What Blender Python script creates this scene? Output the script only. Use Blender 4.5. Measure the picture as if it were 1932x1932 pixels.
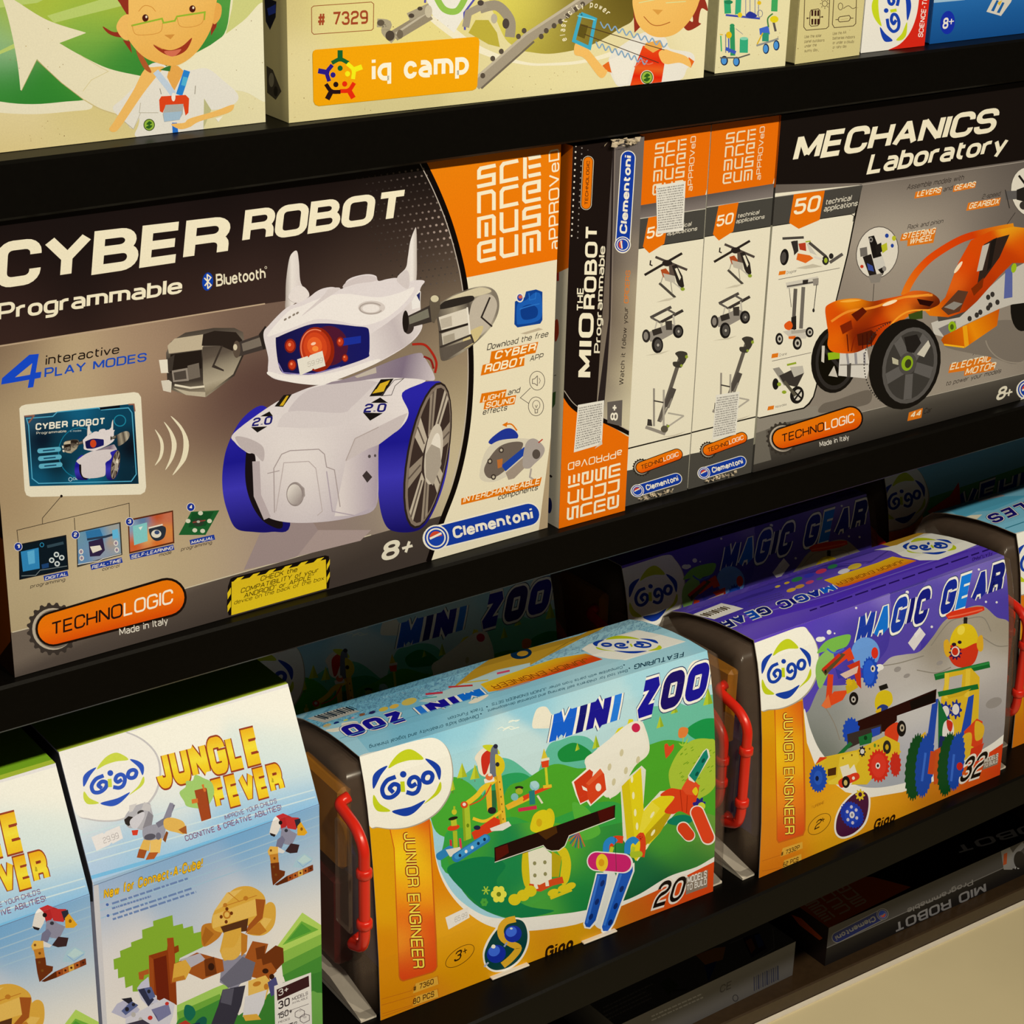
import bpy, math, random
from mathutils import Vector, Matrix
from mathutils.geometry import tessellate_polygon

random.seed(7)
for o in list(bpy.data.objects):
    bpy.data.objects.remove(o)
SC = bpy.context.scene
COL = SC.collection

# ------------------------------------------------------------------ camera
# rows: camera right, camera down, camera forward, in world axes (x along the shelves, y into them, z up)
RW = [[0.809156, -0.587057, 0.025111], [-0.212493, -0.332193, -0.918964], [0.547826, 0.738249, -0.393542]]
FPX = 3686.42                      # focal length in pixels of the 1932 px frame
EYE = Vector((0.0, 0.0, 1.5))
cam_d = bpy.data.cameras.new('camera')
cam = bpy.data.objects.new('camera', cam_d)
COL.objects.link(cam)
cam_d.sensor_width = 36.0
cam_d.lens = 36.0 * FPX / 1932.0
cam_d.clip_start = 0.02
_r, _d, _f = [Vector(v) for v in RW]
cam.matrix_world = Matrix(((_r.x, -_d.x, -_f.x, EYE.x), (_r.y, -_d.y, -_f.y, EYE.y),
                           (_r.z, -_d.z, -_f.z, EYE.z), (0, 0, 0, 1)))
SC.camera = cam

# ------------------------------------------------------------------ world, lamps, exposure
w = bpy.data.worlds.new('shop_air')
SC.world = w
w.use_nodes = True
w.node_tree.nodes['Background'].inputs[0].default_value = (1.0, 0.80, 0.52, 1)
w.node_tree.nodes['Background'].inputs[1].default_value = 0.075
WARM = (1.0, 0.88, 0.66)
LAMP_W = 115

def spot(name, loc, aim, watts, size=1.5, radius=0.05, blend=0.6):
    l = bpy.data.lights.new(name, 'SPOT')
    l.energy = watts
    l.color = WARM
    l.spot_size = size
    l.spot_blend = blend
    l.shadow_soft_size = radius
    o = bpy.data.objects.new(name, l)
    COL.objects.link(o)
    o.location = loc
    o.rotation_euler = (Vector(aim) - Vector(loc)).to_track_quat('-Z', 'Y').to_euler()
    return o

for _x in (0.05, 0.85, 1.65):
    spot('ceiling_spotlight', (_x, -0.62, 2.50), (_x * 0.8 + 0.2, 1.12, 0.50), LAMP_W, math.radians(80), 0.035, 1.0)
SC.view_settings.view_transform = 'Standard'
SC.view_settings.look = 'None'
SC.view_settings.gamma = 1.0
SC.view_settings.use_curve_mapping = False
SC.view_settings.exposure = 0.0

# ------------------------------------------------------------------ colour
REF = [(238, 226, 198)]        # how white card looks in this part of the shop

def s2l(c):
    c /= 255.0
    return c / 12.92 if c <= 0.04045 else ((c + 0.055) / 1.055) ** 2.4

def H(h):
    """Seen colour of an ink under the warm lamps -> its own reflectance."""
    h = h.lstrip('#')
    out = []
    for i in range(3):
        v = max(0.0006, s2l(int(h[2 * i:2 * i + 2], 16)) - 0.004) / s2l(REF[0][i]) * 0.80
        out.append(min(v, 0.88))
    return tuple(out)

# ------------------------------------------------------------------ materials
def nodes(m):
    m.use_nodes = True
    return m.node_tree.nodes, m.node_tree.links, m.node_tree.nodes['Principled BSDF']

def setp(p, **k):
    for a, v in k.items():
        p.inputs[a.replace('_', ' ')].default_value = v

def mat_plain(name, col, rough=0.5, noise=0.06, scale=60.0, bump=0.0, **k):
    m = bpy.data.materials.new(name)
    n, l, p = nodes(m)
    t = n.new('ShaderNodeTexNoise'); t.inputs['Scale'].default_value = scale; t.inputs['Detail'].default_value = 3
    tc = n.new('ShaderNodeTexCoord'); l.new(tc.outputs['Object'], t.inputs['Vector'])
    r = n.new('ShaderNodeValToRGB')
    a = tuple(max(0, c * (1 - noise)) for c in col) + (1,)
    b = tuple(min(1, c * (1 + noise)) for c in col) + (1,)
    r.color_ramp.elements[0].color = a; r.color_ramp.elements[0].position = 0.3
    r.color_ramp.elements[1].color = b; r.color_ramp.elements[1].position = 0.7
    l.new(t.outputs['Fac'], r.inputs[0]); l.new(r.outputs[0], p.inputs['Base Color'])
    p.inputs['Roughness'].default_value = rough
    if bump:
        bn = n.new('ShaderNodeBump'); bn.inputs['Strength'].default_value = bump; bn.inputs['Distance'].default_value = 0.001
        l.new(t.outputs['Fac'], bn.inputs['Height']); l.new(bn.outputs[0], p.inputs['Normal'])
    setp(p, **k)
    return m

def mat_print():
    m = bpy.data.materials.new('printed_card')
    n, l, p = nodes(m)
    a = n.new('ShaderNodeVertexColor'); a.layer_name = 'ink'
    t = n.new('ShaderNodeTexNoise'); t.inputs['Scale'].default_value = 900; t.inputs['Detail'].default_value = 2
    tc = n.new('ShaderNodeTexCoord'); l.new(tc.outputs['Object'], t.inputs['Vector'])
    mx = n.new('ShaderNodeMix'); mx.data_type = 'RGBA'; mx.blend_type = 'MULTIPLY'
    mr = n.new('ShaderNodeMapRange'); mr.inputs[3].default_value = 0.90; mr.inputs[4].default_value = 1.06
    l.new(t.outputs['Fac'], mr.inputs[0])
    mx.inputs[0].default_value = 1.0
    l.new(a.outputs['Color'], mx.inputs[6]); l.new(mr.outputs[0], mx.inputs[7])
    l.new(mx.outputs[2], p.inputs['Base Color'])
    p.inputs['Roughness'].default_value = 0.42
    p.inputs['Specular IOR Level'].default_value = 0.16
    return m

PRINT = mat_print()

# ------------------------------------------------------------------ scene tree
def thing(name, label, cat, loc=(0, 0, 0), yaw=0.0, group=None):
    o = bpy.data.objects.new(name, None)
    COL.objects.link(o)
    o.location = loc
    o.rotation_euler = (0, 0, yaw)
    o.empty_display_size = 0.02
    o['label'] = label
    o['category'] = cat
    if group:
        o['group'] = group
    return o

def link(name, me, parent=None, label=None, kind=None):
    o = bpy.data.objects.new(name, me)
    COL.objects.link(o)
    if parent:
        o.parent = parent
    if label:
        o['label'] = label
    if kind:
        o['kind'] = kind
    return o

class MB:
    """Collects shapes into one mesh."""
    def __init__(s):
        s.v = []; s.f = []; s.smooth = []
    def quadbox(s, lo, hi, bev=0.0):
        x0, y0, z0 = lo; x1, y1, z1 = hi
        b = min(bev, (x1 - x0) * .49, (y1 - y0) * .49, (z1 - z0) * .49)
        i = len(s.v)
        if b <= 0:
            s.v += [(x0, y0, z0), (x1, y0, z0), (x1, y1, z0), (x0, y1, z0), (x0, y0, z1), (x1, y0, z1), (x1, y1, z1), (x0, y1, z1)]
            s.f += [tuple(i + k for k in q) for q in ((0, 3, 2, 1), (4, 5, 6, 7), (0, 1, 5, 4), (1, 2, 6, 5), (2, 3, 7, 6), (3, 0, 4, 7))]
            return
        # chamfered box: each corner becomes three vertices
        C = {}
        for a, X in ((0, x0), (1, x1)):
            for c, Y in ((0, y0), (1, y1)):
                for d, Z in ((0, z0), (1, z1)):
                    sx, sy, sz = (1, -1)[a], (1, -1)[c], (1, -1)[d]
                    C[a, c, d, 'x'] = len(s.v); s.v.append((X, Y + sy * b, Z + sz * b))
                    C[a, c, d, 'y'] = len(s.v); s.v.append((X + sx * b, Y, Z + sz * b))
                    C[a, c, d, 'z'] = len(s.v); s.v.append((X + sx * b, Y + sy * b, Z))
        def add(*k):
            q = [C[t] for t in k]
            p = [Vector(s.v[t]) for t in q]
            n = (p[1] - p[0]).cross(p[2] - p[0])
            c = sum(p, Vector()) / len(p) - Vector(((x0 + x1) / 2, (y0 + y1) / 2, (z0 + z1) / 2))
            s.f.append(tuple(q) if n.dot(c) > 0 else tuple(reversed(q)))
        for a in (0, 1):
            add((a, 0, 0, 'x'), (a, 1, 0, 'x'), (a, 1, 1, 'x'), (a, 0, 1, 'x'))
            add((0, a, 0, 'y'), (1, a, 0, 'y'), (1, a, 1, 'y'), (0, a, 1, 'y'))
            add((0, 0, a, 'z'), (1, 0, a, 'z'), (1, 1, a, 'z'), (0, 1, a, 'z'))
            for c in (0, 1):
                add((a, c, 0, 'x'), (a, c, 1, 'x'), (a, c, 1, 'y'), (a, c, 0, 'y'))
                add((a, 0, c, 'x'), (a, 1, c, 'x'), (a, 1, c, 'z'), (a, 0, c, 'z'))
                add((0, a, c, 'y'), (1, a, c, 'y'), (1, a, c, 'z'), (0, a, c, 'z'))
                for d in (0, 1):
                    add((a, c, d, 'x'), (a, c, d, 'y'), (a, c, d, 'z'))
    def prism(s, prof, x0, x1, caps=True):
        """Closed profile [(y, z)] extruded along x."""
        i = len(s.v); n = len(prof)
        for x in (x0, x1):
            s.v += [(x, y, z) for y, z in prof]
        for k in range(n):
            j = (k + 1) % n
            s.f.append((i + k, i + n + k, i + n + j, i + j))
        if caps:
            s.f.append(tuple(i + k for k in range(n)))
            s.f.append(tuple(i + n + k for k in reversed(range(n))))
    def tube(s, pts, r, n=14, cap=True, rr=None):
        pts = [Vector(p) for p in pts]
        i = len(s.v); m = len(pts)
        up = Vector((0.3, 0.2, 1)).normalized()
        for k, p in enumerate(pts):
            t = (pts[min(k + 1, m - 1)] - pts[max(k - 1, 0)]).normalized()
            if k == 0:
                a = t.orthogonal().normalized()
            else:
                a = (a - t * a.dot(t)).normalized()
            b = t.cross(a)
            R = rr[k] if rr else r
            for q in range(n):
                th = 2 * math.pi * q / n
                s.v.append(tuple(p + a * (R * math.cos(th)) + b * (R * math.sin(th))))
        for k in range(m - 1):
            for q in range(n):
                s.smooth.append(len(s.f))
                s.f.append((i + k * n + q, i + k * n + (q + 1) % n, i + (k + 1) * n + (q + 1) % n, i + (k + 1) * n + q))
        if cap:
            s.f.append(tuple(i + q for q in reversed(range(n))))
            s.f.append(tuple(i + (m - 1) * n + q for q in range(n)))
    def poly(s, pts):
        i = len(s.v); s.v += [tuple(p) for p in pts]
        s.f.append(tuple(range(i, i + len(pts))))
    def build(s, name, mat, parent=None, label=None, kind=None):
        me = bpy.data.meshes.new(name)
        me.from_pydata(s.v, [], s.f)
        for k in s.smooth:
            me.polygons[k].use_smooth = True
        me.materials.append(mat)
        me.update()
        return link(name, me, parent, label, kind)

def arc(pts, r, n=5):
    """Rounds the inner corners of a 3-D polyline."""
    pts = [Vector(p) for p in pts]
    out = [pts[0]]
    for a, b, c in zip(pts, pts[1:], pts[2:]):
        d = min(r, (a - b).length * .5, (c - b).length * .5)
        p = b + (a - b).normalized() * d; q = b + (c - b).normalized() * d
        for k in range(n + 1):
            t = k / n
            out.append(p * (1 - t) ** 2 + b * 2 * t * (1 - t) + q * t * t)
    out.append(pts[-1])
    return out

def copy_tree(o, parent=None):
    c = o.copy()
    COL.objects.link(c)
    c.parent = parent
    for ch in list(o.children):
        copy_tree(ch, c)
    return c

# ------------------------------------------------------------------ from the photograph's frame to a point of a real surface
def ray(x, y):
    a, b = (x - 966.0) / FPX, (y - 966.0) / FPX
    return _r * a + _d * b + _f
def on_z(x, y, z):
    d = ray(x, y); return EYE + d * ((z - EYE.z) / d.z)
def on_y(x, y, Y):
    d = ray(x, y); return EYE + d * ((Y - EYE.y) / d.y)

class Surf:
    """A sheet of card: a profile [(points)] swept along U, in the frame of its thing (loc, yaw)."""
    def __init__(s, loc, yaw, U, prof, width):
        s.M = Matrix.Translation(Vector(loc)) @ Matrix.Rotation(yaw, 4, 'Z')
        s.Mi = s.M.inverted()
        s.eye = s.Mi @ EYE
        s.R3 = s.Mi.to_3x3()
        s.U = Vector(U); s.W = width
        s.seg = []
        L = 0.0
        P = [Vector(p) for p in prof]
        for a, b in zip(P, P[1:]):
            l = (b - a).length; e = (b - a) / l
            s.seg.append((a, e, s.U.cross(e).normalized(), L, l)); L += l
        s.L = L
        s.inks = []
        s.memo = {}
    def us(s, x, y):
        k = (round(x, 2), round(y, 2))
        if k in s.memo:
            return s.memo[k]
        d = s.R3 @ ray(x, y)
        best = None
        last = len(s.seg) - 1
        for i, (a, e, n, L, l) in enumerate(s.seg):
            dn = d.dot(n)
            if dn > -1e-4:
                continue
            t = (a - s.eye).dot(n) / dn
            p = s.eye + d * t - a
            q = p.dot(e)
            bad = (max(0, -q) if i else 0) + (max(0, q - l) if i < last else 0)
            if best is None or bad < best[0] - 1e-9:
                best = (bad, p.dot(s.U), L + q)
        s.memo[k] = best[1:]
        return best[1:]
    def stack(s, u0, u1, v0, v1):
        """How many inks already lie under this one."""
        k = 0
        for a, b, c, d, n in s.inks:
            if n > k and a < u1 and b > u0 and c < v1 and d > v0: k = n
        s.inks.append((u0, u1, v0, v1, k + 1))
        return k + 1
    def lift(s, u, v, h):
        for i, (a, e, n, L, l) in enumerate(s.seg):
            if v <= L + l + 1e-9 or i == len(s.seg) - 1:
                return a + s.U * u + e * (v - L) + n * h

def cut(tris, f):
    """Splits triangles along f(vertex) = 0."""
    out = []
    for t in tris:
        g = [f(p) for p in t]
        if min(g) > -1e-9 or max(g) < 1e-9:
            out.append(t); continue
        pos, neg = [], []
        for k in range(3):
            p, q = t[k], t[(k + 1) % 3]; a, b = g[k], g[(k + 1) % 3]
            if a >= 0: pos.append(p)
            if a <= 0: neg.append(p)
            if a * b < 0:
                w_ = a / (a - b)
                m = tuple(x + (y - x) * w_ for x, y in zip(p, q))
                pos.append(m); neg.append(m)
        for P in (pos, neg):
            for k in range(1, len(P) - 1):
                out.append((P[0], P[k], P[k + 1]))
    return out

def keep(tris, f):
    return [t for t in cut(tris, f) if sum(f(p) for p in t) > 0]

CROP = {'a': 0, 'b': 480, 'c': 960, 'd': 1412, '0': 0, '1': 480, '2': 960, '3': 1412}

class Art:
    """Draws inks on a Surf; every part() becomes a mesh of its own under the thing."""
    last = None
    def __init__(s, surf, root):
        if Art.last: Art.last.flush()
        Art.last = s
        s.S = surf; s.root = root; s.name = None; s.ox = s.oy = 0.0; s.k = 1.0
        s.out = []; s.h0 = 0.00006
    def at(s, code=None):
        if code is None:
            s.ox, s.oy, s.k = 0.0, 0.0, 1.0
        else:
            s.oy, s.ox, s.k = CROP[code[0]], CROP[code[1]], 520.0 / 1932.0
        return s
    def part(s, name, label=None):
        s.flush(); s.name = name; s.label = label
        return s
    def uv(s, u, v):
        return project(s.S, u, v)
    def flush(s):
        if s.name and s.out:
            me = bpy.data.meshes.new(s.name)
            V = []; F = []; C = []
            for t in s.out:
                i = len(V)
                for p, c in t:
                    V.append(p); C.append(c)
                F.append((i, i + 1, i + 2))
            me.from_pydata(V, [], F)
            at = me.color_attributes.new('ink', 'FLOAT_COLOR', 'POINT')
            flat = []
            for c in C:
                flat += [c[0], c[1], c[2], 1.0]
            at.data.foreach_set('color', flat)
            me.materials.append(PRINT)
            me.update()
            link(s.name, me, s.root, s.label)
        s.out = []; s.name = None
    # --- geometry in picture space
    def T(s, p):
        return (s.ox + p[0] * s.k, s.oy + p[1] * s.k)
    def P(s, txt):
        return [s.T(tuple(float(q) for q in t.split(','))) for t in txt.split()] if isinstance(txt, str) else [s.T(p) for p in txt]
    def emit(s, tris, col):
        """tris: picture-space triangles [(x, y)]."""
        if isinstance(col, str):
            c = H(col)
            T = [tuple((p[0], p[1]) + c for p in t) for t in tris]
        else:
            kind = col[0]
            if kind == 'idw':
                step = col[1]; pw = col[2]
                pts = [s.T(q[:2]) + H(q[2]) for q in col[3]]
                xs = [p[0] for t in tris for p in t]; ys = [p[1] for t in tris for p in t]
                x = math.floor(min(xs) / step) * step + step
                while x < max(xs):
                    tris = cut(tris, lambda p, x=x: p[0] - x); x += step
                y = math.floor(min(ys) / step) * step + step
                while y < max(ys):
                    tris = cut(tris, lambda p, y=y: p[1] - y); y += step
                memo = {}
                def mix(p):
                    k = (round(p[0], 1), round(p[1], 1))
                    if k not in memo:
                        W = 0; acc = [0, 0, 0]
                        for q in pts:
                            d2 = (p[0] - q[0]) ** 2 + (p[1] - q[1]) ** 2 + 4.0
                            w_ = d2 ** (-pw / 2) if pw > 0 else math.exp(-d2 / (2 * pw * pw)) + 1e-7 / d2; W += w_
                            for i in range(3): acc[i] += w_ * q[2 + i]
                        memo[k] = tuple(v / W for v in acc)
                    return memo[k]
                return s.place([tuple((p[0], p[1]) + mix(p) for p in t) for t in tris])
            stops = [(t, H(h)) for t, h in col[-1]]
            def shade(t):
                if t <= stops[0][0]: return stops[0][1]
                for (a, ca), (b, cb) in zip(stops, stops[1:]):
                    if t <= b:
                        w_ = (t - a) / max(1e-9, b - a)
                        return tuple(x + (y - x) * w_ for x, y in zip(ca, cb))
                return stops[-1][1]
            if kind == 'lin':
                (x0, y0), (x1, y1) = s.P(col[1])
                dx, dy = x1 - x0, y1 - y0; d2 = dx * dx + dy * dy
                g = lambda p: ((p[0] - x0) * dx + (p[1] - y0) * dy) / d2
                for t, _ in stops:
                    tris = cut(tris, lambda p, t=t: g(p) - t)
            else:
                (cx, cy), (ex, ey) = s.P(col[1])
                rx, ry = abs(ex - cx), abs(ey - cy)
                g = lambda p: math.hypot((p[0] - cx) / rx, (p[1] - cy) / ry)
                N = col[2] if len(col) > 3 else 5
                for k in range(-N, N + 1):
                    tris = cut(tris, lambda p, k=k: p[0] - cx - rx * k / N)
                    tris = cut(tris, lambda p, k=k: p[1] - cy - ry * k / N)
            T = [tuple((p[0], p[1]) + shade(g(p)) for p in t) for t in tris]
        s.place(T)
    def place(s, T):
        S = s.S
        T = [tuple(S.us(p[0], p[1]) + p[2:] for p in t) for t in T]
        T = keep(T, lambda p: p[0]); T = keep(T, lambda p: S.W - p[0])
        T = keep(T, lambda p: p[1]); T = keep(T, lambda p: S.L - p[1])
        for sg in S.seg[1:]:
            T = cut(T, lambda p, L=sg[3]: p[1] - L)
        if not T: return
        us_ = [p[0] for t in T for p in t]; vs_ = [p[1] for t in T for p in t]
        h = s.h0 + S.stack(min(us_), max(us_), min(vs_), max(vs_)) * 0.000006
        for ti, t in enumerate(T):
            m = sum(p[1] for p in t) / 3.0
            i = 0
            for i, sg in enumerate(S.seg):
                if m <= sg[3] + sg[4]: break
            a, e, n, L, l = S.seg[i]
            q = [a + S.U * p[0] + e * (p[1] - L) + n * (h + (ti // 2 % 3) * 0.0000012) for p in t]
            if (q[1] - q[0]).cross(q[2] - q[0]).dot(n) < 0:
                t = t[::-1]; q.reverse()
            s.out.append([(tuple(v), p[2:]) for v, p in zip(q, t)])
    def full(s, col):
        """The whole sheet in one ink: corners found from the sheet itself."""
        S = s.S
        c = H(col) if isinstance(col, str) else None
        h = s.h0 + S.stack(0, S.W, 0, S.L) * 0.000006
        for a, e, n, L, l in S.seg:
            q = [a + n * h, a + S.U * S.W + n * h, a + S.U * S.W + e * l + n * h, a + e * l + n * h]
            s.out.append([(tuple(q[k]), c) for k in (0, 1, 2)])
            s.out.append([(tuple(q[k]), c) for k in (0, 2, 3)])
        return s
    def raw_poly(s, pts, col):
        tr = tessellate_polygon([[Vector((x, y, 0)) for x, y in pts]])
        s.emit([tuple(pts[i] for i in t) for t in tr], col)
    def poly(s, txt, col):
        s.raw_poly(s.P(txt), col); return s
    def blob(s, txt, col, n=6):
        """Closed smooth outline through the points."""
        s.raw_poly(smooth(s.P(txt), True, n), col); return s
    def ell(s, cx, cy, rx, ry, col, rot=0.0, n=28, a0=0, a1=360):
        p = []
        c, d = math.cos(math.radians(rot)), math.sin(math.radians(rot))
        for k in range(n if a1 - a0 == 360 else n + 1):
            t = math.radians(a0 + (a1 - a0) * k / n)
            x, y = rx * math.cos(t), ry * math.sin(t)
            p.append((cx + x * c - y * d, cy + x * d + y * c))
        s.raw_poly([s.T(q) for q in p], col); return s
    def line(s, txt, wid, col, closed=False, curve=False, cap=False):
        pts = s.P(txt)
        if curve:
            pts = smooth(pts, closed, 6)
        s.emit(ribbon(pts, wid * s.k, closed, cap), col); return s
    def ring(s, cx, cy, rx, ry, wid, col, rot=0, a0=0, a1=360, n=36):
        c, d = math.cos(math.radians(rot)), math.sin(math.radians(rot))
        p = []
        full_ = a1 - a0 == 360
        for k in range(n if full_ else n + 1):
            t = math.radians(a0 + (a1 - a0) * k / n)
            x, y = rx * math.cos(t), ry * math.sin(t)
            p.append(s.T((cx + x * c - y * d, cy + x * d + y * c)))
        s.emit(ribbon(p, wid * s.k, full_), col); return s
    def text(s, body, p0, p1, h, col, t=1.3, up=None, slant=0.0, h1=None, rnd=2.0, gap=1.0, out=None, outc=None, sx=1.0, cols=None, cap=False):
        """Lettering from p0 to p1 along its baseline, capitals h high at the start and h1 at the end."""
        a = Vector(s.T(p0)); b = Vector(s.T(p1)); H0 = h * s.k; H1 = (h if h1 is None else h1) * s.k
        if up is None:
            def upv(q):
                u, v = s.S.us(q.x, q.y)
                e = 0.004
                w0 = project(s.S, u, v); w1 = project(s.S, u, v + e)
                return Vector((w1[0] - w0[0], w1[1] - w0[1])).normalized()
            ua, ub = upv(a), upv(b)
        else:
            ua = ub = Vector(up).normalized()
        # lay out
        x = 0.0; place = []
        for ch in body:
            wd, st = glyph(ch)
            place.append((x, wd, st, ch)); x += wd + gap + t * 0.0 + t
        total = x - gap - t
        tx = t / 2
        base = b - a
        bdir = base.normalized()
        def mp(q):
            f = (q[0] + tx) / (total + t)
            up_ = ua.lerp(ub, f); hh = H0 + (H1 - H0) * f
            v = (q[1] + t / 2) / (8.0 + t)
            r = a + base * f + up_ * (v * hh) + bdir * (slant * v * hh)
            return (r.x, r.y)
        def go(thick, ink, only=None, wob=None):
            for i, (gx, wd, st, ch) in enumerate(place):
                if only is not None and i not in only: continue
                for pts, closed in st:
                    p = [(gx + q[0], q[1], q[2]) for q in pts]
                    p = roundc(p, rnd, closed)
                    s.emit([tuple(mp(q) for q in t3) for t3 in ribbon(p, thick, closed, cap)], ink)
        if out:
            go(t + 2 * out, outc)
        if cols:
            inks = {}
            for i, c in enumerate(cols):
                inks.setdefault(c, []).append(i)
            for c, ids in inks.items():
                go(t, c, set(ids))
        else:
            go(t, col)
        return s
    def pill(s, p0, p1, r, col, r1=None):
        """Stadium from p0 to p1 (centres of its round ends)."""
        a = Vector(s.T(p0)); b = Vector(s.T(p1)); R = r * s.k; R1 = (r if r1 is None else r1) * s.k
        d = (b - a).normalized(); th = math.atan2(d.y, d.x)
        p = []
        for k in range(13):
            t = th + math.pi / 2 + math.pi * k / 12
            p.append((a.x + R * math.cos(t), a.y + R * math.sin(t)))
        for k in range(13):
            t = th - math.pi / 2 + math.pi * k / 12
            p.append((b.x + R1 * math.cos(t), b.y + R1 * math.sin(t)))
        s.raw_poly(p, col); return s
    def gear(s, cx, cy, rx, ry, col, teeth=16, depth=0.14, rot=0.0):
        p = []
        c, d = math.cos(math.radians(rot)), math.sin(math.radians(rot))
        for k in range(teeth * 4):
            t = 2 * math.pi * k / (teeth * 4)
            m = 1.0 if k % 4 in (0, 1) else 1.0 - depth
            x, y = rx * m * math.cos(t), ry * m * math.sin(t)
            p.append(s.T((cx + x * c - y * d, cy + x * d + y * c)))
        s.raw_poly(p, col); return s

def project(S, u, v):
    p = S.M @ S.lift(u, v, 0) - EYE
    z = p.dot(_f)
    return (966 + FPX * p.dot(_r) / z, 966 + FPX * p.dot(_d) / z)

def smooth(p, closed, n=6):
    out = []
    m = len(p)
    rng = range(m) if closed else range(m - 1)
    for i in rng:
        a = p[(i - 1) % m] if closed or i > 0 else p[i]
        b, c = p[i], p[(i + 1) % m]
        d = p[(i + 2) % m] if closed or i + 2 < m else c
        for k in range(n):
            t = k / n
            out.append(tuple(0.5 * (2 * q + (r - o) * t + (2 * o - 5 * q + 4 * r - w_) * t * t + (3 * q - o - 3 * r + w_) * t ** 3)
                             for o, q, r, w_ in zip(a, b, c, d)))
    if not closed:
        out.append(p[-1])
    return out

def roundc(p, r, closed):
    """p: [(x, y, round?)] -> polyline with the flagged corners rounded."""
    m = len(p); out = []
    for i in range(m):
        x, y, f = p[i]
        if not f or (not closed and i in (0, m - 1)):
            out.append((x, y)); continue
        a = Vector(p[(i - 1) % m][:2]); b = Vector((x, y)); c = Vector(p[(i + 1) % m][:2])
        rr = r * f
        la, lc = (a - b).length, (c - b).length
        fa = p[(i - 1) % m][2] and (closed or i - 1 > 0); fc = p[(i + 1) % m][2] and (closed or i + 1 < m - 1)
        d1 = min(rr, la * (.5 if fa else .98)); d2 = min(rr, lc * (.5 if fc else .98))
        P = b + (a - b).normalized() * d1; Q = b + (c - b).normalized() * d2
        n = 5
        for k in range(n + 1):
            t = k / n; kk = 0.551915 
            # cubic with circle-like handles
            h1 = P.lerp(b, kk); h2 = Q.lerp(b, kk)
            v = P * (1 - t) ** 3 + h1 * 3 * t * (1 - t) ** 2 + h2 * 3 * t * t * (1 - t) + Q * t ** 3
            out.append((v.x, v.y))
    # drop doubles
    q = [out[0]]
    for v in out[1:]:
        if abs(v[0] - q[-1][0]) + abs(v[1] - q[-1][1]) > 1e-4: q.append(v)
    return q

def ribbon(p, w_, closed=False, cap=False):
    """A band of triangles of width w_ along a polyline; neighbours share their mitres, so bends do not overlap."""
    q = [p[0]]
    for v in p[1:]:
        if abs(v[0] - q[-1][0]) + abs(v[1] - q[-1][1]) > 1e-5: q.append(v)
    if closed and len(q) > 1 and abs(q[0][0] - q[-1][0]) + abs(q[0][1] - q[-1][1]) < 1e-5: q.pop()
    p = [Vector(v) for v in q]
    m = len(p)
    if m < 2: return []
    h = w_ / 2
    if cap and not closed:
        p[0] = p[0] - (p[1] - p[0]).normalized() * h
        p[-1] = p[-1] + (p[-1] - p[-2]).normalized() * h
    segs = m if closed else m - 1
    D = [(p[(i + 1) % m] - p[i]).normalized() for i in range(segs)]
    N = [Vector((-d.y, d.x)) * h for d in D]
    Ls = [(p[(i + 1) % m] - p[i]).length for i in range(segs)]
    # per segment: left / right corner at its start and end
    A = [[p[i] + N[i], p[i] - N[i], p[(i + 1) % m] + N[i], p[(i + 1) % m] - N[i]] for i in range(segs)]
    extra = []
    for i in range(segs):
        j = i + 1
        if j >= segs:
            if not closed: break
            j = 0
        b = p[(i + 1) % m]
        d, e = D[i], D[j]
        co = max(-1, min(1, d.dot(e)))
        half = math.acos(co) / 2
        if half < 1e-3: continue
        ch = math.cos(half)
        left_in = d.x * e.y - d.y * e.x > 0
        n = N[i] + N[j]
        if n.length < 1e-9: continue
        mv = n.normalized() * (h / max(ch, 0.05))
        inner_ok = h * math.tan(half) < min(Ls[i], Ls[j]) * 0.98
        if ch > 0.52:
            if inner_ok:
                A[i][2] = b + mv; A[i][3] = b - mv; A[j][0] = b + mv; A[j][1] = b - mv
            elif left_in:
                A[i][3] = b - mv; A[j][1] = b - mv
            else:
                A[i][2] = b + mv; A[j][0] = b + mv
        else:
            if inner_ok:
                if left_in: A[i][2] = b + mv; A[j][0] = b + mv
                else: A[i][3] = b - mv; A[j][1] = b - mv
            o = -1 if left_in else 1
            mid = b
            if inner_ok: mid = b + mv if left_in else b - mv
            extra.append((tuple(mid), tuple(b + N[i] * o), tuple(b + N[j] * o)))
    tr = []
    for L0, R0, L1, R1 in A:
        tr.append((tuple(L0), tuple(R0), tuple(R1))); tr.append((tuple(L0), tuple(R1), tuple(L1)))
    return tr + extra

# ------------------------------------------------------------------ lettering: strokes on an 8-high grid, ~ marks a rounded corner
GL = {}
def _g(ch, w_, *strokes):
    L = []
    for st in strokes:
        closed = st.endswith('z'); st = st.rstrip('z')
        pts = []
        for t in st.split():
            f = 1.0 if t.endswith('~') else 0.0
            x, y = t.rstrip('~').split(',')
            pts.append((float(x), float(y), f))
        L.append((pts, closed))
    GL[ch] = (w_, L)
_g(' ', 2.6)
_g('A', 7, '0,0 3.5,8 7,0', '1.3,2.6 5.7,2.6')
_g('B', 6.6, '0,4.2 0,8 6.0,8~ 6.0,4.2~z', '0,4.2 0,0 6.6,0~ 6.6,4.2~z')
_g('C', 6.4, '6.4,5.6 6.4,8~ 0,8~ 0,0~ 6.4,0~ 6.4,2.4')
_g('D', 6.6, '0,0 0,8 6.6,8~ 6.6,0~ 0,0z')
_g('E', 5.8, '5.8,8 0,8 0,0 5.8,0', '0,4 5.4,4')
_g('F', 5.6, '5.6,8 0,8 0,0', '0,4 5,4')
_g('G', 6.6, '6.4,6 6.4,8~ 0,8~ 0,0~ 6.6,0~ 6.6,3.7 3.6,3.7')
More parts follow.
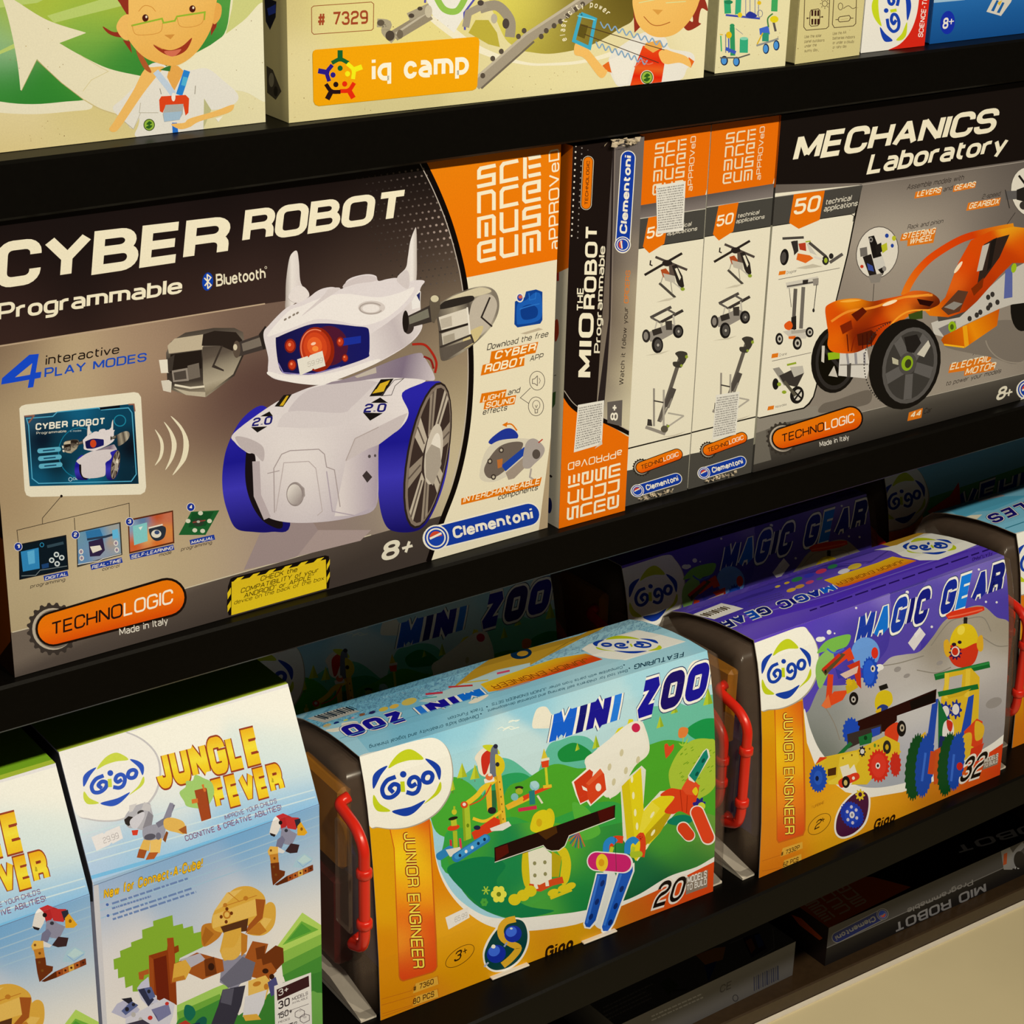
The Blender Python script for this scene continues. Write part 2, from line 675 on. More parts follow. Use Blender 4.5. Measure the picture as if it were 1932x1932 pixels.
_g('H', 6.6, '0,0 0,8', '6.6,0 6.6,8', '0,4 6.6,4')
_g('I', 0.01, '0,0 0,8')
_g('J', 5, '5,8 5,0~ 0,0~ 0,2.4')
_g('K', 6.4, '0,0 0,8', '6,8 0.6,3.6', '2.4,5 6.4,0')
_g('L', 5.4, '0,8 0,0 5.4,0')
_g('M', 7.8, '0,0 0,8', '0.25,7.6 3.9,1.2', '3.9,1.2 7.55,7.6', '7.8,8 7.8,0')
_g('N', 6.6, '0,0 0,8', '0.2,7.7 6.4,0.3', '6.6,0 6.6,8')
_g('O', 6.8, '0,8~ 0,0~ 6.8,0~ 6.8,8~z')
_g('P', 6.2, '0,0 0,8 6.2,8~ 6.2,3.4~ 0,3.4')
_g('Q', 6.8, '0,8~ 0,0~ 6.8,0~ 6.8,8~z', '4.2,2.2 6.8,-0.6')
_g('R', 6.4, '0,0 0,8 6.4,8~ 6.4,3.8~ 0,3.8', '3.6,3.8 6.4,3.8~ 6.4,0')
_g('S', 6.2, '6.2,5.8 6.2,8~ 0,8~ 0,4.1~ 6.2,4.1~ 6.2,0~ 0,0~ 0,2.2')
_g('T', 6.4, '0,8 6.4,8', '3.2,8 3.2,0')
_g('U', 6.6, '0,8 0,0~ 6.6,0~ 6.6,8')
_g('V', 7, '0,8 3.5,0 7,8')
_g('W', 9.6, '0,8 2.4,0 4.8,8 7.2,0 9.6,8')
_g('X', 6.8, '0,0 6.8,8', '0,8 6.8,0')
_g('Y', 7, '0,8 3.5,3.8 7,8', '3.5,3.8 3.5,0')
_g('Z', 6.4, '0,8 6.4,8 0,0 6.4,0')
_g('0', 5.8, '0,8~ 0,0~ 5.8,0~ 5.8,8~z')
_g('1', 2.4, '0,6.4 2.4,8 2.4,0')
_g('2', 5.6, '0,6 0,8~ 5.6,8~ 5.6,4.4~ 0,3.6~ 0,0 5.6,0')
_g('3', 5.6, '0,6.2 0,8~ 5.2,8~ 5.2,4.2~ 2,4.2', '2,4.2 5.6,4.2~ 5.6,0~ 0,0~ 0,1.8')
_g('4', 6.2, '4.6,0 4.6,8 0,2.2 6.2,2.2')
_g('5', 5.6, '5.4,8 0,8 0,4.8 5.6,4.8~ 5.6,0~ 0,0~ 0,1.8')
_g('6', 5.6, '5.2,8 0,8~ 0,0~ 5.6,0~ 5.6,4.6~ 0,4.6')
_g('7', 5.6, '0,8 5.6,8 2,0')
_g('8', 5.8, '0.3,8~ 0.3,4.2~ 5.5,4.2~ 5.5,8~z', '0,4.2~ 0,0~ 5.8,0~ 5.8,4.2~z')
_g('9', 5.6, '0.4,0 5.6,0~ 5.6,8~ 0,8~ 0,3.4~ 5.6,3.4')
_g('a', 4.8, '0.2,5.4 4.8,5.4~ 4.8,0', '4.8,3 0,3~ 0,0~ 4.8,0')
_g('b', 5, '0,8 0,0 5,0~ 5,5.4~ 0,5.4')
_g('c', 4.6, '4.6,3.8 4.6,5.4~ 0,5.4~ 0,0~ 4.6,0~ 4.6,1.6')
_g('d', 5, '5,8 5,0 0,0~ 0,5.4~ 5,5.4')
_g('e', 5, '0,2.8 5,2.8 5,5.4~ 0,5.4~ 0,0~ 5,0~ 5,1.2')
_g('f', 3, '3,8 1,8~ 1,0', '0,5.4 3,5.4')
_g('g', 5, '5,5.4 0,5.4~ 0,0~ 5,0', '5,5.4 5,-2.4~ 0.2,-2.4~')
_g('h', 5, '0,0 0,8', '0,5.4 5,5.4~ 5,0')
_g('i', 0.01, '0,0 0,5.4', '0,6.8 0,8.1')
_g('j', 1.6, '1.6,5.4 1.6,-2.4~ 0,-2.4', '1.6,6.8 1.6,8.1')
_g('k', 4.6, '0,0 0,8', '4.4,5.4 0.4,2.6', '1.6,3.4 4.6,0')
_g('l', 0.01, '0,0 0,8')
_g('m', 8, '0,0 0,5.4 8,5.4~ 8,0', '4,5.4 4,0')
_g('n', 5, '0,0 0,5.4 5,5.4~ 5,0')
_g('o', 5, '0,5.4~ 0,0~ 5,0~ 5,5.4~z')
_g('p', 5, '0,-2.4 0,5.4 5,5.4~ 5,0~ 0,0')
_g('q', 5, '5,-2.4 5,5.4 0,5.4~ 0,0~ 5,0')
_g('r', 3.2, '0,0 0,5.4', '0,3.6 0,5.4~ 3.2,5.4')
_g('s', 4.6, '4.6,4 4.6,5.4~ 0,5.4~ 0,2.7~ 4.6,2.7~ 4.6,0~ 0,0~ 0,1.4')
_g('t', 3.2, '0.8,7.4 0.8,0~ 3.2,0', '0,5.4 3.2,5.4')
_g('u', 5, '0,5.4 0,0~ 5,0', '5,0 5,5.4')
_g('v', 5, '0,5.4 2.5,0 5,5.4')
_g('w', 7.6, '0,5.4 1.9,0 3.8,5.4 5.7,0 7.6,5.4')
_g('x', 5, '0,0 5,5.4', '0,5.4 5,0')
_g('y', 5, '0,5.4 2.5,0.2', '5,5.4 1.6,-2.4')
_g('z', 4.6, '0,5.4 4.6,5.4 0,0 4.6,0')
_g('#', 6, '1.6,0 2.6,8', '4,0 5,8', '0,2.6 5.8,2.6', '0.4,5.4 6,5.4')
_g('+', 5, '0,4 5,4', '2.5,1.5 2.5,6.5')
_g('.', 0.01, '0,0 0,0.9')
_g(',', 0.8, '0.8,0.8 0,-1.4')
_g('!', 0.01, '0,2.6 0,8', '0,0 0,0.9')
_g("'", 0.01, '0,6.2 0,8')
_g('-', 3, '0,3.2 3,3.2')
_g('&', 6.4, '6.4,0 1,6~ 1,8~ 4,8~ 4,5.4~ 0,3~ 0,0~ 4.6,0~ 6.2,3.2')
_g('"', 1.4, '0,6.4 0,8', '1.4,6.4 1.4,8')
def glyph(ch):
    return GL.get(ch) or GL.get(ch.upper()) or GL[' ']

# ------------------------------------------------------------------ the setting
S0 = 1.13
Z1, Z1B = 1.2224, 1.1856
Z2, Z2B = 0.8719, 0.8372
Z3, Z3B = 0.4373, 0.3980
FZ = -0.15
Z4, Z4B = FZ + 0.0282, FZ + 0.0006
YF = 1.1215
BLACK = mat_plain('black_shelf_metal', (0.0022, 0.0019, 0.0015), 0.40, 0.1, 300, 0.05, Specular_IOR_Level=0.08)
TRIM = mat_plain('brown_metal_trim', (0.040, 0.023, 0.011), 0.35, 0.1, 120)
STEEL = mat_plain('brushed_steel', (0.75, 0.70, 0.62), 0.35, 0.03, 80)
FLOORM = mat_plain('cream_floor_tile', (0.86, 0.76, 0.50), 0.45, 0.03, 6)
WALLM = mat_plain('dark_painted_wall', (0.05, 0.045, 0.04), 0.8, 0.1, 4)

b = MB(); b.poly([(-2, -2.5, FZ), (5, -2.5, FZ), (5, 1.95, FZ), (-2, 1.95, FZ)])
o = b.build('floor', FLOORM); o['kind'] = 'structure'
b = MB(); b.quadbox((-2, 1.95, FZ), (5, 2.0, 3.0))
o = b.build('wall_back', WALLM); o['kind'] = 'structure'

unit = thing('shelving_unit', 'black metal shop shelving unit that carries all the boxed toy kits', 'shelves')
XA, XB = -0.35, 2.6

def shelf(zt, zb, y0, y1, mat, dp=0.672):
    """Board with a folded front lip; y0, y1: front edge at XA and XB."""
    lip = 0.018; c = 0.0020
    def ext(prof):
        m = MB()
        n = len(prof)
        for x, y in ((XA, y0), (XB, y1)):
            m.v += [(x, y + p[0], p[1]) for p in prof]
        for k in range(n):
            j = (k + 1) % n
            m.f.append((k, n + k, n + j, j))
        m.f.append(tuple(range(n))); m.f.append(tuple(n + k for k in reversed(range(n))))
        return m
    board = ext([(lip, zt), (dp, zt), (dp, zt - 0.012), (lip, zt - 0.012)]).build('shelf', mat, unit)
    ext([(0, zb + c), (0, zt - c), (c, zt), (lip, zt), (lip, zb), (c, zb)]).build('front_lip', mat, board)
    return board

shelf(Z1, Z1B, YF, YF, BLACK)
shelf(Z2, Z2B, YF, YF, BLACK)
ya = 1.1113; sl = (1.1224 - 1.1113) / (1.521 - 0.8357)
shelf(Z3, Z3B, ya + sl * (XA - 0.8357), ya + sl * (XB - 0.8357), BLACK)
p, q = on_z(1412, 1910, Z4), on_z(1932, 1674, Z4)
sl = (q.y - p.y) / (q.x - p.x)
y4 = lambda x: p.y + sl * (x - p.x)
o = shelf(Z4, Z4B, y4(XA), y4(XB), TRIM, 0.27); o['label'] = 'lowest shelf with brown metal front trim'
b = MB()
for x in (XA, XB):
    b.v += [(x, y4(x) + v, z) for v, z in ((-0.0060, FZ + 0.0003), (-0.0060, FZ + 0.0022), (-0.0008, FZ + 0.0050), (-0.0008, FZ + 0.0003))]
b.f += [(0, 1, 2, 3), (7, 6, 5, 4)] + [(k, 4 + k, 4 + (k + 1) % 4, (k + 1) % 4) for k in range(4)]
b.build('edge_strip', STEEL, unit, 'bright metal strip along the foot of the shelves')
b = MB(); b.quadbox((XA, 1.80, FZ), (XB, 1.815, 2.0), 0.001)
b.build('back_panel', BLACK, unit)
for x in (XA - 0.03, XB):
    b = MB(); b.quadbox((x, 1.14, FZ), (x + 0.03, 1.815, 2.0), 0.002)
    b.build('upright', BLACK, unit)

CARD = {}
def card(hexcol, rough=0.5):
    k = (hexcol, rough)
    if k not in CARD:
        CARD[k] = mat_plain('card_' + hexcol.strip('#'), H(hexcol), rough, 0.05, 200)
    return CARD[k]

class Box:
    """A standing carton whose front bottom corners are seen at bl and br."""
    def __init__(s, name, label, cat, bl, br, z, h, depth, col, group=None, width=None, yaw=None, bev=0.0009):
        a, c = on_z(bl[0], bl[1], z), on_z(br[0], br[1], z)
        d = c - a
        s.yaw = math.atan2(d.y, d.x) if yaw is None else yaw
        s.w = width or math.hypot(d.x, d.y); s.h = h; s.d = depth
        s.loc = (a.x, a.y, z + 0.0003)
        s.root = thing(name, label, cat, s.loc, s.yaw, group)
        m = MB(); m.quadbox((0, 0, 0), (s.w, depth, h), bev)
        s.carton = m.build('carton', card(col), s.root)
    def front(s):
        return Art(Surf(s.loc, s.yaw, (1, 0, 0), [(0, 0, 0), (0, 0, s.h)], s.w), s.root)
    def left(s):
        return Art(Surf(s.loc, s.yaw, (0, -1, 0), [(0, s.d, 0), (0, s.d, s.h)], s.d), s.root)
    def top(s):
        return Art(Surf(s.loc, s.yaw, (1, 0, 0), [(0, 0, s.h), (0, s.d, s.h)], s.w), s.root)

def museum(A, o, r, d, wid, col, app=True, appcol=None):
    """Four rows of thin squared letters and a word running up their right side."""
    rows = (('S', 'C', 'i'), ('N', 'C', 'E'), ('M', 'U', 'S'), ('E', 'U', 'M'))
    G = {'S': ['1,1 .12,1 0,.88 0,.5 1,.5 1,0 0,0'], 'C': ['1,1 .15,1 0,.85 0,0 1,0'],
         'i': ['.06,.72 .06,0', '.06,1 .06,.88', '.42,1 1,1', '.42,.5 1,.5', '.42,0 1,0'],
         'N': ['0,0 0,1 .85,1 1,.85 1,0'], 'E': ['1,0 .12,0 0,.12 0,.88 .12,1 1,1 1,.5 .4,.5'],
         'M': ['0,0 0,1 .9,1 1,.9 1,0', '.5,0 .5,.6'], 'U': ['0,1 0,.15 .15,0 1,0 1,1']}
    for j, row in enumerate(rows):
        for i, ch in enumerate(row):
            for st in G[ch]:
                pts = []
                for q in st.split():
                    x, y = [float(v) for v in q.split(',')]
                    fx = (i + 0.10 + 0.66 * x) / 3.0; fy = (j + 0.15 + 0.70 * (1 - y)) / 4.0
                    pts.append((o[0] + r[0] * fx + d[0] * fy, o[1] + r[1] * fx + d[1] * fy))
                A.line(pts, wid, col, cap=True)
    if app:
        x0 = 1.22
        p0 = (o[0] + r[0] * x0 + d[0] * 1.0, o[1] + r[1] * x0 + d[1] * 1.0)
        p1 = (o[0] + r[0] * x0, o[1] + r[1] * x0)
        L = math.hypot(*r)
        A.text('aPPROVeD', p0, p1, L * 0.155, appcol or col, t=1.15, up=(-r[0], -r[1]), gap=1.2, rnd=1.6)

def maker(A, p0, p1, r, r1=None, t=2.1, wc='#e6ddc2', bc='#173892'):
    """Blue pill with a round red and white emblem and white lettering."""
    r1 = r1 or r
    d = Vector((p1[0] - p0[0], p1[1] - p0[1])); n = d.normalized(); u = Vector((n.y, -n.x))
    if u.y > 0 and abs(u.y) > abs(u.x): pass
    A.pill(p0, p1, r * 1.13, wc, r1 * 1.13)
    A.pill(p0, p1, r, bc, r1)
    c = Vector(p0) + n * (r * 0.15)
    A.ell(c.x, c.y, r * 1.22, r * 1.22, wc); A.ell(c.x, c.y, r * 1.08, r * 1.08, bc)
    A.ell(c.x, c.y, r * 0.92, r * 0.92, wc); A.ell(c.x, c.y, r * 0.78, r * 0.78, '#1c3f9c')
    th = math.degrees(math.atan2(n.y, n.x))
    A.ell(c.x, c.y, r * 0.62, r * 0.62, '#c8452a', th, a0=190, a1=355)
    A.line([(c.x - n.x * r * .6 + u.x * r * .05, c.y - n.y * r * .6 + u.y * r * .05), (c.x + n.x * r * .6 + u.x * r * .3, c.y + n.y * r * .6 + u.y * r * .3)], r * 0.2, wc)
    a = Vector(p0) + n * (r * 1.75) - u * (r * 0.52); b = Vector(p1) + n * (r1 * 0.35) - u * (r1 * 0.52)
    A.text('Clementoni', tuple(a), tuple(b), r * 1.12, wc, t=t, up=tuple(u), h1=r1 * 1.12, rnd=2.6, gap=0.7, slant=0.08)

def techno(A, p0, p1, r, r1=None, gearc='#3a322c', made=None):
    """Orange pill over half a cog."""
    r1 = r1 or r
    d = Vector((p1[0] - p0[0], p1[1] - p0[1])); n = d.normalized(); u = Vector((n.y, -n.x))
    A.gear(p0[0], p0[1], r * 1.72, r * 1.72, gearc, 20, 0.1, 6)
    A.ell(p0[0], p0[1], r * 1.36, r * 1.36, '#b3a58c')
    A.ell(p0[0] + r * .12, p0[1], r * 1.3, r * 1.26, '#6d6255')
    A.pill(p0, p1, r * 1.14, '#1a1210', r1 * 1.14)
    a = Vector(p0); 
    A.pill(p0, p1, r, ('lin', [tuple(a + u * r), tuple(a - u * r)], [(0, '#e2730e'), (.5, '#e86f10'), (1, '#d94f0a')]), r1)
    a = Vector(p0) - n * (r * 0.25) - u * (r * 0.40); b = Vector(p1) + n * (r1 * 0.25) - u * (r1 * 0.40)
    A.text('TECHNOLOGIC', tuple(a), tuple(b), r * 0.82, '#241412', t=1.25, up=tuple(u), h1=r1 * 0.82, slant=0.28, rnd=2.0, gap=0.8,
           cols=['#241412'] * 6 + ['#f0e4c8'] * 5)
    if made:
        A.text('Made in Italy', made[0], made[1], made[2], '#e2d8c0', t=1.2, up=tuple(u), slant=0.2)

def gigo(A, o, r, d, blue='#1c3f9e', lime='#c2cc22'):
    """Round emblem: four coloured corner blades and curly letters. o centre, r half-width vector, d half-height vector (down)."""
    def m(x, y): return (o[0] + r[0] * x + d[0] * y, o[1] + r[1] * x + d[1] * y)
    def bl(pts, c):
        A.blob([m(*p) for p in pts], c, 5)
    bl([(-.52, -.52), (-.44, -.70), (-.2, -.93), (.08, -1.0), (.32, -.86), (.5, -.62), (.1, -.66), (-.25, -.62)], lime)
    bl([(-.97, .02), (-1.0, -.25), (-.95, -.42), (-.78, -.55), (-.55, -.6), (-.75, -.35)], blue)
    bl([(.55, -.62), (.78, -.52), (.97, -.32), (1.0, -.1), (.94, .08), (.82, -.25)], blue)
    bl([(.97, .14), (1.0, .34), (.9, .5), (.7, .62), (.48, .72), (.8, .45)], lime)
    bl([(-.97, .2), (-1.0, .45), (-.9, .68), (-.72, .76), (-.5, .76), (-.8, .5)], lime)
    bl([(-.45, .78), (-.2, .96), (.02, 1.0), (.25, .9), (.52, .62), (.1, .74)], blue)
    W = 0.125 * min(math.hypot(*r), 1.25 * math.hypot(*d))
    def st(pts, c=blue, w_=W, cl=False):
        A.line([m(*p) for p in pts], w_, c, curve=True, cap=True, closed=cl)
    st([(-.38, -.22), (-.58, -.16), (-.72, .06), (-.66, .3), (-.46, .36), (-.27, .24), (-.24, .06), (-.38, -.02), (-.5, .08), (-.44, .18)])
    A.line([m(-.13, -.06), m(-.12, .26)], W * 1.0, lime)
    c = m(-.1, -.27); A.ell(c[0], c[1], W * .75, W * .75, blue)
    st([(.22, .10), (.13, .13), (.06, .03), (.11, -.10), (.24, -.13), (.345, -.03), (.365, .14), (.30, .31), (.17, .36), (.04, .31)])
    st([(.75, -.06), (.70, .07), (.60, .10), (.50, .05), (.47, -.06), (.52, -.17), (.62, -.20), (.71, -.16)], cl=True)

def sticker(A, quad, rows, seed=1, col='#dcd5c0', ink='#8c867a'):
    """Paper label full of tiny print lines (illegible); quad in picture space tl tr br bl."""
    rnd = random.Random(seed)
    A.poly(quad, col)
    tl, tr, br, bl_ = [Vector(q) for q in quad]
    for i in range(rows):
        fx0 = 0.05
        while fx0 < 0.93:
            l = rnd.uniform(0.012, 0.05)
            fy = 0.05 + 0.9 * (i + 0.5) / rows
            pts = []
            for fx in (fx0, min(0.95, fx0 + l)):
                a = tl.lerp(tr, fx); c = bl_.lerp(br, fx)
                pts.append(tuple(a.lerp(c, fy)))
            A.line(pts, (tl - bl_).length / rows * 0.5, ink)
            fx0 += l + rnd.uniform(0.006, 0.03)

def fine(A, p0, p1, h, rows, col, seed=0, dy=(0, 1), fill=0.85):
    """Rows of print too small to read."""
    rnd = random.Random(seed)
    a = Vector(p0); b = Vector(p1); d = Vector(dy)
    for i in range(rows):
        x = 0.0; end = rnd.uniform(fill, 1.0)
        while x < end:
            l = rnd.uniform(0.03, 0.09)
            q0 = a.lerp(b, x) + d * (h * 1.5 * i); q1 = a.lerp(b, min(end, x + l)) + d * (h * 1.5 * i)
            A.line([tuple(q0), tuple(q1)], h * 0.55, col)
            x += l + 0.015

# ------------------------------------------------------------------ middle shelf: the wide robot kit
REF[0] = (238, 226, 198)
HC = 0.3128

def robot(A, big=True):
    """Picture of the white robot, drawn in the crop (480, 480) frame."""
    # far hand and arm (left)
    A.poly('-620,690 -585,610 -485,548 -285,515 -140,515 -80,545 -70,620 -72,700 -140,850 -340,1000 -480,985 -583,950 -612,880', ('lin', [(-620, 520), (-560, 1000)], [(0, '#2a231e'), (.3, '#6d6152'), (.5, '#2f2822'), (.8, '#3f362e'), (1, '#8a7d66')]))
    A.poly('-610,640 -560,590 -360,560 -360,665 -600,695', '#b9a98a')
    A.poly('-360,560 -280,535 -130,545 -85,600 -110,690 -180,710 -240,640 -370,640', '#2a221d')
    A.poly('-365,650 -240,640 -120,690 -85,700 -150,840 -340,985 -360,900', ('lin', [(-330, 640), (-230, 960)], [(0, '#4a4036'), (.25, '#5d5144'), (.5, '#8f836c'), (.75, '#a89b80'), (1, '#77694f')]))
    A.poly('-300,790 -215,820 -215,808 -280,775 -220,640 -235,640', '#3a312a')
    A.poly('-590,700 -370,670 -370,800 -470,800 -590,830', '#241d19')
    A.poly('-670,740 -605,735 -600,830 -655,832', '#ddd3ba')
    A.poly('-610,735 -560,700 -575,810 -605,830', '#3c342d')
    A.poly('-655,885 -600,880 -580,895 -585,968 -640,955', '#cfc4ac')
    A.poly('-580,815 -470,795 -460,885 -570,895', '#8d8171'); A.poly('-568,828 -482,812 -476,872 -560,882', '#4b4239')
    A.poly('-470,780 -390,760 -380,860 -460,880', '#6d6254')
    A.poly('-570,935 -460,960 -345,965 -345,1000 -480,985', '#b3a68a')
    A.line('-560,915 -450,935 -350,925', 14, '#d9cdb0')
    A.poly('-140,625 100,540 110,655 -125,720', '#3f3630'); A.poly('-90,625 40,580 50,640 -80,680', '#75695a')
    A.ell(-125, 665, 26, 60, '#57493c'); A.ell(-135, 650, 14, 22, '#cbbd9c')
    A.poly('30,560 75,500 110,540 110,650 60,665', '#2a231f')
    # wheels
    W = [(0, '#2a259c'), (.35, '#1d1a86'), (.6, '#3b34a8'), (1, '#191560')]
    A.blob('60,1060 -85,1150 -185,1330 -222,1500 -222,1660 -190,1800 -130,1920 -10,1945 120,1945 250,1900 200,1500 150,1200', ('lin', [(-180, 1200), (-60, 1930)], W))
    A.blob('60,1300 -40,1320 -65,1480 -55,1640 0,1790 90,1890 200,1900 120,1600', '#1a1416')
    A.blob('1040,960 1130,905 1260,888 1320,915 1365,1100 1370,1350 1330,1600 1240,1830 1150,1932 1000,1945 915,1890 870,1700 868,1400 900,1200', ('lin', [(900, 1000), (1000, 1930)], W))
    A.ell(1213, 1408, 146, 522, '#2a211d', 10.3)
    A.ell(1216, 1408, 134, 505, '#7d6d5c', 10.3)
    A.ell(1222, 1408, 122, 482, '#3a2d27', 10.3)
    c, s_ = math.cos(math.radians(10.3)), math.sin(math.radians(10.3))
    for k in range(8):
        t = math.radians(22 + 45 * k)
        def e(t, m):
            x, y = 122 * m * math.cos(t), 485 * m * math.sin(t)
            return (1222 + x * c - y * s_, 1408 + x * s_ + y * c)
        A.poly([e(t - .16, 1), e(t + .16, 1), e(t + .34, .35), e(t - .34, .35)], ('#b5a78f', '#8f806c')[k % 2])
        A.line([e(t, 1), e(t, .4)], 10, '#5d5044')
    A.ell(1255, 1400, 60, 215, '#c4b7a0', 8); A.ell(1262, 1400, 38, 150, '#ddd2bc', 8)
    A.poly('1200,1400 1240,1330 1300,1360 1310,1470 1250,1620 1200,1560', '#a39682')
    # body
    A.blob('-143,1250 -135,1320 -50,1390 0,1400 10,1500 15,1680 50,1790 110,1850 260,1880 480,1875 690,1840 850,1770 868,1500 868,1335 1020,1220 1080,1110 1035,970 1200,880 900,858 690,880 460,912 300,965 120,1055', ('idw', 9, -45, [(-100, 1260, '#d2c7bf'), (60, 1150, '#ddd3c8'), (300, 1050, '#d0c5bf'), (600, 950, '#c4b9b6'), (900, 950, '#d8cdc4'), (1050, 1050, '#e2d8cc'), (900, 1200, '#ddd2c6'), (500, 1180, '#d6cbc2'), (300, 1300, '#e0d6ca'), (600, 1350, '#d8cdc3'), (780, 1400, '#b3a5a6'), (60, 1550, '#c9bdb6'), (300, 1550, '#e3d9cc'), (500, 1600, '#dcd1c6'), (700, 1650, '#c4b7b3'), (820, 1700, '#9c8d98'), (120, 1800, '#bfb2ae'), (400, 1840, '#c9bdb8'), (700, 1820, '#a89aa2')]))
    if big:
        A.emit(ribbon(A.P('10,1450 20,1690 90,1850'), 14), '#b0a19d')
        A.poly('640,1450 760,1290 868,1335 868,1500 855,1760 690,1830 560,1835 600,1640', ('lin', [(600, 1500), (868, 1500)], [(0, '#d6cac0'), (1, '#a3939a')]))
        A.blob('440,925 700,885 840,890 880,930 690,1090 560,1150 250,1130 300,1010', '#c5b9b3')
        A.blob('250,1100 600,1110 690,1060 860,900 900,930 780,1060 640,1180 420,1215 200,1210 160,1200', '#d0c5bd')
        A.poly('640,1450 700,1290 1020,1130 1075,1110 1020,1220 868,1335 800,1360', '#c2b5ad')
        A.line('640,1445 705,1290 870,1210', 6, '#a8998f')
        A.blob('-135,1280 -40,1290 60,1350 60,1450 0,1400 -80,1370', '#b7aaa3')
        A.line('140,1810 135,1500 190,1400 250,1375 450,1365 490,1400 505,1490 560,1510 600,1770', 7, '#a3958e')
        A.line('150,1800 205,1460 380,1450 430,1500 475,1800 440,1830', 6, '#b5a79f')
        A.line('90,1535 175,1515', 6, '#a3958e'); A.line('505,1520 545,1800 700,1830', 8, '#ab9da0')
        A.ell(285, 1680, 62, 85, '#8f827a'); A.ell(280, 1682, 52, 72, ('lin', [(235, 1640), (330, 1720)], [(0, '#d9cfc0'), (1, '#978a82')]))
        A.line('300,1600 345,1640 350,1690 300,1755', 9, '#9c8f86')
        A.ell(805, 1415, 10, 12, '#4f4544'); A.ell(845, 1410, 8, 10, '#4f4544'); A.poly('755,1550 785,1515 825,1560 790,1600', '#3b3230')
        A.poly('700,870 560,880 300,965 420,930', '#e3d9ce')
        # decals
        A.poly('885,875 975,870 900,990 805,995', '#1d1915')
        for q in ('880,905 950,880 930,915 855,945', '850,945 925,915 905,960 825,975'): A.poly(q, '#cfa726')
        A.line('1045,870 980,880 885,992 960,985 985,920 1050,865', 4, '#4a413c')
        A.poly('140,1065 205,985 262,980 200,1068', '#1d1915'); A.poly('175,1060 225,990 240,990 200,1060', '#c9a024')
        A.poly('815,1040 880,1002 935,1040', '#1b1716'); A.poly('760,1108 900,1112 810,1165', '#1b1716')
        A.text('2.0', (762, 1108), (915, 1104), 62, '#1f1d66', t=2.0, slant=0.25)
        A.poly('40,1135 105,1100 130,1135', '#1b1716'); A.poly('-25,1210 90,1205 20,1248', '#1b1716')
        A.text('2.0', (-20, 1206), (118, 1190), 58, '#1f1d66', t=2.0, slant=0.25)
    # neck and head
    A.blob('820,800 1000,730 1150,690 1190,720 1255,835 1250,885 1120,870 900,865 700,890 520,910 480,905 640,870', ('lin', [(820, 760), (1255, 860)], [(0, '#8f8085'), (.5, '#7a6a78'), (1, '#c5b8b4')]))
    if big:
        A.line('1105,630 1190,632 1245,690 1275,760 1265,830', 16, '#a3271a', curve=True); A.line('1185,715 1235,740 1255,800', 14, '#86201a', curve=True)
        A.poly('700,855 850,790 855,830 720,865', '#b9ac98')
    A.blob('222,385 218,300 222,180 242,40 265,-10 298,-23 312,60 325,200 385,290 300,330', ('lin', [(215, 0), (330, 0)], [(0, '#a3978a'), (.4, '#e0d6c8'), (1, '#cfc3b8')]))
    A.blob('1000,165 1060,95 1075,20 1092,-90 1120,-170 1134,-178 1138,-20 1130,200 1060,220', ('lin', [(1055, 0), (1140, 0)], [(0, '#d8cdc0'), (.6, '#e3dacb'), (1, '#b9ac9c')]))
    A.blob('62,560 105,490 215,380 290,345 380,300 430,262 480,238 545,228 615,240 645,185 700,155 790,138 850,150 868,185 930,172 1000,165 1060,195 1130,180 1192,188 1160,250 1160,420 1172,520 1080,630 850,765 560,885 450,915 250,895 105,850 95,720', '#d8cdc5')
    if big:
        A.blob('235,400 330,360 480,300 640,275 860,300 1010,270 1120,230 1060,330 930,440 800,492 700,490 560,460 430,455 300,500 160,555 90,565', '#e5dccf')
        A.blob('620,232 650,190 750,150 840,155 850,185 720,205', '#c9bcb4')
        A.blob('1060,110 1000,165 1010,200 1075,240 1085,150', '#cbbfb6'); A.blob('235,300 290,225 350,230 382,290 300,340', '#ddd2c6')
        A.blob('330,430 480,290 520,240 600,240 470,330', '#cfc3ba')
        A.poly('810,560 930,480 1030,400 1160,260 1165,420 1172,520 1080,630 860,755 810,690', ('lin', [(810, 600), (1172, 460)], [(0, '#d6cbc2'), (.5, '#bdb0ab'), (1, '#d9cec2')]))
        A.ell(820, 372, 95, 48, '#cdc1b4'); A.ring(815, 378, 78, 38, 10, '#a89b8f', a0=20, a1=330); A.ell(815, 378, 60, 28, '#e3d9cc')
        for q in ((215, 455), (245, 440), (275, 422), (300, 410)): A.ell(q[0], q[1], 12, 7, '#857868', -40)
        A.poly('1100,330 1150,250 1165,260 1160,370 1105,385', '#e3dcd2'); A.poly('1135,285 1160,262 1158,330', '#262a5a'); A.ell(1085, 520, 40, 28, '#3a302b', -60)
        A.blob('100,820 105,850 250,895 450,915 560,885 850,765 850,735 600,815 430,845 230,850', '#e6ddd2')
    A.blob('148,600 170,575 300,520 400,488 500,483 600,490 700,502 785,512 803,545 806,620 803,690 785,725 600,790 420,838 300,840 200,830 165,760', ('lin', [(150, 700), (806, 600)], [(0, '#17153f'), (.5, '#1f1d55'), (1, '#191a5c')]))
